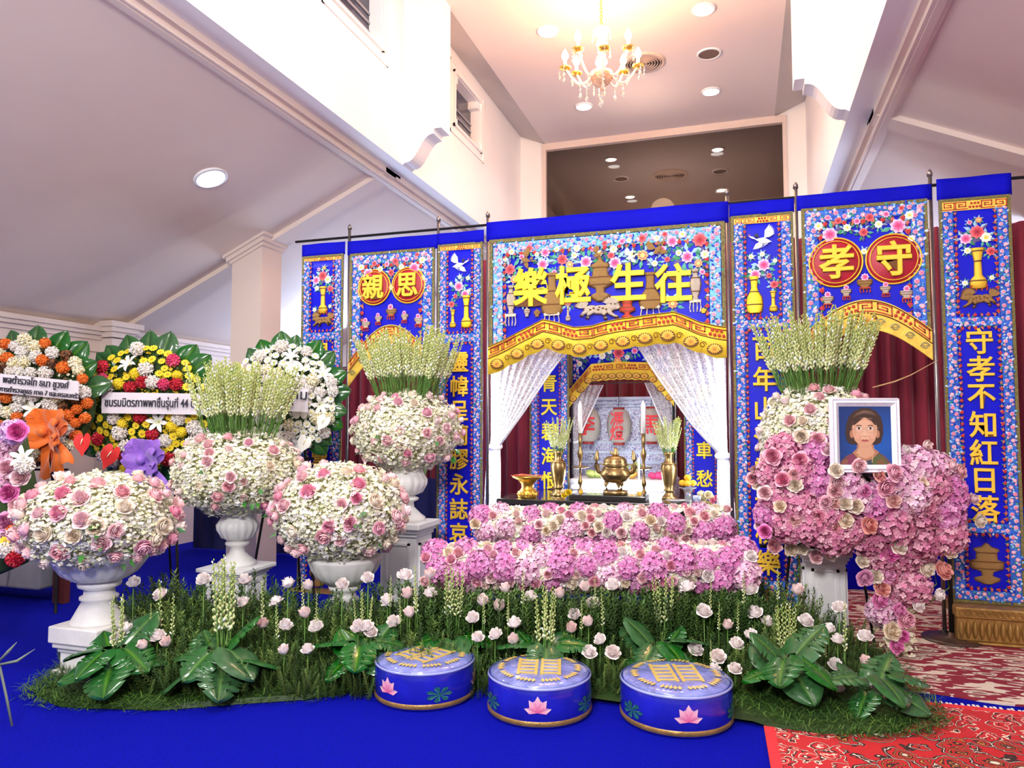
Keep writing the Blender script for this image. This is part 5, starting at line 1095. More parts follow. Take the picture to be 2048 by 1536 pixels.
    for s_ in (-1, 1):
        cx = 1728 + s_*11.5; poly([(cx - 7, 852), (cx - 3, 850), (cx + 4, 850), (cx + 7, 852), (cx + 3, 851.6), (cx - 4, 851.8)], (.08, .04, .03), 13)
        ell(cx, 857, 5.5, 2.1, (.80, .74, .70), 13, 14); ell(cx, 857, 2.2, 2.1, (.02, .012, .01), 14, 12); poly([(cx - 6, 855.6), (cx, 854.2), (cx + 6, 855.6), (cx, 855.3)], (.06, .03, .02), 15)
        for k in range(20):
            a0, a1 = 2*PI*k/20, 2*PI*(k + 1)/20; e_ = lambda a, q: (cx + (8.5 + q)*math.cos(a), 859 + (6 + q)*math.sin(a)); poly([e_(a0, 0), e_(a1, 0), e_(a1, .7), e_(a0, .7)], (.5, .38, .28), 16)
        poly([(cx + s_*8.5, 857), (cx + s_*16, 855), (cx + s_*16, 856), (cx + s_*8.5, 858)], (.5, .38, .28), 16)
    poly([(1725, 857), (1731, 857), (1731, 858), (1725, 858)], (.5, .38, .28), 16); poly([(1726, 858), (1729, 858), (1732.5, 870), (1728, 873), (1723.5, 870)], (.78, .48, .33), 13); poly([(1723.5, 870), (1728, 873), (1732.5, 870), (1731, 872.5), (1728, 874), (1725, 872.5)], SKD, 14)
    poly([(1719, 880), (1725, 878.6), (1728, 879.4), (1731, 878.6), (1737, 880), (1732, 883.5), (1724, 883.5)], (.50, .13, .12), 13); poly([(1719, 880), (1728, 880.6), (1737, 880), (1728, 881.4)], (.22, .05, .05), 14)
    for s_ in (-1, 1): poly([(1728 + s_*7, 872), (1728 + s_*8, 872), (1728 + s_*12, 880), (1728 + s_*11, 880)], SKD, 13)
    L('photo_print', pr, M('photo_print', vcol=True, rough=.35, nscale=40, namt=.02, coat=.3))
    z0 = P(1729, 945).z; q = MB(); p = O + FWD*.62
    e = thing('portrait_easel', 'thin easel holding the framed portrait behind the flowers', 'easel', (p.x, p.y, 0))
    for s_ in (-.3, .3): q = MB(); q.tube([(p.x + s_, p.y + .02, .012), (p.x + s_*.5, p.y, O.z - hh - .002), (p.x, p.y + .01, O.z)], .010, 6); q.build('leg', blackm, e)
    for dz in (-.04, .05): q = MB(); q.tube([(p.x, p.y, O.z + dz), O + Vector((0, .014, dz))], .008, 6); q.build('arm', blackm, e)
    q2 = MB(); q2.tube([(p.x, p.y + .35, .012), (p.x, p.y + .02, O.z - .02)], .010, 6); q2.build('rear_leg', blackm, e); q3 = MB(); q3.tube([O + Vector((-hw*.8, .01, -hh - .012)), O + Vector((hw*.8, .01, -hh - .012))], .011, 6); q3.build('shelf_bar', blackm, e)
portrait()
# ================================================================== GREEN BED
random.seed(61)
bedD = lambda y: min(4.40, 4.06 + (1310 - y)/150*.42)            # depth of a flower head seen at row y
TOPX = [120, 200, 250, 300, 360, 430, 500, 560, 640, 700, 760, 830, 870, 920, 1000, 1200, 1400, 1470, 1500, 1540, 1600, 1650, 1700, 1745, 1785]
TOPY = [1300, 1255, 1200, 1140, 1108, 1140, 1130, 1135, 1155, 1165, 1140, 1118, 1130, 1150, 1150, 1150, 1150, 1135, 1125, 1085, 1150, 1190, 1205, 1285, 1345]
def sprig_tpl(seed, n=58, nm=None):
    r_ = np.random.default_rng(seed); V = []; F = []; C = []
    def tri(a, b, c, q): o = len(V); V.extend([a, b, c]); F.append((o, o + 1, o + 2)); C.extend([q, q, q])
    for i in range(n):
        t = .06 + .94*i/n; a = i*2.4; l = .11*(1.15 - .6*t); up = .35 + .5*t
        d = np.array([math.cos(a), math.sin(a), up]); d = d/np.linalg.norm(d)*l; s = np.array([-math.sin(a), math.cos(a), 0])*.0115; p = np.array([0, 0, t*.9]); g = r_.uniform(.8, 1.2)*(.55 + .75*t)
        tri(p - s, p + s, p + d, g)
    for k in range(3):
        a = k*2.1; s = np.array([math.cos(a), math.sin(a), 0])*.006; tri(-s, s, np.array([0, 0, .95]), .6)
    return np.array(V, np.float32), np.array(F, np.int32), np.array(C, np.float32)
def greenery():
    tp = [sprig_tpl(i) for i in range(3)]; parts = []
    n = 7000; px = rng.uniform(135, 1775, n); d = 4.02 + .85*rng.random(n)**.8; px = np.where((px > 950) & (px < 1480) & (rng.random(n) < .12), rng.uniform(250, 900, n), px)
    P = []; S = []; Nn = []; C = []
    for x, dd in zip(px, d):
        y0 = np.interp(x, TOPX, TOPY); zmax = 1.5 - (y0 - 850)/FPX*4.85; g = atD(x, 850, dd); q = (dd - 4.02)/.85
        h = max(.10, zmax*(.38 + .62*q))*random.uniform(.55, 1.10)
        if x > 1500: h *= .95
        P.append((g.x, g.y, 0)); S.append(h); Nn.append((random.gauss(0, .28), random.gauss(0, .28) - .12, 1)); C.append(random.choice([(.035, .085, .016), (.05, .115, .022), (.03, .07, .014), (.075, .145, .026), (.13, .20, .04)]))
    for _ in range(1100):                                     # taller sprigs directly under the pink bank
        x, dd = random.uniform(860, 1510), random.uniform(4.42, 4.56); g = atD(x, 850, dd); P.append((g.x, g.y, 0)); S.append(max(.1, 1.5 - (random.uniform(1152, 1205) - 850)/FPX*dd)); Nn.append((random.gauss(0, .15), random.gauss(0, .15), 1)); C.append(random.choice([(.035, .085, .016), (.05, .115, .022), (.03, .07, .014), (.075, .145, .026)]))
    P = np.array(P); S = np.array(S); Nn = np.array(Nn); C = np.array(C); idx = rng.integers(0, 3, len(P))
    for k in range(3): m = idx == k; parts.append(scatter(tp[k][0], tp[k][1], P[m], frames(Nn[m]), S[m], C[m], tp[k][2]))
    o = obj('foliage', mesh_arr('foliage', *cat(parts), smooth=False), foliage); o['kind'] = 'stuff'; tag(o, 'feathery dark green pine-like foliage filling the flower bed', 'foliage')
greenery()
MAT_PX = [(40, 1392), (80, 1362), (130, 1330), (170, 1300), (420, 1275), (700, 1268), (1000, 1268), (1400, 1272), (1750, 1300), (1820, 1362), (1880, 1425), (1900, 1455), (1850, 1478), (1700, 1482), (1580, 1465), (1500, 1432), (1400, 1412), (1230, 1392), (1100, 1380), (950, 1372), (760, 1378), (600, 1402), (450, 1412), (300, 1424), (150, 1420), (90, 1416)]
def inside(x, y, poly):
    c = False; j = len(poly) - 1
    for i in range(len(poly)):
        if (poly[i][1] > y) != (poly[j][1] > y) and x < (poly[j][0] - poly[i][0])*(y - poly[i][1])/(poly[j][1] - poly[i][1]) + poly[i][0]: c = not c
        j = i
    return c
def moss():
    poly = [tuple(atZ(x, y, 0)[:2]) for x, y in MAT_PX]; xs = [p[0] for p in poly]; ys = [p[1] for p in poly]; P = []
    while len(P) < 42000:
        x, y = random.uniform(min(xs), max(xs)), random.uniform(min(ys), max(ys))
        e = .06; x2, y2 = x + random.gauss(0, .03), y + random.gauss(0, .03)
        if inside(x, y, poly): P.append((x2, y2, random.uniform(0, .035)))
    P = np.array(P); n = len(P); A = rng.uniform(0, 2*PI, n); L_ = rng.uniform(.03, .085, n); W_ = .0022; up = rng.uniform(.0, .5, n)
    D = np.stack([np.cos(A), np.sin(A), up], 1)*L_[:, None]; Sd = np.stack([-np.sin(A), np.cos(A), np.zeros(n)], 1)*W_
    V = np.stack([P - Sd, P + Sd, P + D*.55 + np.array([0, 0, .006]) + Sd, P + D*.55 + np.array([0, 0, .006]) - Sd, P + D], 1).reshape(-1, 3); b = np.arange(n)[:, None]*5; F = np.concatenate([b + np.array([[0, 1, 2]]), b + np.array([[0, 2, 3]]), b + np.array([[3, 2, 4]])])
    C = np.repeat(pick([(.03, .09, .010), (.05, .13, .014), (.022, .065, .008), (.08, .16, .02)], n, .15), 5, 0)
    m = MB(); c = (sum(xs)/len(xs), sum(ys)/len(ys)); N_ = len(poly); vs = [(c[0], c[1], .03)] + [(c[0] + (p[0] - c[0])*.97, c[1] + (p[1] - c[1])*.97, .004) for p in poly] + [(c[0] + (p[0] - c[0])*.9, c[1] + (p[1] - c[1])*.88, .028) for p in poly]
    Vb = np.array(vs, np.float32); Fb = [(0, 1 + N_ + i, 1 + N_ + (i + 1) % N_) for i in range(N_)] + [q for i in range(N_) for q in ((1 + i, 1 + (i + 1) % N_, 1 + N_ + (i + 1) % N_), (1 + i, 1 + N_ + (i + 1) % N_, 1 + N_ + i))]
    o = obj('moss_grass', mesh_arr('moss_grass', *cat([(V, F, C), (Vb, np.array(Fb), np.tile(np.array((.018, .05, .008)), (len(Vb), 1)))]), smooth=False), foliage); o['kind'] = 'stuff'; tag(o, 'fine dark green fern mat spread along the edge of the blue floor', 'grass')
moss()
# --- roses standing in the bed
RB = [(267,1165),(319,1188),(312,1247),(252,1256),(236,1275),(258,1271),(286,1291),(315,1270),(333,1285),(408,1159),(490,1160),(486,1204),(576,1167),(617,1172),(552,1202),(527,1248),(571,1250),(610,1227),(633,1253),(568,1301),(616,1299),(684,1169),(736,1156),(716,1254),(733,1251),(742,1262),(810,1149),(860,1149),(860,1186),(815,1188),(775,1200),(819,1226),(787,1243),(965,1202),(999,1213),(1011,1177),(945,1236),(955,1275),(990,1267),(1029,1246),(1028,1280),(1061,1194),(1120,1188),(1149,1228),(1143,1257),(1177,1244),(1185,1205),(1200,1280),(1178,1303),(1226,1303),(1170,1175),(1226,1171),(1375,1173),(1408,1221),(1392,1297),(1436,1312),(1429,1339),(1455,1251),(1501,1177),(1509,1224),(1534,1243),(1503,1271),(1474,1286),(1470,1336),(1595,1181),(1613,1240),(1678,1213),(1657,1258),(1624,1294),(1675,1279),(1731,1271),(1670,1328),(1625,1344),(1731,1324),(1677,1376),(1754,1373),(1767,1357),(1776,1381)]
REG = [(241, 'nearest the blue floor corner'), (449, 'around the tall tuberose bunch before the campana urn'), (600, 'between the two tuberose urns'), (727, 'around the short tuberose bunch by the fluted urn'), (850, 'behind the first stool'), (990, 'between the first and middle stools'), (1090, 'behind the middle stool'), (1190, 'between the middle and third stools'), (1390, 'behind the third stool'), (1540, 'around the tuberose bunch by the red carpet'), (1650, 'in front of the portrait pedestal'), (1750, 'below the heart spray')]
ORD = ['tallest', 'second tallest', 'third tallest', 'fourth tallest', 'fifth tallest', 'sixth tallest', 'seventh tallest', 'eighth tallest', 'ninth tallest', 'tenth tallest', 'eleventh tallest', 'twelfth tallest', 'thirteenth tallest', 'fourteenth tallest']
def rank_labels(pts):
    g = {}; out = {}
    for p in pts: g.setdefault(min(REG, key=lambda r: abs(r[0] - p[0]))[1], []).append(p)
    for lb, v in g.items():
        for i, p in enumerate(sorted(v, key=lambda p: p[1])): out[p] = ORD[i] + ' of those ' + lb
    return out
RLAB = rank_labels(RB)
random.seed(71)
stem_cyl = MB(); stem_cyl.tube([(0, 0, -1), (0, 0, -.5), (0, 0, 0)], [.0035, .003, .0035], 5); STEM = stem_cyl.mesh('stem', True); STEM.materials.append(stemm)
for px, py in RB:
    D = bedD(py) + random.uniform(-.05, .05); D = max(3.98, D); p = atD(px, py, D)
    if p.z < .07: D = (1.5 - .08)/((py - 850)/FPX); p = atD(px, py, D)
    t = thing('garden_rose', 'pale pink rose, ' + RLAB[(px, py)], 'rose', (p.x, p.y, 0), 'pale roses standing in the green bed')
    k = random.choice(['white', 'budwhite', 'bud', 'white', 'budwhite']); d = Vector((random.uniform(-.4, .4), -.30 + random.uniform(-.4, .2), .9))
    place_flower(ROSE[k], t, p, d, random.uniform(.042, .050)*D/4.4, 'bloom'); obj('stem', STEM, stemm, t, (0, 0, p.z), (0, 0, 0), (1, 1, p.z))
# --- tuberoses: bunches above the broad leaves, and single stalks
BUN = [(241, 1185, 1325, 5, 'in the bunch nearest the blue floor corner'), (449, 1112, 1315, 9, 'in the tall bunch before the campana urn'), (727, 1176, 1262, 5, 'in the short bunch beside the fluted bowl urn'), (905, 1128, 1260, 8, 'in the bunch under the end of the pink bank'), (1090, 1170, 1312, 8, 'in the bunch behind the middle stool'), (1328, 1143, 1270, 7, 'in the bunch behind the third stool'), (1575, 1203, 1352, 8, 'in the bunch by the red carpet')]
for bi, (px, yt, yb_, n, lb) in enumerate(BUN):
    D = 4.16 if yb_ > 1290 else 4.34; g = atD(px, yb_, D)
    for i in range(n):
        a = 2*PI*i/n + bi; q = .03 + .02*(i % 2); x = px + 22*math.cos(a)*(1 if i else 0); top = atD(x, yt + abs(x - px)*.5 + random.uniform(-4, 12), D + .03*math.sin(a)); b = Vector((g.x + .3*(top.x - g.x) + .01*math.cos(a), g.y + .3*(top.y - g.y), max(0, g.z - .1))); h = (top - b).length
        o = obj('tuberose_stalk', TUBS[i % 3], petalflat, None, b, ((top - b).to_track_quat('Z', 'Y') @ Euler((0, 0, i)).to_quaternion()).to_euler(), (h*1.05, h*1.05, h)); tag(o, 'white budded tuberose stalk ' + lb, 'tuberose', 'tuberose stalks ' + lb)
SING = [(318,1160,1290),(345,1188,1300),(303,1208,1270),(525,1160,1260),(555,1203,1300),(605,1150,1235),(632,1187,1260),(780,1152,1230),(830,1133,1250),(800,1195,1255),(832,1150,1250),(968,1190,1260),(1015,1185,1260),(1045,1140,1230),(1018,1205,1250),(1165,1200,1270),(1205,1182,1270),(1190,1155,1230),(1420,1160,1240),(1437,1205,1270),(1477,1208,1275),(1490,1140,1225),(1557,1136,1215),(1690,1205,1340),(1650,1262,1320),(1420,1280,1330)]
SLAB = rank_labels([(a, b) for a, b, c in SING])
for i, (px, yt, yb_) in enumerate(SING):
    D = bedD((yt + yb_)/2) - .05; top = atD(px, yt, D); b = atD(px + random.uniform(-4, 4), yb_, D); b.z = max(0, b.z - .08); h = (top - b).length
    o = obj('tuberose_stalk', TUBS[i % 3], petalflat, None, b, ((top - b).to_track_quat('Z', 'Y') @ Euler((0, 0, i)).to_quaternion()).to_euler(), (h*1.1, h*1.1, h)); tag(o, 'single tuberose stalk, ' + SLAB[(px, yt)], 'tuberose', 'single tuberose stalks in the bed')
# --- broad split leaves
def monstera_mesh(seed, slits=4):
    r_ = random.Random(seed); V = []; F = []; C = []
    NR, NC = 26, 7
    def half(u):   # outline half width along the leaf 0 base .. 1 tip
        return .66*math.sin(PI*min(1, u*.90 + .10))**.62*(1 - .35*u)
    cuts = [r_.uniform(.22, .30) + k*.15 for k in range(slits)] if slits else []
    for s in (-1, 1):
        o = len(V)
        for j in range(NR + 1):
            u = j/NR
            for i in range(NC + 1):
                v = i/NC; wd_ = half(u) if u < .999 else 0
                cut = 1.
                for c in cuts:
                    dd = abs(u - c - .06*v)
                    if dd < .022 and v > .35: cut = min(cut, .55)
                x = s*v*wd_*cut; yy = u*1.05 - .10*(1 - u)*0 - (.16*v*v if u < .2 else .05*v) + .12*v*v*u*0
                if u < .12: yy -= .18*v*(1 - u/.12)*math.sin(PI*v)
                z = .10*math.sin(PI*v*.7)*.8 - .20*u*u - .09*v*v + .008*math.sin(u*14 + s)*v
                V.append((x, yy, z)); g = .85 + .3*v; C.append((.018*g + (.05 if i == 0 else 0), .105*g + (.10 if i == 0 else 0), .02*g))
        for j in range(NR):
            for i in range(NC):
                a = o + j*(NC + 1) + i; q = [a, a + 1, a + NC + 2, a + NC + 1]
                if s < 0: q = q[::-1]
                F += [(q[0], q[1], q[2]), (q[0], q[2], q[3])]
    n0 = len(V); 
    for k in range(6):   # petiole
        t = k/5
        for a in range(4): V.append((.012*math.cos(a*PI/2), -.45*t, -.28*t*t + .012*math.sin(a*PI/2))); C.append((.06, .2, .03))
    for k in range(5):
        for a in range(4): p, q = n0 + k*4 + a, n0 + k*4 + (a + 1) % 4; F += [(p, q, q + 4), (p, q + 4, p + 4)]
    return mesh_arr('leaf', V, F, C)
MON = [monstera_mesh(1, 3), monstera_mesh(2, 4), monstera_mesh(3, 0), monstera_mesh(4, 2)]
CL = [(232, 1318, 8, .215, 'nearest the blue floor corner'), (440, 1322, 8, .215, 'below the tall tuberose bunch'), (722, 1290, 7, .19, 'beside the first stool'), (905, 1262, 7, .185, 'behind the first stool'), (1092, 1300, 7, .19, 'behind the middle stool'), (1318, 1292, 9, .205, 'behind the third stool'), (1575, 1352, 9, .205, 'at the edge of the red carpet'), (1748, 1400, 7, .19, 'lying on the red carpet below the heart spray')]
random.seed(81)
for ci, (px, py, n, s, lb) in enumerate(CL):
    D = min(4.30, 4.06 + (1320 - py)*.004); D = max(3.80, D); p = atD(px, py, D); p.z = max(.05, min(p.z, .12))
    t = thing('leaf_clump', 'clump of broad glossy dark green leaves ' + lb, 'leaves', (p.x, p.y, 0), 'broad leaf clumps in the bed')
    for i in range(n):
        a = -PI/2 + YAW + (i - (n - 1)/2)*(2*PI*.86/n) + random.uniform(-.15, .15); front = math.cos(a - (-PI/2 + YAW)); el = (-.30 if front > .45 else (-.05 if front > -.2 else .75)) + random.uniform(-.12, .15); sc = s*random.uniform(.82, 1.12)
        d = Vector((math.cos(a)*math.cos(el), math.sin(a)*math.cos(el), math.sin(el))); base = Vector((d.x*.09, d.y*.09, p.z + .05 + .02*i/n + (.07 if i % 2 else 0)))
        q = Vector(d).to_track_quat('Y', 'Z') @ Euler((0, random.uniform(-.35, .35), 0)).to_quaternion()
        obj('leaf', MON[(i + ci) % 4], leafm, t, base, q.to_euler(), sc)
# ================================================================== KNEELING STOOLS
def stool(px, py, rpx, label, rot):
    p = gp(px, py); D = depth(p); R = rpx*D/FPX; H = .205
    t = thing('kneeling_stool', label, 'stool', p, 'round blue kneeling stools', rot)
    sb = M('stool_blue_satin', (.012, .014, .40), .25, nscale=8, namt=.2, bump=.15, bscale=14, coat=.8)
    prof = [(R*.96, .0), (R*1.0, .012), (R*1.005, H*.5), (R*.995, H*.82), (R*.97, H*.92), (R*.965, H*.94)]
    b = MB(); b.lathe(prof, 64); b.build('drum', sb, t, True, w=False)
    tm = M('stool_top_glare', (.20, .24, .62), .16, nscale=12, namt=.35, bump=.55, bscale=18, coat=1.)  # glare of the plastic wrap put into a paler top colour
    b = MB(); b.lathe([(R*.965, H*.93), (R*.94, H*.985), (R*.8, H*1.03), (R*.5, H*1.06), (R*.2, H*1.07), (.002, H*1.07)], 64); b.build('cushion_top', tm, t, True, w=False)
    b = MB(); b.lathe([(R*.99, H*.90), (R*1.012, H*.93), (R*.985, H*.965)], 64, caps=False); b.build('rim_piping', M('stool_piping', (.35, .38, .75), .3, coat=.8), t, True, w=False)
    b = MB(); b.lathe([(R*1.0, .012), (R*1.012, .016), (R*1.012, .034), (R*1.0, .038)], 64, caps=False); b.build('gold_band', goldbase, t, True, w=False)
    for k in range(10):   # round emblem on the cushion: ring of gold cloud petals and a squared sign
        a = 2*PI*k/10; mb = MB()
        for q in range(5): an = a + (q - 2)*.10; l = R*.17; c0 = R*.66; mb.add([(c0*math.cos(an), c0*math.sin(an), H*1.068), ((c0 + l*.6)*math.cos(an + .05), (c0 + l*.6)*math.sin(an + .05), H*1.064), ((c0 + l)*math.cos(an), (c0 + l)*math.sin(an), H*1.055), ((c0 + l*.6)*math.cos(an - .05), (c0 + l*.6)*math.sin(an - .05), H*1.064)], [(0, 3, 2, 1)])
        mb.build('cloud_motif', M('stool_gold_thread', (.82, .60, .16), .35, .2, coat=.8), t, w=False)
    mb = MB(); B_ = R*.46
    for i in range(5): z = -B_ + 2*B_*(i + .5)/5; mb.box((-B_*.85, z - R*.035, H*1.066), (-B_*.12, z + R*.035, H*1.082)); mb.box((B_*.12, z - R*.03, H*1.066), (B_*.85, z + R*.03, H*1.082))
    for x in (-B_*.85, -B_*.12, B_*.12, B_*.85): mb.box((x - R*.03, -B_, H*1.066), (x + R*.03, B_, H*1.083))
    o = mb.build('emblem', M('stool_gold_thread'), t, w=False)
    lp, ll = [], []
    for k in range(6):
        a = -PI/2 + 2*PI*k/6
        def on(u, z, e=.004): an = a + u/R; return ((R + e)*math.cos(an), (R + e)*math.sin(an), z)
        if k % 2 == 0:
            mb = MB(); cz = H*.40
            for (du, dz, l, w_) in ((0, .9, .082, .022), (-.55, .75, .075, .02), (.55, .75, .075, .02), (-.95, .25, .07, .016), (.95, .25, .07, .016), (-.3, .85, .06, .018), (.3, .85, .06, .018)):
                n_ = math.hypot(du, dz); ux, uz = du/n_, dz/n_; mb.add([on(0, cz), on(ux*l*.55 - uz*w_, cz + uz*l*.55 + ux*w_, .006), on(ux*l, cz + uz*l, .005), on(ux*l*.55 + uz*w_, cz + uz*l*.55 - ux*w_, .006)], [(0, 3, 2, 1)], [(.80, .10, .25), (.86, .30, .45), (.92, .62, .66), (.86, .30, .45)])
            mb.build('lotus_flower', M('stool_print', vcol=True, rough=.3, coat=.8), t, w=False)
        else:
            mb = MB(); cz = H*.42
            for q in range(7): an = q*2*PI/7; mb.add([on(0, cz), on(.06*math.cos(an - .3), cz + .035*math.sin(an - .3), .005), on(.075*math.cos(an), cz + .042*math.sin(an), .005), on(.06*math.cos(an + .3), cz + .035*math.sin(an + .3), .005)], [(0, 3, 2, 1)], (.015, .12, .11))
            for q in range(7): an = q*2*PI/7 + .2; mb.add([on(0, cz, .007), on(.06*math.cos(an), cz + .034*math.sin(an), .007), on(.06*math.cos(an + .08), cz + .034*math.sin(an + .08), .007)], [(0, 1, 2)], (.10, .34, .26))
            mb.build('lotus_leaf', M('stool_print'), t, w=False)
stool(850, 1386, 99, 'round blue kneeling stool with gold lower band, first of three from the urns', -.35)
stool(1079, 1417, 103, 'round blue kneeling stool with crinkled wrap, middle of the three', .24)
stool(1352, 1432, 110, 'round blue kneeling stool nearest the red carpet, third of three', .30)
# ================================================================== ALTAR
def curtain(name, label, pts, z0, z1, m, folds, amp, cat_='curtain', n=None):
    """pleated hanging between plan points pts"""
    (xa, ya), (xb, yb_) = pts; L_ = math.hypot(xb - xa, yb_ - ya); n = n or int(folds*8); vs = []; fs = []; R_ = 6
    for j in range(R_ + 1):
        q = j/R_
        for i in range(n + 1):
            u = i/n; w_ = amp*(math.sin(2*PI*folds*u) + .35*math.sin(2*PI*folds*2.3*u + 1))*(.75 + .25*(1 - q)); vs.append((xa + (xb - xa)*u, ya + (yb_ - ya)*u + w_, z0 + (z1 - z0)*q))
    for j in range(R_):
        for i in range(n): a = j*(n + 1) + i; fs.append((a, a + 1, a + n + 2, a + n + 1))
    mb = MB(); mb.add(vs, fs); o = mb.build(name, m, None, True); tag(o, label, cat_); return o
YC = 7.9
curtain('red_curtain', 'maroon pleated curtain hanging behind the altar and the portrait', [(atY(930, 700, YC).x, YC), (3.6, YC)], .01, atY(1590, 476, YC).z, redcurt, 46, .05)
curtain('red_curtain', 'dark maroon low curtain behind the farther medallion banner', [(atY(672, 800, YC).x, YC), (atY(915, 800, YC).x, YC)], .01, atY(760, 736, YC).z, redcurt, 12, .05)
m = MB(); xa, xb = atY(660, 735, YC).x, atY(940, 735, YC).x; zt = atY(760, 736, YC).z; m.tube([(xa, YC, zt + .02), (xb, YC, zt + .02)], .016, 8); tag(m.build('curtain_rail', polem), 'thin rail carrying the low maroon curtain', 'rail')
curtain('blue_backcloth', 'dark blue cloth hanging low behind the urns and wreaths', [(XWL + .4, 7.3), (atY(950, 1000, 7.3).x, 7.3)], .012, .92, navy, 18, .02)
curtain('blue_backcloth', 'blue cloth hanging low behind the portrait pedestal', [(atY(1480, 1000, 7.3).x, 7.3), (3.4, 7.3)], .012, .80, headcloth, 14, .02)
# lace
lace = bpy.data.materials.new('white_lace'); lace.use_nodes = True; nt = lace.node_tree; nt.nodes.clear(); N = nt.nodes; L = nt.links
o_ = N.new('ShaderNodeOutputMaterial'); tcx = N.new('ShaderNodeTexCoord'); vo = N.new('ShaderNodeTexVoronoi'); vo.feature = 'DISTANCE_TO_EDGE'; vo.inputs['Scale'].default_value = 42; L.new(tcx.outputs['Object'], vo.inputs['Vector'])
vo2 = N.new('ShaderNodeTexVoronoi'); vo2.inputs['Scale'].default_value = 17; L.new(tcx.outputs['Object'], vo2.inputs['Vector'])
mr = N.new('ShaderNodeMapRange'); mr.inputs[1].default_value = .02; mr.inputs[2].default_value = .22; mr.inputs[3].default_value = .92; mr.inputs[4].default_value = .42; L.new(vo.outputs['Distance'], mr.inputs[0])
mr2 = N.new('ShaderNodeMapRange'); mr2.inputs[1].default_value = .15; mr2.inputs[2].default_value = .4; mr2.inputs[3].default_value = .35; mr2.inputs[4].default_value = 0; L.new(vo2.outputs['Distance'], mr2.inputs[0])
ad = N.new('ShaderNodeMath'); ad.operation = 'ADD'; ad.use_clamp = True; L.new(mr.outputs[0], ad.inputs[0]); L.new(mr2.outputs[0], ad.inputs[1])
df = N.new('ShaderNodeBsdfDiffuse'); df.inputs[0].default_value = (.97, .97, .98, 1); tl = N.new('ShaderNodeBsdfTranslucent'); tl.inputs[0].default_value = (.98, .98, 1, 1); mx1 = N.new('ShaderNodeMixShader'); mx1.inputs[0].default_value = .5; L.new(df.outputs[0], mx1.inputs[1]); L.new(tl.outputs[0], mx1.inputs[2])
tp_ = N.new('ShaderNodeBsdfTransparent'); mx2 = N.new('ShaderNodeMixShader'); L.new(ad.outputs[0], mx2.inputs[0]); L.new(tp_.outputs[0], mx2.inputs[1]); L.new(mx1.outputs[0], mx2.inputs[2]); L.new(mx2.outputs[0], o_.inputs[0])
def drape(label, outer, inner, Y, folds, amp, tie, group='white lace drapes'):
    """outer/inner: pixel polylines from top to bottom (same rows)"""
    vs = []; fs = []; n = folds*8; rows = 26
    yo = [p[1] for p in outer]; ro = np.linspace(yo[0], yo[-1], rows + 1)
    for y_ in ro:
        xo = np.interp(y_, [p[1] for p in outer], [p[0] for p in outer]); xi = np.interp(y_, [p[1] for p in inner], [p[0] for p in inner]); wdt = abs(xi - xo)
        yti = np.interp(y_, [p[1] for p in inner], range(len(inner)))
        for i in range(n + 1):
            u = i/n; am = amp*(.25 + .75*min(1, wdt/130.)); p = atY(xo + (xi - xo)*u, y_ - (10*u if y_ < tie else 0)*0, Y); vs.append((p.x, Y + am*math.sin(2*PI*folds*u + .3*y_/40), p.z))
    for j in range(rows):
        for i in range(n): a = j*(n + 1) + i; fs.append((a, a + 1, a + n + 2, a + n + 1))
    mb = MB(); mb.add(vs, fs); t = thing('lace_drape', label, 'drape', atY(outer[-1][0], outer[-1][1], Y), group); mb.build('lace_cloth', lace, t, True)
    xo = np.interp(tie, [p[1] for p in outer], [p[0] for p in outer]); xi = np.interp(tie, [p[1] for p in inner], [p[0] for p in inner]); a, b = atY(xo, tie, Y), atY(xi, tie, Y); c = (a + b)/2; r = (b - a).length/2 + .012
    mb = MB(); mb.tube([(c.x + r*math.cos(q), Y + .045*math.sin(q), c.z + .02*math.sin(q)) for q in np.linspace(0, 2*PI, 21)], .012, 6, caps=False); mb.build('tie_band', M('white_satin', (.85, .86, .9), .4), t, True)
    hm = MB(); hm.tube([atY(x_, y_, Y - amp*1.0) for x_, y_ in inner if y_ <= tie], .008, 5); hm.build('hem', M('white_satin'), t, True)
    return t
drape('white lace drape tied back on the crane banner side of the altar', [(983, 690), (982, 800), (981, 880), (972, 920), (966, 1030)], [(1142, 690), (1100, 745), (1050, 820), (1000, 890), (1001, 930), (1000, 1030)], 6.05, 9, .035, 894)
drape('white lace drape tied back on the portrait side of the altar', [(1452, 680), (1453, 800), (1455, 905), (1465, 960), (1478, 1110)], [(1268, 680), (1320, 760), (1385, 850), (1435, 905), (1434, 960), (1432, 1110)], 6.05, 9, .035, 912)
# altar table
TZ = atY(1216, 1004, 6.0).z; TX0, TX1 = atY(992, 1000, 6.0).x, atY(1432, 1000, 6.0).x
t = thing('altar_table', 'long black lacquered altar table behind the pink flower banks', 'table', ((TX0 + TX1)/2, 6.5, 0))
m = MB(); m.box((TX0, 6.0, TZ - .05), (TX1, 7.1, TZ)); bevel(m.build('table_top', darkwood, t), .008)
m = MB(); m.box((TX0 + .06, 6.05, TZ - .2), (TX1 - .06, 6.08, TZ - .05)); m.build('apron', darkwood, t)
for x in (TX0 + .08, TX1 - .08):
    for y in (6.1, 7.0): m = MB(); m.box((x - .035, y - .035, 0), (x + .035, y + .035, TZ - .05)); m.build('leg', darkwood, t)
P6 = lambda px, py, Y=6.35: atY(px, py, Y)
def ground(px, Y=6.35, z=None): p = atY(px, 1000, Y); return Vector((p.x, p.y, TZ if z is None else z))
SC = 6.3/FPX
q0, q1 = ground(1140, 6.10), ground(1292, 6.10); TRH = .045
m = MB(); m.box((q0.x, 6.06, TZ + .001), (q1.x, 6.34, TZ + TRH)); tag(bevel(m.build('incense_tray', darkwood), .006), 'low black platform under the bronze incense burner', 'platform')
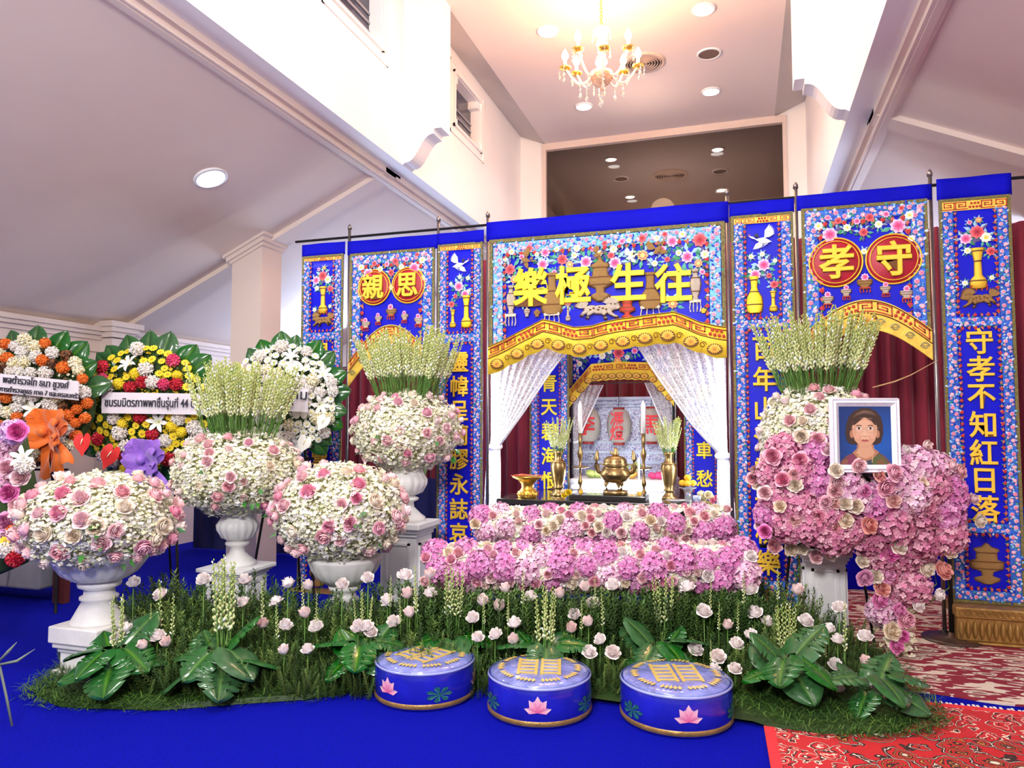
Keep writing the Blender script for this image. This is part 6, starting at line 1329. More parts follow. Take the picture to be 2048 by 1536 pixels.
def vessel(name, label, px, Y, h, prof, m, cat_, grp=None, zb=None, flute=None, n=28):
    p = ground(px, Y, (TZ if zb is None else zb) + .001); t = thing(name, label, cat_, p, grp); b = MB(); b.lathe([(r*h, z*h) for r, z in prof], n); b.build('body', m, t, True, w=False); return t, p
VP = [(.17, 0), (.175, .02), (.14, .06), (.10, .11), (.09, .16), (.12, .17), (.12, .19), (.10, .21), (.13, .32), (.17, .52), (.185, .66), (.16, .75), (.10, .80), (.085, .87), (.10, .95), (.135, 1.0), (.11, .99), (.07, .92)]
for px, lb, sd in ((1117, 'crane banner side', 1), (1339, 'portrait side', 2)):
    t, p = vessel('bronze_vase', 'tall bronze vase on the altar, ' + lb, px, 6.42, .40, VP, bronze, 'vase', 'bronze altar vases')
    for (r, z) in ((.122, .18), (.176, .75)): b = MB(); b.lathe([(r*.40, z*.40 - .004), (r*.40 + .004, z*.40), (r*.40, z*.40 + .004)], 28, caps=False); b.build('ring', bronze, t, True, w=False)
    random.seed(sd); f_ = thing('tuberose_bunch', 'bunch of white tuberoses in the bronze vase, ' + lb, 'flowers', p + Vector((0, 0, .3)), 'tuberoses in bronze vases')
    for i in range(24): a = random.uniform(0, 6.28); q = math.sqrt(random.random()); tube_stalk(f_, p + Vector((.015*math.cos(a), .015*math.sin(a), .30)), .40*random.uniform(.8, 1.05), (q*.34*math.cos(a), q*.3*math.sin(a)), i, TUB)
CP = [(.14, 0), (.15, .02), (.10, .06), (.06, .10), (.05, .14), (.09, .18), (.09, .22), (.05, .27), (.04, .34), (.04, .42), (.10, .425), (.33, .445), (.34, .46), (.08, .45), (.05, .50), (.05, .56), (.10, .63), (.11, .68), (.06, .75), (.05, .80), (.075, .83), (.075, 1.0), (.05, 1.0)]
for px, lb in ((1161, 'crane banner side'), (1288, 'portrait side')):
    t, p = vessel('candlestick', 'tall bronze candlestick with drip pan, ' + lb, px, 6.55, .56, [(r*.42, z) for r, z in CP], bronze, 'candlestick', 'bronze candlesticks')
    c = thing('candle', 'thick white candle on the bronze candlestick, ' + lb, 'candle', p + Vector((0, 0, .56)), 'white altar candles'); b = MB(); b.lathe([(.021, 0), (.0215, .24), (.019, .262), (.008, .285), (.002, .30)], 16); b.build('wax', candlem, c, True, w=False); b = MB(); b.tube([(0, 0, .29), (.001, 0, .305), (.004, 0, .315)], .0015, 5); b.build('wick', blackm, c, w=False)
c = thing('candle', 'thin white candle beside the incense burner', 'candle', ground(1278, 6.3, TZ + TRH + .001)); b = MB(); b.lathe([(.03, 0), (.03, .006), (.012, .012), (.012, .02), (.0105, .02), (.0105, .30), (.004, .31)], 14); b.build('wax', candlem, c, True, w=False)
# censer
p = ground(1231, 6.2, TZ + TRH + .001); t = thing('incense_burner', 'bronze incense burner with two upright handles and lion finial', 'incense burner', p); s = .0062*.72
H = lambda z: z*s*.98
b = MB(); b.lathe([(.105, 0), (.105, .03), (.095, .034), (.06, .034)], 32); b.build('pedestal_ring', bronze, t, True, w=False)
for k in range(3):
    a = -PI/2 + 2*PI*k/3 + .5; b = MB(); b.tube([(.075*math.cos(a), .075*math.sin(a), .035), (.085*math.cos(a), .085*math.sin(a), .07), (.07*math.cos(a), .07*math.sin(a), .12)], [.018, .014, .024], 8); b.build('leg', bronze, t, True, w=False)
b = MB(); b.lathe([(.05, .10), (.095, .115), (.125, .15), (.128, .175), (.115, .205), (.095, .222), (.09, .232), (.105, .24), (.108, .25)], 32); b.build('bowl', bronze, t, True, w=False)
b = MB(); b.lathe([(.108, .25), (.10, .262), (.095, .29), (.08, .315), (.05, .325), (.01, .328)], 32); lid = b.build('lid', bronze, t, True, w=False)
for k in range(14): a = 2*PI*k/14; b = MB(); b.lathe([(.001, .0), (.007, .003), (.001, .008)], 8, loc=(.097*math.cos(a), .097*math.sin(a), .275)); b.build('lid_stud', M('dark_bronze', (.08, .05, .02), .5, .8), lid, w=False)
b = MB(); b.lathe([(.026, 0), (.03, .02), (.018, .04), (.02, .055), (.012, .07), (.001, .076)], 12, loc=(.004, 0, .325)); b.tube([(.0, 0, .33), (-.03, 0, .345), (-.045, 0, .365)], [.014, .01, .006], 6); b.build('lion_finial', bronze, lid, True, w=False)
for s_ in (-1, 1): b = MB(); b.tube([(s_*.11, 0, .17), (s_*.15, 0, .19), (s_*.165, 0, .24), (s_*.162, 0, .30), (s_*.155, 0, .35), (s_*.15, 0, .375)], [.012, .016, .024, .024, .014, .003], 8); b.build('handle', bronze, t, True, w=False)
for s_ in (-1, 1): b = MB(); b.tube([(s_*.12 + .022*math.cos(a), 0, .235 + .022*math.sin(a)) for a in np.linspace(0, 2*PI, 15)], .005, 6, caps=False); b.build('handle_ring', bronze, t, True, w=False)
# gold footed bowl with ribbons
t, p = vessel('gold_footed_tray', 'ornate gold footed tray at the end of the altar table', 1055, 6.16, .20, [(.40, 0), (.42, .03), (.42, .26), (.34, .32), (.26, .42), (.28, .60), (.42, .76), (.66, .88), (.68, .93), (.60, .92), (.3, .84), (.05, .83)], goldmetal, 'tray', flute=None)
for k in range(14): a = 2*PI*k/14; b = MB(); b.lathe([(.001, -.022), (.013, 0), (.001, .022)], 6, loc=(.083*math.cos(a), .083*math.sin(a), .03)); b.build('embossed_boss', goldmetal, t, True, w=False)
ri = thing('ribbon_bundle', 'flat pile of red ribbons and sticks on the gold tray', 'ribbon', p + Vector((0, 0, .187)))
random.seed(5)
for i in range(9): a = random.uniform(-.6, .6); b = MB(); l = random.uniform(.08, .15); b.box((-l, -.012, .0015*i), (l, .012, .0015*i + .0014)); o = obj('ribbon', b.mesh('ribbon'), M('red_ribbon', (.55, .10, .05), .6) if i % 3 else M('cream_stick', (.85, .75, .55), .6), ri, rot=(0, 0, a))
# small yellow flower and cups, orange dish, plates
def small_flower(px, Y, label, cols, r, z=None):
    p = ground(px, Y, z); t = thing('small_posy', label, 'flowers', p + Vector((0, 0, .001))); random.seed(px)
    for i in range(5): a = 2*PI*i/5; q = p + Vector((r*.8*math.cos(a), r*.6*math.sin(a), r*(.8 + .4*(i % 2)))); place_flower(ROSE['cream'] if i % 2 else random.choice(HYD['light']), t, q, (math.cos(a), math.sin(a) - .5, .8), r*.62, 'blossom', cols)
yel = M('yellow_petal', (.90, .70, .04), .55); crm = M('cream_petal', (.85, .78, .55), .55)
def posy(px, Y, label, m_, r, dz=0):
    p = ground(px, Y); t = thing('small_posy', label, 'flowers', p); random.seed(px)
    for i in range(6):
        a = 2*PI*i/6; q = p + Vector((r*.8*math.cos(a), r*.6*math.sin(a), r*(.75 + .5*(i % 2)))); me = ROSE['cream'].copy(); me.materials.clear(); me.materials.append(m_ if i % 3 else crm); obj('blossom', me, None, t, q, rotz_to((math.cos(a), math.sin(a) - .6, .9)), r*.6, w=True)
posy(1134, 6.17, 'small yellow flower posy beside the bronze vase', yel, .045); posy(1412, 6.2, 'small cream flower posy at the portrait end of the altar table', crm, .055); posy(1430, 6.12, 'tiny pink posy at the corner of the altar table', M('pink_petal', (.8, .25, .4), .55), .04)
for px in (1162, 1279): t, p = vessel('oil_cup', 'small amber glass cup with gold liquid, at the ' + ('crane' if px < 1200 else 'portrait') + ' side of the tray', px, 6.1, .035, [(.3, 0), (.5, .1), (.55, 1), (.45, .95), (.3, .8)], M('amber_glass', (.9, .55, .05), .15, trans=.4), 'cup', 'amber oil cups', TZ + TRH)
t, p = vessel('glass_stand', 'clear footed glass stand holding oranges on the altar', 1376, 6.22, .13, [(.30, 0), (.32, .04), (.22, .2), (.20, .55), (.3, .75), (.55, .85), (.56, .92), (.3, .9)], M('clear_glass', (.9, .95, 1), .06, trans=.85, coat=.3), 'stand')
orm = M('orange_peel', (.92, .48, .02), .5, nscale=40, namt=.06, bump=.2, bscale=200)
ov = mesh_arr('fruit', SV, SF, np.ones((len(SV), 3)))
for i, (dx, dy, dz) in enumerate(((0, -.045, 0), (-.042, -.005, 0), (.042, -.005, 0), (0, .038, 0), (0, -.004, .045))):
    o = obj('orange', ov, orm, None, p + Vector((dx, dy, .128 + .026 + dz)), (0, 0, i), (.031, .031, .026)); tag(o, 'small orange piled on the clear glass stand', 'orange', 'oranges on the glass stand')
t, p = vessel('white_plate', 'stacked white plate on the altar table below the portrait side vase', 1352, 6.1, .02, [(2.0, 0), (2.2, .2), (4.2, 1.1), (4.3, 1.2), (2.2, .5), (.1, .4)], M('porcelain', (.82, .84, .88), .2, coat=.5), 'plate')
t, p = vessel('tea_cup', 'small blue and white cup at the end of the altar table', 1394, 6.12, .06, [(.3, 0), (.32, .08), (.5, .5), (.55, 1), (.5, .98), (.3, .3)], M('blue_porcelain', (.45, .52, .72), .2, coat=.5, nscale=60, namt=.5), 'cup')
# offering table behind with white cloth, lit by the tube lamp
Z2 = TZ + .10; xa, xb = atY(1140, 980, 7.15).x, atY(1350, 980, 7.15).x
t = thing('offering_table', 'white cloth covered offering table behind the incense burner', 'table', ((xa + xb)/2, 7.4, 0)); m = MB(); m.box((xa, 7.12, 0), (xb, 7.7, Z2)); bevel(m.build('table_cloth', M('white_cloth', (.88, .9, .93), .7), t), .01)
def tube_lamp(label, a, b, r=.018, power=6):
    a, b = Vector(a), Vector(b); t = thing('tube_lamp', label, 'lamp', (a + b)/2, 'white tube lamps around the altar'); m = MB(); m.tube([a, b], r, 10); m.build('tube', tubewhite, t, True)
    d = (b - a).normalized(); off = Vector((0, .03, 0)); m = MB(); lo = Vector(((a - d*.02 + off).x, (a + off).y, 0.001)) if abs(d.z) > .5 else a - d*.02 + off; m.tube([lo, b + d*.02 + off], .014, 6); m.build('batten', whitepaint, t)
    for e in (a, b): m = MB(); m.tube([e - d*.0, e + off], r*1.1, 8); m.build('end_cap', whitepaint, t)
x = atY(992, 800, 6.22).x; tube_lamp('upright white tube lamp glowing behind the lace drape, crane banner side', (x, 6.2, .75), (x, 6.2, 2.02))
x = atY(1444, 800, 6.22).x; tube_lamp('upright white tube lamp glowing behind the lace drape, portrait side', (x, 6.2, .85), (x, 6.2, 2.02))
tube_lamp('horizontal white tube lamp lying on the table behind the incense burner', (xa + .08, 6.95, TZ + .04), (xb - .1, 6.95, TZ + .04))
FRUITS = {}; ov = mesh_arr('fruit', SV, SF, np.ones((len(SV), 3)))
# fruits on the offering table
for i, (px, py, r, mt, lb) in enumerate(((1182, 945, .05, M('green_grape', (.45, .58, .16), .3), 'pale green fruit on the offering table behind the candle'), (1196, 946, .045, M('green_grape'), 'second pale green fruit next to the candle'), (1248, 922, .05, M('green_mango', (.30, .48, .10), .35), 'green mango beside the incense burner lid'), (1272, 930, .05, M('green_mango'), 'green mango behind the thin candle'), (1264, 948, .05, M('ripe_mango', (.75, .42, .08), .4), 'ripe yellow mango behind the incense burner handle'), (1318, 940, .045, M('dragonfruit', (.70, .06, .22), .45), 'magenta fruit near the portrait side candlestick'), (1305, 948, .04, M('dragonfruit'), 'smaller magenta fruit near the portrait side candlestick'))):
    p = atY(px, 950, 7.3); o = obj('fruit', FRUITS.setdefault(mt.name, ov.copy()), mt, None, (p.x, 7.3, Z2 + r*.85 + (.08 if 'mango b' in lb and 'ripe' not in lb else 0)), (0, .3, i), (r*1.15, r, r*.85)); tag(o, lb, 'fruit', 'fruit on the offering table')
dish = MB(); xm_, = [atY(1262, 940, 7.3).x]
for px, lb in ((1189, 'low white dish under the green fruit'), (1262, 'low white dish under the mangoes')):
    pass
# silver brocade coffin panel with lanterns
silv = bpy.data.materials.new('silver_brocade'); silv.use_nodes = True; nt = silv.node_tree; b_ = nt.nodes['Principled BSDF']; N = nt.nodes; L = nt.links
tcx = N.new('ShaderNodeTexCoord'); nz = N.new('ShaderNodeTexNoise'); nz.inputs['Scale'].default_value = 34; nz.inputs['Detail'].default_value = 3; nz.inputs['Distortion'].default_value = 2.2; L.new(tcx.outputs['Object'], nz.inputs['Vector'])
rp = N.new('ShaderNodeValToRGB'); e = rp.color_ramp.elements; e[0].position = .38; e[0].color = (.16, .20, .42, 1); e[1].position = .62; e[1].color = (.85, .88, .95, 1); x_ = e.new(.48); x_.color = (.62, .48, .62, 1); x_ = e.new(.54); x_.color = (.45, .62, .85, 1); L.new(nz.outputs['Fac'], rp.inputs[0]); L.new(rp.outputs[0], b_.inputs['Base Color']); b_.inputs['Roughness'].default_value = .4; b_.inputs['Metallic'].default_value = .3
bp = N.new('ShaderNodeBump'); bp.inputs['Strength'].default_value = .6; L.new(nz.outputs['Fac'], bp.inputs['Height']); L.new(bp.outputs[0], b_.inputs['Normal'])
YS = 7.75; t = thing('silver_brocade_screen', 'silver blue brocade covered coffin panel behind the lanterns', 'panel', (atY(1255, 900, YS).x, YS, 0)); xa, xb = atY(1150, 850, YS).x, atY(1350, 850, YS).x; Zs = lambda y_: atY(1250, y_, YS).z
m = MB(); m.box((xa, YS - .02, Z2), (xb, YS + .1, Zs(794))); m.build('panel', silv, t)
for (a, b) in ((794, 800), (804, 808), (812, 814), (882, 887), (902, 907), (922, 927)): m = MB(); m.box((xa, YS - .05, Zs(b)), (xb, YS - .01, Zs(a))); m.build('moulding', M('pale_blue_satin', (.62, .72, .88), .4), t)
lanm = M('lantern_paper', (.40, .37, .33), .7, nscale=12, namt=.12)
lred = M('lantern_red_ink', (.65, .02, .03), .6)
def lantern(px, py, chs, label, YL=7.55):
    p = atY(px, py, YL); s = mpx(p); R, Hh = 24*s, 33*s; t = thing('paper_lantern', label, 'lantern', (p.x, YL, p.z), 'paper lanterns with red characters'); pr = [(R*.45, -Hh)]; 
    for k in range(1, 24): a = -PI/2 + PI*k/24; pr.append((R*(.45 + .55*math.cos(a))*(1 + .012*(k % 2)), Hh*math.sin(a)*.98))
    pr.append((R*.45, Hh)); b = MB(); b.lathe(pr, 32, caps=False); b.build('paper_globe', lanm, t, True, w=False)
    for z in (-Hh, Hh): b = MB(); b.lathe([(R*.46, z - 5*s), (R*.47, z - 5*s), (R*.47, z + 4*s), (R*.3, z + 4*s)], 20); b.build('collar', M('lantern_collar', (.30, .03, .03), .5), t, True, w=False)
    b = MB(); b.tube([(0, 0, Hh), (0, 0, Hh + .28)], .003, 5); b.build('hanging_cord', blackm, t, w=False)
    n = len(chs)
    for i, ch in enumerate(chs): h = (38 if n == 1 else 27)*s; zz = (n - 1)/2*27*s - i*27*s; o = char(ch, lred, t, (p.x, YL - R*1.02, p.z + zz), h*1.05, ext=.01, bev=0, off=.012, edge=False)
lantern(1176, 850, '李', 'grey paper lantern with one red character, crane banner side'); lantern(1238, 852, '馮燈', 'grey paper lantern with two red characters in the middle'); lantern(1303, 850, '馬', 'grey paper lantern with one red character, portrait side')
# inner banners
tall_banner(1060, 1138, (675, 690, 702, 712, 722, 1000, 1012), '青天碧海恨', .42, 'inner blue altar banner behind the gold footed tray', 'vase', Y=7.0, base=None, lower=False, hdr=False, seed=6, textz=(742, 985), group='inner altar banners', tmat=yellowtxt, fret=False)
tall_banner(1366, 1446, (672, 690, 702, 712, 722, 1000, 1014), '雲中車愁', .42, 'inner blue altar banner behind the oranges', 'vase', Y=7.0, base=None, lower=False, hdr=False, seed=7, textz=(760, 985), group='inner altar banners', tmat=yellowtxt, fret=False)
def inner_arch():
    Y = 7.25; random.seed(91); x0, x1 = atY(1140, 750, Y).x, atY(1348, 750, Y).x; z = lambda y_: atY(1240, y_, Y).z; t = thing('inner_arch_banner', 'inner blue banner with yellow arched valance above the lanterns', 'banner', ((x0 + x1)/2, Y, 0))
    cloth('banner_cloth', x0, x1, z(760), z(640), Y, bluecloth, t, .004, 8, 16, 10, bottom=lambda x: z(775) + (z(726) - z(775))*min(1, 2.2*min((x - x0), (x1 - x))/(x1 - x0)))
    frame_edges(t, x0, x1, z(770), z(640), Y - .01, .03, bottom=False); fl = MB(); y = Y - .016; floral_strip(fl, x0 + .07, z(765), x0 + .07, z(645), y, .07); floral_strip(fl, x1 - .07, z(765), x1 - .07, z(645), y, .07); o = fl.build('floral_border', embro, t); o['kind'] = 'stuff'
    for px, py, r, kd in ((1168, 712, 8, 'white'), (1238, 706, 14, 'red'), (1236, 722, 9, 'orange'), (1270, 702, 8, 'pink'), (1185, 702, 8, 'white'), (1205, 712, 9, 'white'), (1255, 715, 6, 'white'), (1160, 728, 7, 'cream'), (1300, 715, 8, 'white'), (1320, 705, 8, 'pink'), (1220, 704, 6, 'white')): p = atY(px, py, Y); s = mpx(p); sprig(t, p.x, p.z, r*2*s, y + .006, px); flower2(t, p.x, p.z, r*s*1.1, kd, y - .004)
    top = lambda x: float(np.interp((x - x0)/(x1 - x0), [0, .22, .5, .78, 1], [z(778), z(727), z(724), z(727), z(778)])); th = 36*mpx(atY(1240, 740, Y)); mb = MB(); N_ = 60
    for k in range(N_): a = x0 + (x1 - x0)*k/N_; b = x0 + (x1 - x0)*(k + 1)/N_; s = .010; q = lambda v: s*abs(math.sin((v - x0)/(x1 - x0)*PI*14)); mb.add([(a, Y - .04, top(a) - th + q(a)), (b, Y - .04, top(b) - th + q(b)), (b, Y - .04, top(b)), (a, Y - .04, top(a)), (a, Y - .02, top(a) - th + q(a)), (b, Y - .02, top(b) - th + q(b)), (b, Y - .02, top(b)), (a, Y - .02, top(a))], [(0, 1, 2, 3), (0, 4, 5, 1), (3, 2, 6, 7)])
    mb.build('valance_band', M('yellow_brocade'), t); fret_part(t, x0 + .01, 0, x1 - .01, th*.36, Y - .045, 9, lambda a, b: (a, top(min(max(a, x0), x1)) - th*.45 + b))
    for x in (x0 + .012, x1 - .012): m = MB(); m.tube([(x, Y + .02, 0), (x, Y + .02, z(640))], .012, 8); m.build('post', blackm, t)
    for k in range(13): x = x0 + (x1 - x0)*(k + .5)/13; lotus(t, x, top(x) - th*.72, .04, Y - .05)
inner_arch()
lr = thing('lantern_rail', 'thin dark rail from which the paper lanterns hang', 'rail', (atY(1240, 780, 7.55).x, 7.55, 0)); pz = atY(1238, 852, 7.55).z + 33*mpx(atY(1238, 852, 7.55)) + .28
m = MB(); m.tube([(atY(1140, 780, 7.55).x, 7.55, pz), (atY(1350, 780, 7.55).x, 7.55, pz)], .006, 6); m.build('bar', blackm, lr)
for px in (1141, 1349): m = MB(); xx = atY(px, 780, 7.55).x; m.tube([(xx, 7.55, Z2 + .001 if px == 0 else 0), (xx, 7.55, pz)], .008, 6); m.build('post', blackm, lr)
drape('inner lace drape tied beside the bronze vase, crane banner side', [(1144, 770), (1144, 850), (1143, 985)], [(1206, 770), (1178, 830), (1156, 880), (1166, 985)], 7.35, 5, .02, 880, 'inner lace drapes'); drape('inner lace drape tied beside the bronze vase, portrait side', [(1352, 765), (1352, 850), (1356, 985)], [(1290, 765), (1318, 830), (1340, 880), (1336, 985)], 7.35, 5, .02, 880, 'inner lace drapes')
# ================================================================== WREATHS
def pompon(cols, core, nm, n=90, ln=.42, wd=.13, cup=.1):
    D = fib(n); D = D[D[:, 2] > -.35]; tv, tf = floret(3, ln, wd, cup); a = scatter(tv, tf, D*.8, frames(D + rng.normal(0, .15, D.shape)), np.full(len(D), 1.), pick(cols, len(D))); b = (SV*.78, SF, np.tile(np.array(core), (len(SV), 1))); return mesh_arr(nm, *cat([a, b]), smooth=False)
FL = {'yellowpom': (pompon([(.90, .68, .02), (.95, .76, .04)], (.8, .55, .01), 'pompon'), 'pompon_flower'), 'redcarn': (pompon([(.55, .01, .03), (.68, .03, .06), (.45, .005, .02)], (.35, .005, .01), 'carnation', 60, .5, .22, .3), 'carnation'), 'whitechr': (pompon([(.92, .88, .84), (.95, .93, .90), (.90, .80, .76)], (.8, .75, .6), 'chrysanthemum', 60, .75, .14, .35), 'chrysanthemum'),
      'pinkcarn': (pompon([(.72, .05, .16), (.80, .10, .22)], (.5, .02, .08), 'carnation', 60, .5, .22, .3), 'carnation'), 'orangecarn': (pompon([(.88, .22, .03), (.80, .16, .02)], (.6, .1, .01), 'carnation', 60, .5, .22, .3), 'carnation'), 'creamchr': (pompon([(.93, .86, .55), (.95, .92, .78)], (.85, .7, .3), 'chrysanthemum', 60, .75, .14, .35), 'chrysanthemum'), 'brownleaf': (hydrangea_mesh([(.12, .05, .02), (.2, .08, .03)], (.06, .02, .01), 'dark_blossom', 30, .4), 'dark_blossom')}
def daisy(c, cc, nm, n=11):
    tv, tf = floret(n, 1., .26, .12); C = np.tile(np.array(c), (len(tv), 1)); b = (SV*np.array([.3, .3, .18]) + np.array([0, 0, .08]), SF, np.tile(np.array(cc), (len(SV), 1))); return mesh_arr(nm, *cat([(tv, tf, C), b]), smooth=False)
FL['daisy'] = (daisy((.90, .70, .03), (.65, .40, .02), 'daisy'), 'daisy'); FL['whitedaisy'] = (daisy((.93, .92, .86), (.80, .72, .2), 'daisy'), 'daisy')
def lily():
    V = []; F = []; C = []
    for k in range(6):
        a = 2*PI*k/6; ca, sa = math.cos(a), math.sin(a); o = len(V)
        for j, (r, w_, z) in enumerate(((.05, .06, -.5), (.3, .20, 0), (.7, .24, .25), (1.05, .14, .22), (1.25, .0, .08))):
            for q in (-1, 0, 1): V.append((ca*r - sa*w_*q, sa*r + ca*w_*q, z - (.06 if q == 0 else 0))); C.append(lerp((.78, .82, .55), (.95, .94, .92), min(1, j/1.5)))
        for j in range(4):
            for i in range(2): a_ = o + j*3 + i; F += [(a_, a_ + 1, a_ + 4), (a_, a_ + 4, a_ + 3)]
    return mesh_arr('lily', V, F, C)
FL['lily'] = (lily(), 'lily')
def anthurium(c, sp):
    V = [(0, -.15, 0)]; C = [c]; n = 24
    for k in range(n): a = 2*PI*k/n; r = 1 - .28*math.cos(a - PI/2)**15 - .35*math.exp(-((a - PI/2)/.25)**2); V.append((math.cos(a)*.85*r, math.sin(a)*r*1.0 - .1 - (.3 if abs(a - 1.5*PI) < .2 else 0), .10*math.cos(2*a))); C.append(c)
    F = [(0, 1 + k, 1 + (k + 1) % n) for k in range(n)]; m = MB(); m.tube([(0, .1, .03), (0, -.2, .18), (0, -.5, .28)], [.07, .06, .02], 6, sp); F2 = []
    for f_ in m.f:
        for k in range(1, len(f_) - 1): F2.append((f_[0], f_[k], f_[k+1]))
    return mesh_arr('anthurium', *cat([(np.array(V, np.float32), np.array(F, np.int32), np.array(C)), (np.array(m.v, np.float32), np.array(F2, np.int32), np.array(m.c))]))
FL['anthred'] = (anthurium((.70, .03, .03), (.85, .7, .5)), 'anthurium'); FL['anthwhite'] = (anthurium((.88, .88, .84), (.85, .80, .5)), 'anthurium')
def heartleaf(): 
    return monstera_mesh(9, 0)
HL = heartleaf()
def bow(t0, c, s, m, seed):
    """gathered ribbon bow: loops and two tails"""
    random.seed(seed); kn = MB(); kn.lathe([(s*.02, -.2*s), (s*.16, -.1*s), (s*.18, 0), (s*.16, .1*s), (s*.02, .2*s)], 12, loc=(c.x, c.y - .5*s, c.z)); t = kn.build('ribbon_bow', m, t0, True)
    for k, (a, l) in enumerate(((.5, 1.0), (2.6, 1.0), (1.5, .8), (-.5, .85), (3.6, .85), (.1, .7), (3.0, .7))):
        vs = []; fs = []; n = 14; wd_ = s*.70
        for i in range(n + 1):
            u = i/n; r = s*l*math.sin(PI*u)*1.0; an = a + .35*(u - .5)*2; tw = .5*math.sin(2*PI*u)
            x, z, y = r*math.cos(an), r*math.sin(an), -.12*s - .55*s*math.sin(PI*u)*(.4 + .6*u)*(.6 + .1*k)
            for q in range(5): v = (q/4 - .5)*wd_; vs.append((c.x + x - math.sin(an)*v, c.y + y + .10*s*math.sin(q*2.2 + k), c.z + z + math.cos(an)*v))
        for i in range(n):
            for q in range(4): b = i*5 + q; fs.append((b, b + 1, b + 6, b + 5))
        mb = MB(); mb.add(vs, fs); mb.build('bow_loop', m, t, True)
    for k, (dx, l) in enumerate(((-.35, 2.0), (.25, 1.7), (.8, 1.3))):
        vs = []; fs = []; n = 12
        for i in range(n + 1):
            u = i/n; 
            for q in range(5): v = (q/4 - .5)*s*.62*(.5 + .5*u); vs.append((c.x + dx*s*u + v, c.y - .1*s - .1*s*math.sin(u*5 + q*1.3 + k), c.z - l*s*u*.85 - .1*s*u*(q % 2)))
        for i in range(n):
            for q in range(4): b = i*5 + q; fs.append((b, b + 1, b + 6, b + 5))
        mb = MB(); mb.add(vs, fs); mb.build('bow_tail', m, t, True)
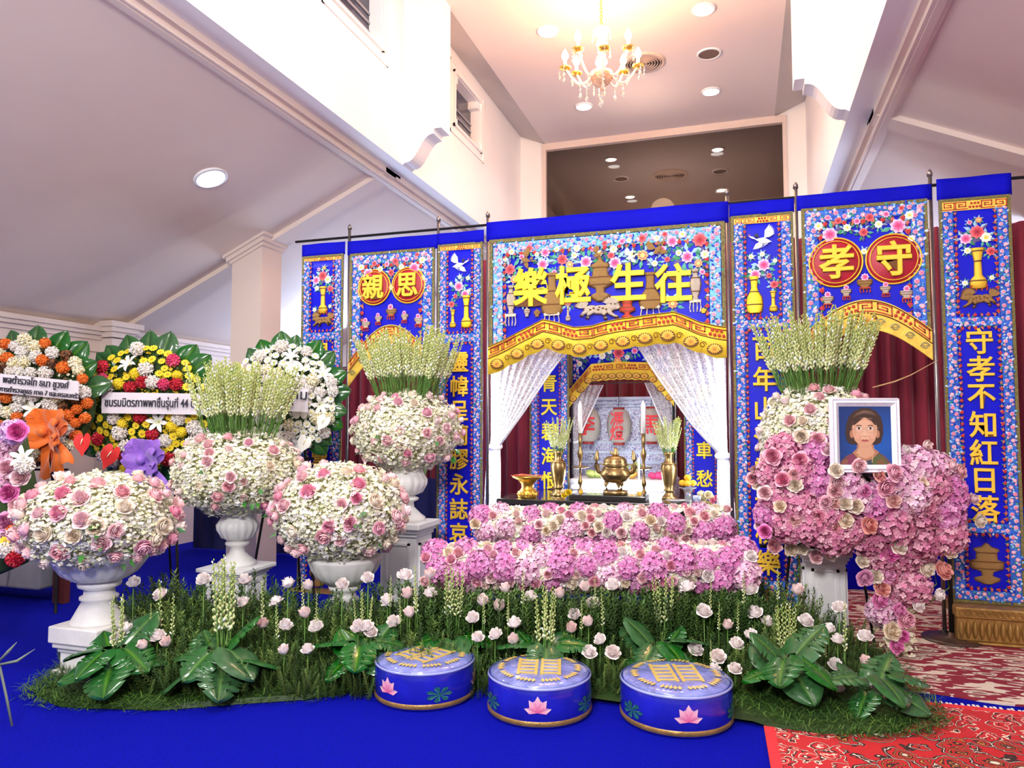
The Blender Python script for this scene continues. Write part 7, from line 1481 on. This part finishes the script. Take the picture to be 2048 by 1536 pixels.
def wreath(label, cx, cy, rpx, D, kinds, seed, arc, sash, bowspec, nfl, small=True, fsz=15, ry=1.0, elab='', tilt=0):
    random.seed(seed); c = atD(cx, cy, D); s = D/FPX; R = rpx*s; rt = CR @ Vector((1, 0, 0)); up = Vector((0, 0, 1)); back = -FWD; back.z = 0; back.normalize(); rt.z = 0; rt.normalize()
    t = thing('funeral_wreath', label, 'wreath', (c.x, c.y, c.z - R), 'funeral wreaths by the side wall'); pos = lambda u, v, o=0: c + rt*(u*R) + up*(v*R*ry) + back*o
    m = MB(); pts = [pos(.88*math.cos(a), .88*math.sin(a), 0) for a in np.linspace(0, 2*PI, 33)[:-1]]; n = len(pts); m.add([tuple(p) for p in pts] + [tuple(p - back*.08) for p in pts], [tuple(range(n)), tuple(range(2*n - 1, n - 1, -1))] + [(i, (i + 1) % n, n + (i + 1) % n, n + i) for i in range(n)]); m.build('backing', M('dark_green_foam'), t)
    leaves = int((arc[1] - arc[0])/.27)
    for k in range(leaves):
        a = arc[0] + (arc[1] - arc[0])*k/(leaves - 1) + random.uniform(-.1, .1); p = pos(.86*math.cos(a), .86*math.sin(a), .01 + .02*(k % 2)); d = (rt*math.cos(a) + up*math.sin(a)).normalized(); zz_ = (back + Vector((random.uniform(-.3, .3), 0, random.uniform(-.1, .4)))).normalized(); xx_ = d.cross(zz_).normalized(); zz_ = xx_.cross(d)
        obj('leaf', HL, leafm, t, p, Matrix((xx_, d, zz_)).transposed().to_euler(), R*.30*random.uniform(.85, 1.15), w=True)
    placed = []; tr = 0
    while len(placed) < nfl and tr < 9000:
        tr += 1; a = random.uniform(0, 2*PI); r = math.sqrt(random.random())*.93; u, v = r*math.cos(a), r*math.sin(a)
        px, py = cx + u*rpx, cy - v*rpx*ry
        if sash and sash[0] - 4 < px < sash[2] + 4 and sash[1] - 4 < py < sash[3] + 4: continue
        k = random.choice(kinds); f_ = fsz*{'daisy': .62, 'whitedaisy': .62, 'lily': 1.25, 'anthred': 1.5, 'anthwhite': 1.5, 'yellowpom': .82}.get(k, .85)*random.uniform(.88, 1.12)
        if any(math.hypot(px - x, py - y) < (f_ + g)*.80 for x, y, g in placed): continue
        placed.append((px, py, f_)); p = pos(u, v, .05 + .10*math.sqrt(max(0, 1 - r*r))); d = back + rt*u*.7 + up*(v*.7 + .1) + Vector((random.uniform(-.2, .2), 0, random.uniform(-.2, .2))); me, nm = FL[k]; place_flower(me, t, p, d, f_*s, nm, petalflat)
    n = 700; ang = rng.uniform(0, 2*PI, n); rr_ = np.sqrt(rng.random(n))*.92; P = np.array([pos(a, b, .03 + .09*math.sqrt(max(0, 1 - a*a - b*b))) for a, b in zip(rr_*np.cos(ang), rr_*np.sin(ang))]); o = obj('small_blossoms', mesh_arr('small_blossoms', *scatter(fv, ff, P, frames(np.tile(np.array(back), (n, 1)) + rng.normal(0, .5, (n, 3))), .014*(.7 + .8*rng.random(n)), pick(small, n)), smooth=False), petalflat, t, w=True); o['kind'] = 'stuff'
    if bowspec: bow(t, atD(bowspec[0], bowspec[1], D - .26), bowspec[2]*s, bowspec[3], seed)
    if sash:
        x0, y0, x1, y1, lines, hpx = sash; ms = M('sash_white', (.80, .74, .80), .6, nscale=5, namt=.05, bump=.1, bscale=10); Ds = D - .24; sl = sash_slope.get(seed, 0.); vs = []; N_ = 10
        for i in range(N_ + 1):
            u = i/N_; 
            for y in (y1, y0): p = atD(x0 + (x1 - x0)*u, y + sl*(x1 - x0)*(u - .5), Ds); vs.append(p + back*.01*math.sin(u*7))
        mb = MB(); mb.add([tuple(v) for v in vs] + [tuple(v - back*.006) for v in vs], [(2*i, 2*i + 2, 2*i + 3, 2*i + 1) for i in range(N_)] + [(2*(N_ + 1) + 2*i, 2*(N_ + 1) + 2*i + 1, 2*(N_ + 1) + 2*i + 3, 2*(N_ + 1) + 2*i + 2) for i in range(N_)]); so = mb.build('sash', ms, t, True)
        for (txt, tx, ty, tw, th) in lines:
            me = glyph(txt, .004, 0, .006); co = np.empty(len(me.vertices)*3, np.float32); me.vertices.foreach_get('co', co); co = co.reshape(-1, 3); w0 = (co[:, 0].max() - co[:, 0].min()); h0 = co[:, 1].max() - co[:, 1].min(); p = atD(tx, ty, Ds) + back*.016
            me.materials.append(M('sash_ink', (.03, .028, .045), .6)) if not me.materials else None
            obj('lettering', me, None, so, p, Euler((PI/2, 0, YAW)).to_matrix().to_euler() if not sl else (Matrix.Rotation(YAW, 3, 'Z') @ Matrix.Rotation(sl*.95, 3, 'Y') @ Matrix.Rotation(PI/2, 3, 'X')).to_euler(), (tw*s/w0*Ds/D, th*s/h0*Ds/D, 1), w=True)
    e = thing('wreath_easel', 'black tripod easel under the ' + elab, 'easel', (c.x, c.y, 0), 'black wreath easels')
    for (u, y_, o_x) in ((-.45, .02, -.12), (.45, .02, .12)): m = MB(); m.tube([pos(u*.3, .4, -.12), pos(u*.6, -.8, -.13), (pos(u, 0, 0).x + o_x, c.y - .02, 0)], .012, 6); m.build('leg', blackm, e)
    m = MB(); m.tube([pos(0, .4, -.14), (c.x - back.x*.5, c.y - back.y*.5, 0)], .012, 6); m.build('rear_leg', blackm, e)
    p0, p1 = pos(-.45, -1.0, -.11), pos(.45, -1.0, -.11); m = MB(); m.tube([p0, p1], .010, 6); m.build('crossbar', blackm, e)
sash_slope = {101: .10, 102: .015, 103: .05}
YS_ = [(.88, .66, .03), (.80, .55, .02), (.05, .12, .02), (.04, .09, .02)]
wreath('round wreath of orange, cream and white flowers with orange ribbon bow', 64, 806, 134, 6.0, ['orangecarn', 'whitechr', 'creamchr', 'orangecarn', 'brownleaf', 'whitechr', 'lily', 'creamchr'], 101, (.25, 2.9), (-60, 752, 158, 790, [('พลตำรวจโท ธนา ชูวงศ์', 74, 766, 132, 21), ('ผู้บัญชาการตำรวจภูธร ภาค 7 และครอบครัว', 64, 784, 196, 15)], 20), (108, 862, 52, M('orange_ribbon', (.85, .17, .015), .5, sheen=.4)), 175, small=[(.92, .88, .78), (.90, .84, .62), (.05, .10, .02), (.10, .05, .02), (.8, .8, .5)], fsz=12.5, elab='orange flower wreath')
wreath('round wreath of red, yellow and white flowers with purple ribbon bow', 300, 818, 138, 6.3, ['redcarn', 'yellowpom', 'whitechr', 'daisy', 'daisy', 'redcarn', 'pinkcarn', 'whitechr', 'lily', 'daisy'], 102, (-3.0, 2.95), (203, 786, 424, 828, [('ชมรมมิตรภาพพาชื่นรุ่นที่ 44 ปีแสง', 314, 807, 205, 26)], 24), (300, 918, 48, M('purple_ribbon', (.36, .16, .72), .5, sheen=.4)), 165, small=YS_, fsz=14, ry=.95, elab='red and yellow wreath')
wreath('round wreath of white flowers with pale leaves, in front of the far banner', 572, 800, 112, 6.15, ['whitechr', 'whitedaisy', 'whitedaisy', 'creamchr', 'whitechr', 'lily', 'anthwhite'], 103, (-1.0, 2.9), (520, 776, 616, 822, [('สยาม', 585, 790, 60, 17), ('ร', 583, 806, 10, 12)], 20), None, 95, small=[(.94, .93, .88), (.90, .88, .66), (.93, .91, .80)], fsz=13, ry=1.05, elab='white flower wreath')
q = None
def extra():
    t = [o for o in bpy.data.objects if o.name.startswith('funeral_wreath')]
    w1 = t[0]; w2 = t[1]; w3 = t[2]; back = -FWD
    for (w_, px, py, r, k, D) in ((w2, 222, 905, 22, 'anthred', 5.98), (w1, 165, 880, 20, 'anthred', 5.7), (w3, 610, 882, 16, 'anthwhite', 5.9), (w3, 648, 840, 15, 'anthwhite', 5.9)):
        p = atD(px, py, D); me, nm = FL[k]; o = obj(nm, me, petalflat, w_, p, ((back + Vector((0, 0, .2))).to_track_quat('Z', 'Y') @ Euler((0, 0, random.uniform(-.5, .5))).to_quaternion()).to_euler(), r*D/FPX, w=True)
extra()
# orchid spray at the very edge
def edge_spray():
    random.seed(111); D = 4.9; t = thing('orchid_spray', 'tall pink and white mixed flower spray cut off at the picture edge', 'flowers', (atD(-30, 1000, D).x, atD(-30, 1000, D).y, 0)); back = -FWD
    for i in range(30):
        px, py = random.uniform(-120, 36), random.uniform(860, 1110); p = atD(px, py, D + random.uniform(-.1, .1)); k = random.choice(['lilac', 'light', 'lilac', 'light']); place_flower(random.choice(HYD[k]), t, p, back + Vector((random.uniform(-.4, .4), 0, .4)), 24*D/FPX, 'hydrangea', petalflat)
    for px, py, k, r in ((33, 862, 'magenta', 17), (40, 955, 'pale', 16), (16, 985, 'magenta', 16), (34, 1010, 'pale', 15), (10, 1043, 'magenta', 17), (55, 1075, 'pale', 16), (46, 1095, 'cream', 18), (28, 1105, 'peach', 16), (12, 935, 'pink', 15)): place_flower(ROSE[k], t, atD(px, py, D - .2), back + Vector((.3, 0, .3)), r*D/FPX)
    for px, py, k, r in ((27, 1062, 'orangecarn', 12), (30, 1118, 'redcarn', 15), (10, 1082, 'daisy', 11), (44, 1034, 'whitechr', 14), (45, 915, 'lily', 20), (50, 930, 'whitechr', 15), (8, 1100, 'whitechr', 14)): me, nm = FL[k]; place_flower(me, t, atD(px, py, D - .22), back + Vector((.2, 0, .3)), r*D/FPX, nm, petalflat)
    m = MB(); a = atD(-40, 985, D + .12); m.lathe([(.02, -.62), (.30, -.5), (.34, 0), (.26, .4), (.02, .5)], 16, loc=(a.x, a.y, a.z)); m.build('flower_foam', M('dark_green_foam'), t, True); m = MB(); m.tube([(a.x, a.y, 0), (a.x, a.y, a.z - .4)], .02, 8); m.build('pole', blackm, t)
edge_spray()
# covered box seats behind the urn
b0 = atZ(18, 1205, 0); t = thing('covered_bench', 'grey cloth covered bench with dark red legs by the side wall', 'bench', (b0.x, b0.y, 0)); m = MB(); m.box((b0.x - 1.2, b0.y, .12), (b0.x + .32, b0.y + .5, .46)); bevel(m.build('cloth_cover', M('grey_cloth', (.30, .30, .32), .8), t), .02)
for dx in (.36, .44): m = MB(); m.box((b0.x + dx, b0.y + .1, 0), (b0.x + dx + .045, b0.y + .16, .62)); m.build('leg', M('red_brown_wood', (.14, .025, .015), .5), t)
m = MB(); m.box((b0.x + .30, b0.y + .1, .56), (b0.x + .50, b0.y + .16, .62)); m.build('rail', M('red_brown_wood'), t)
# thin dry twig on the blue floor, grey stalk at the edge
tw = thing('grey_stalk', 'thin grey plant stalk with two narrow blades at the floor corner', 'plant', atZ(22, 1452, 0)); D = 3.55
for a in (((24, 1452), (12, 1390), (0, 1335), (-20, 1290)), ): m = MB(); m.tube([atD(x, y, D) + Vector((0, 0, .0)) for x, y in a], .006, 6); m.build('stem', M('grey_green_stem', (.22, .26, .20), .6), tw, True)
for a in (((-4, 1325), (18, 1302), (34, 1284)), ((-4, 1330), (35, 1322), (70, 1298))): m = MB(); m.tube([atD(x, y, D) for x, y in a], [.006, .008, .001], 5); m.build('blade', M('grey_green_stem'), tw, True)
# thin golden reed leaning from the portrait urn towards the curtain
m = MB(); m.tube([atD(1745, 775, 5.0), atD(1790, 763, 5.0), atD(1822, 750, 5.02), atD(1876, 720, 5.05)], [.004, .006, .004, .002], 6); tag(m.build('dry_reed', M('dry_straw', (.55, .34, .16), .6)), 'thin dry golden reed sticking out towards the maroon curtain', 'reed')
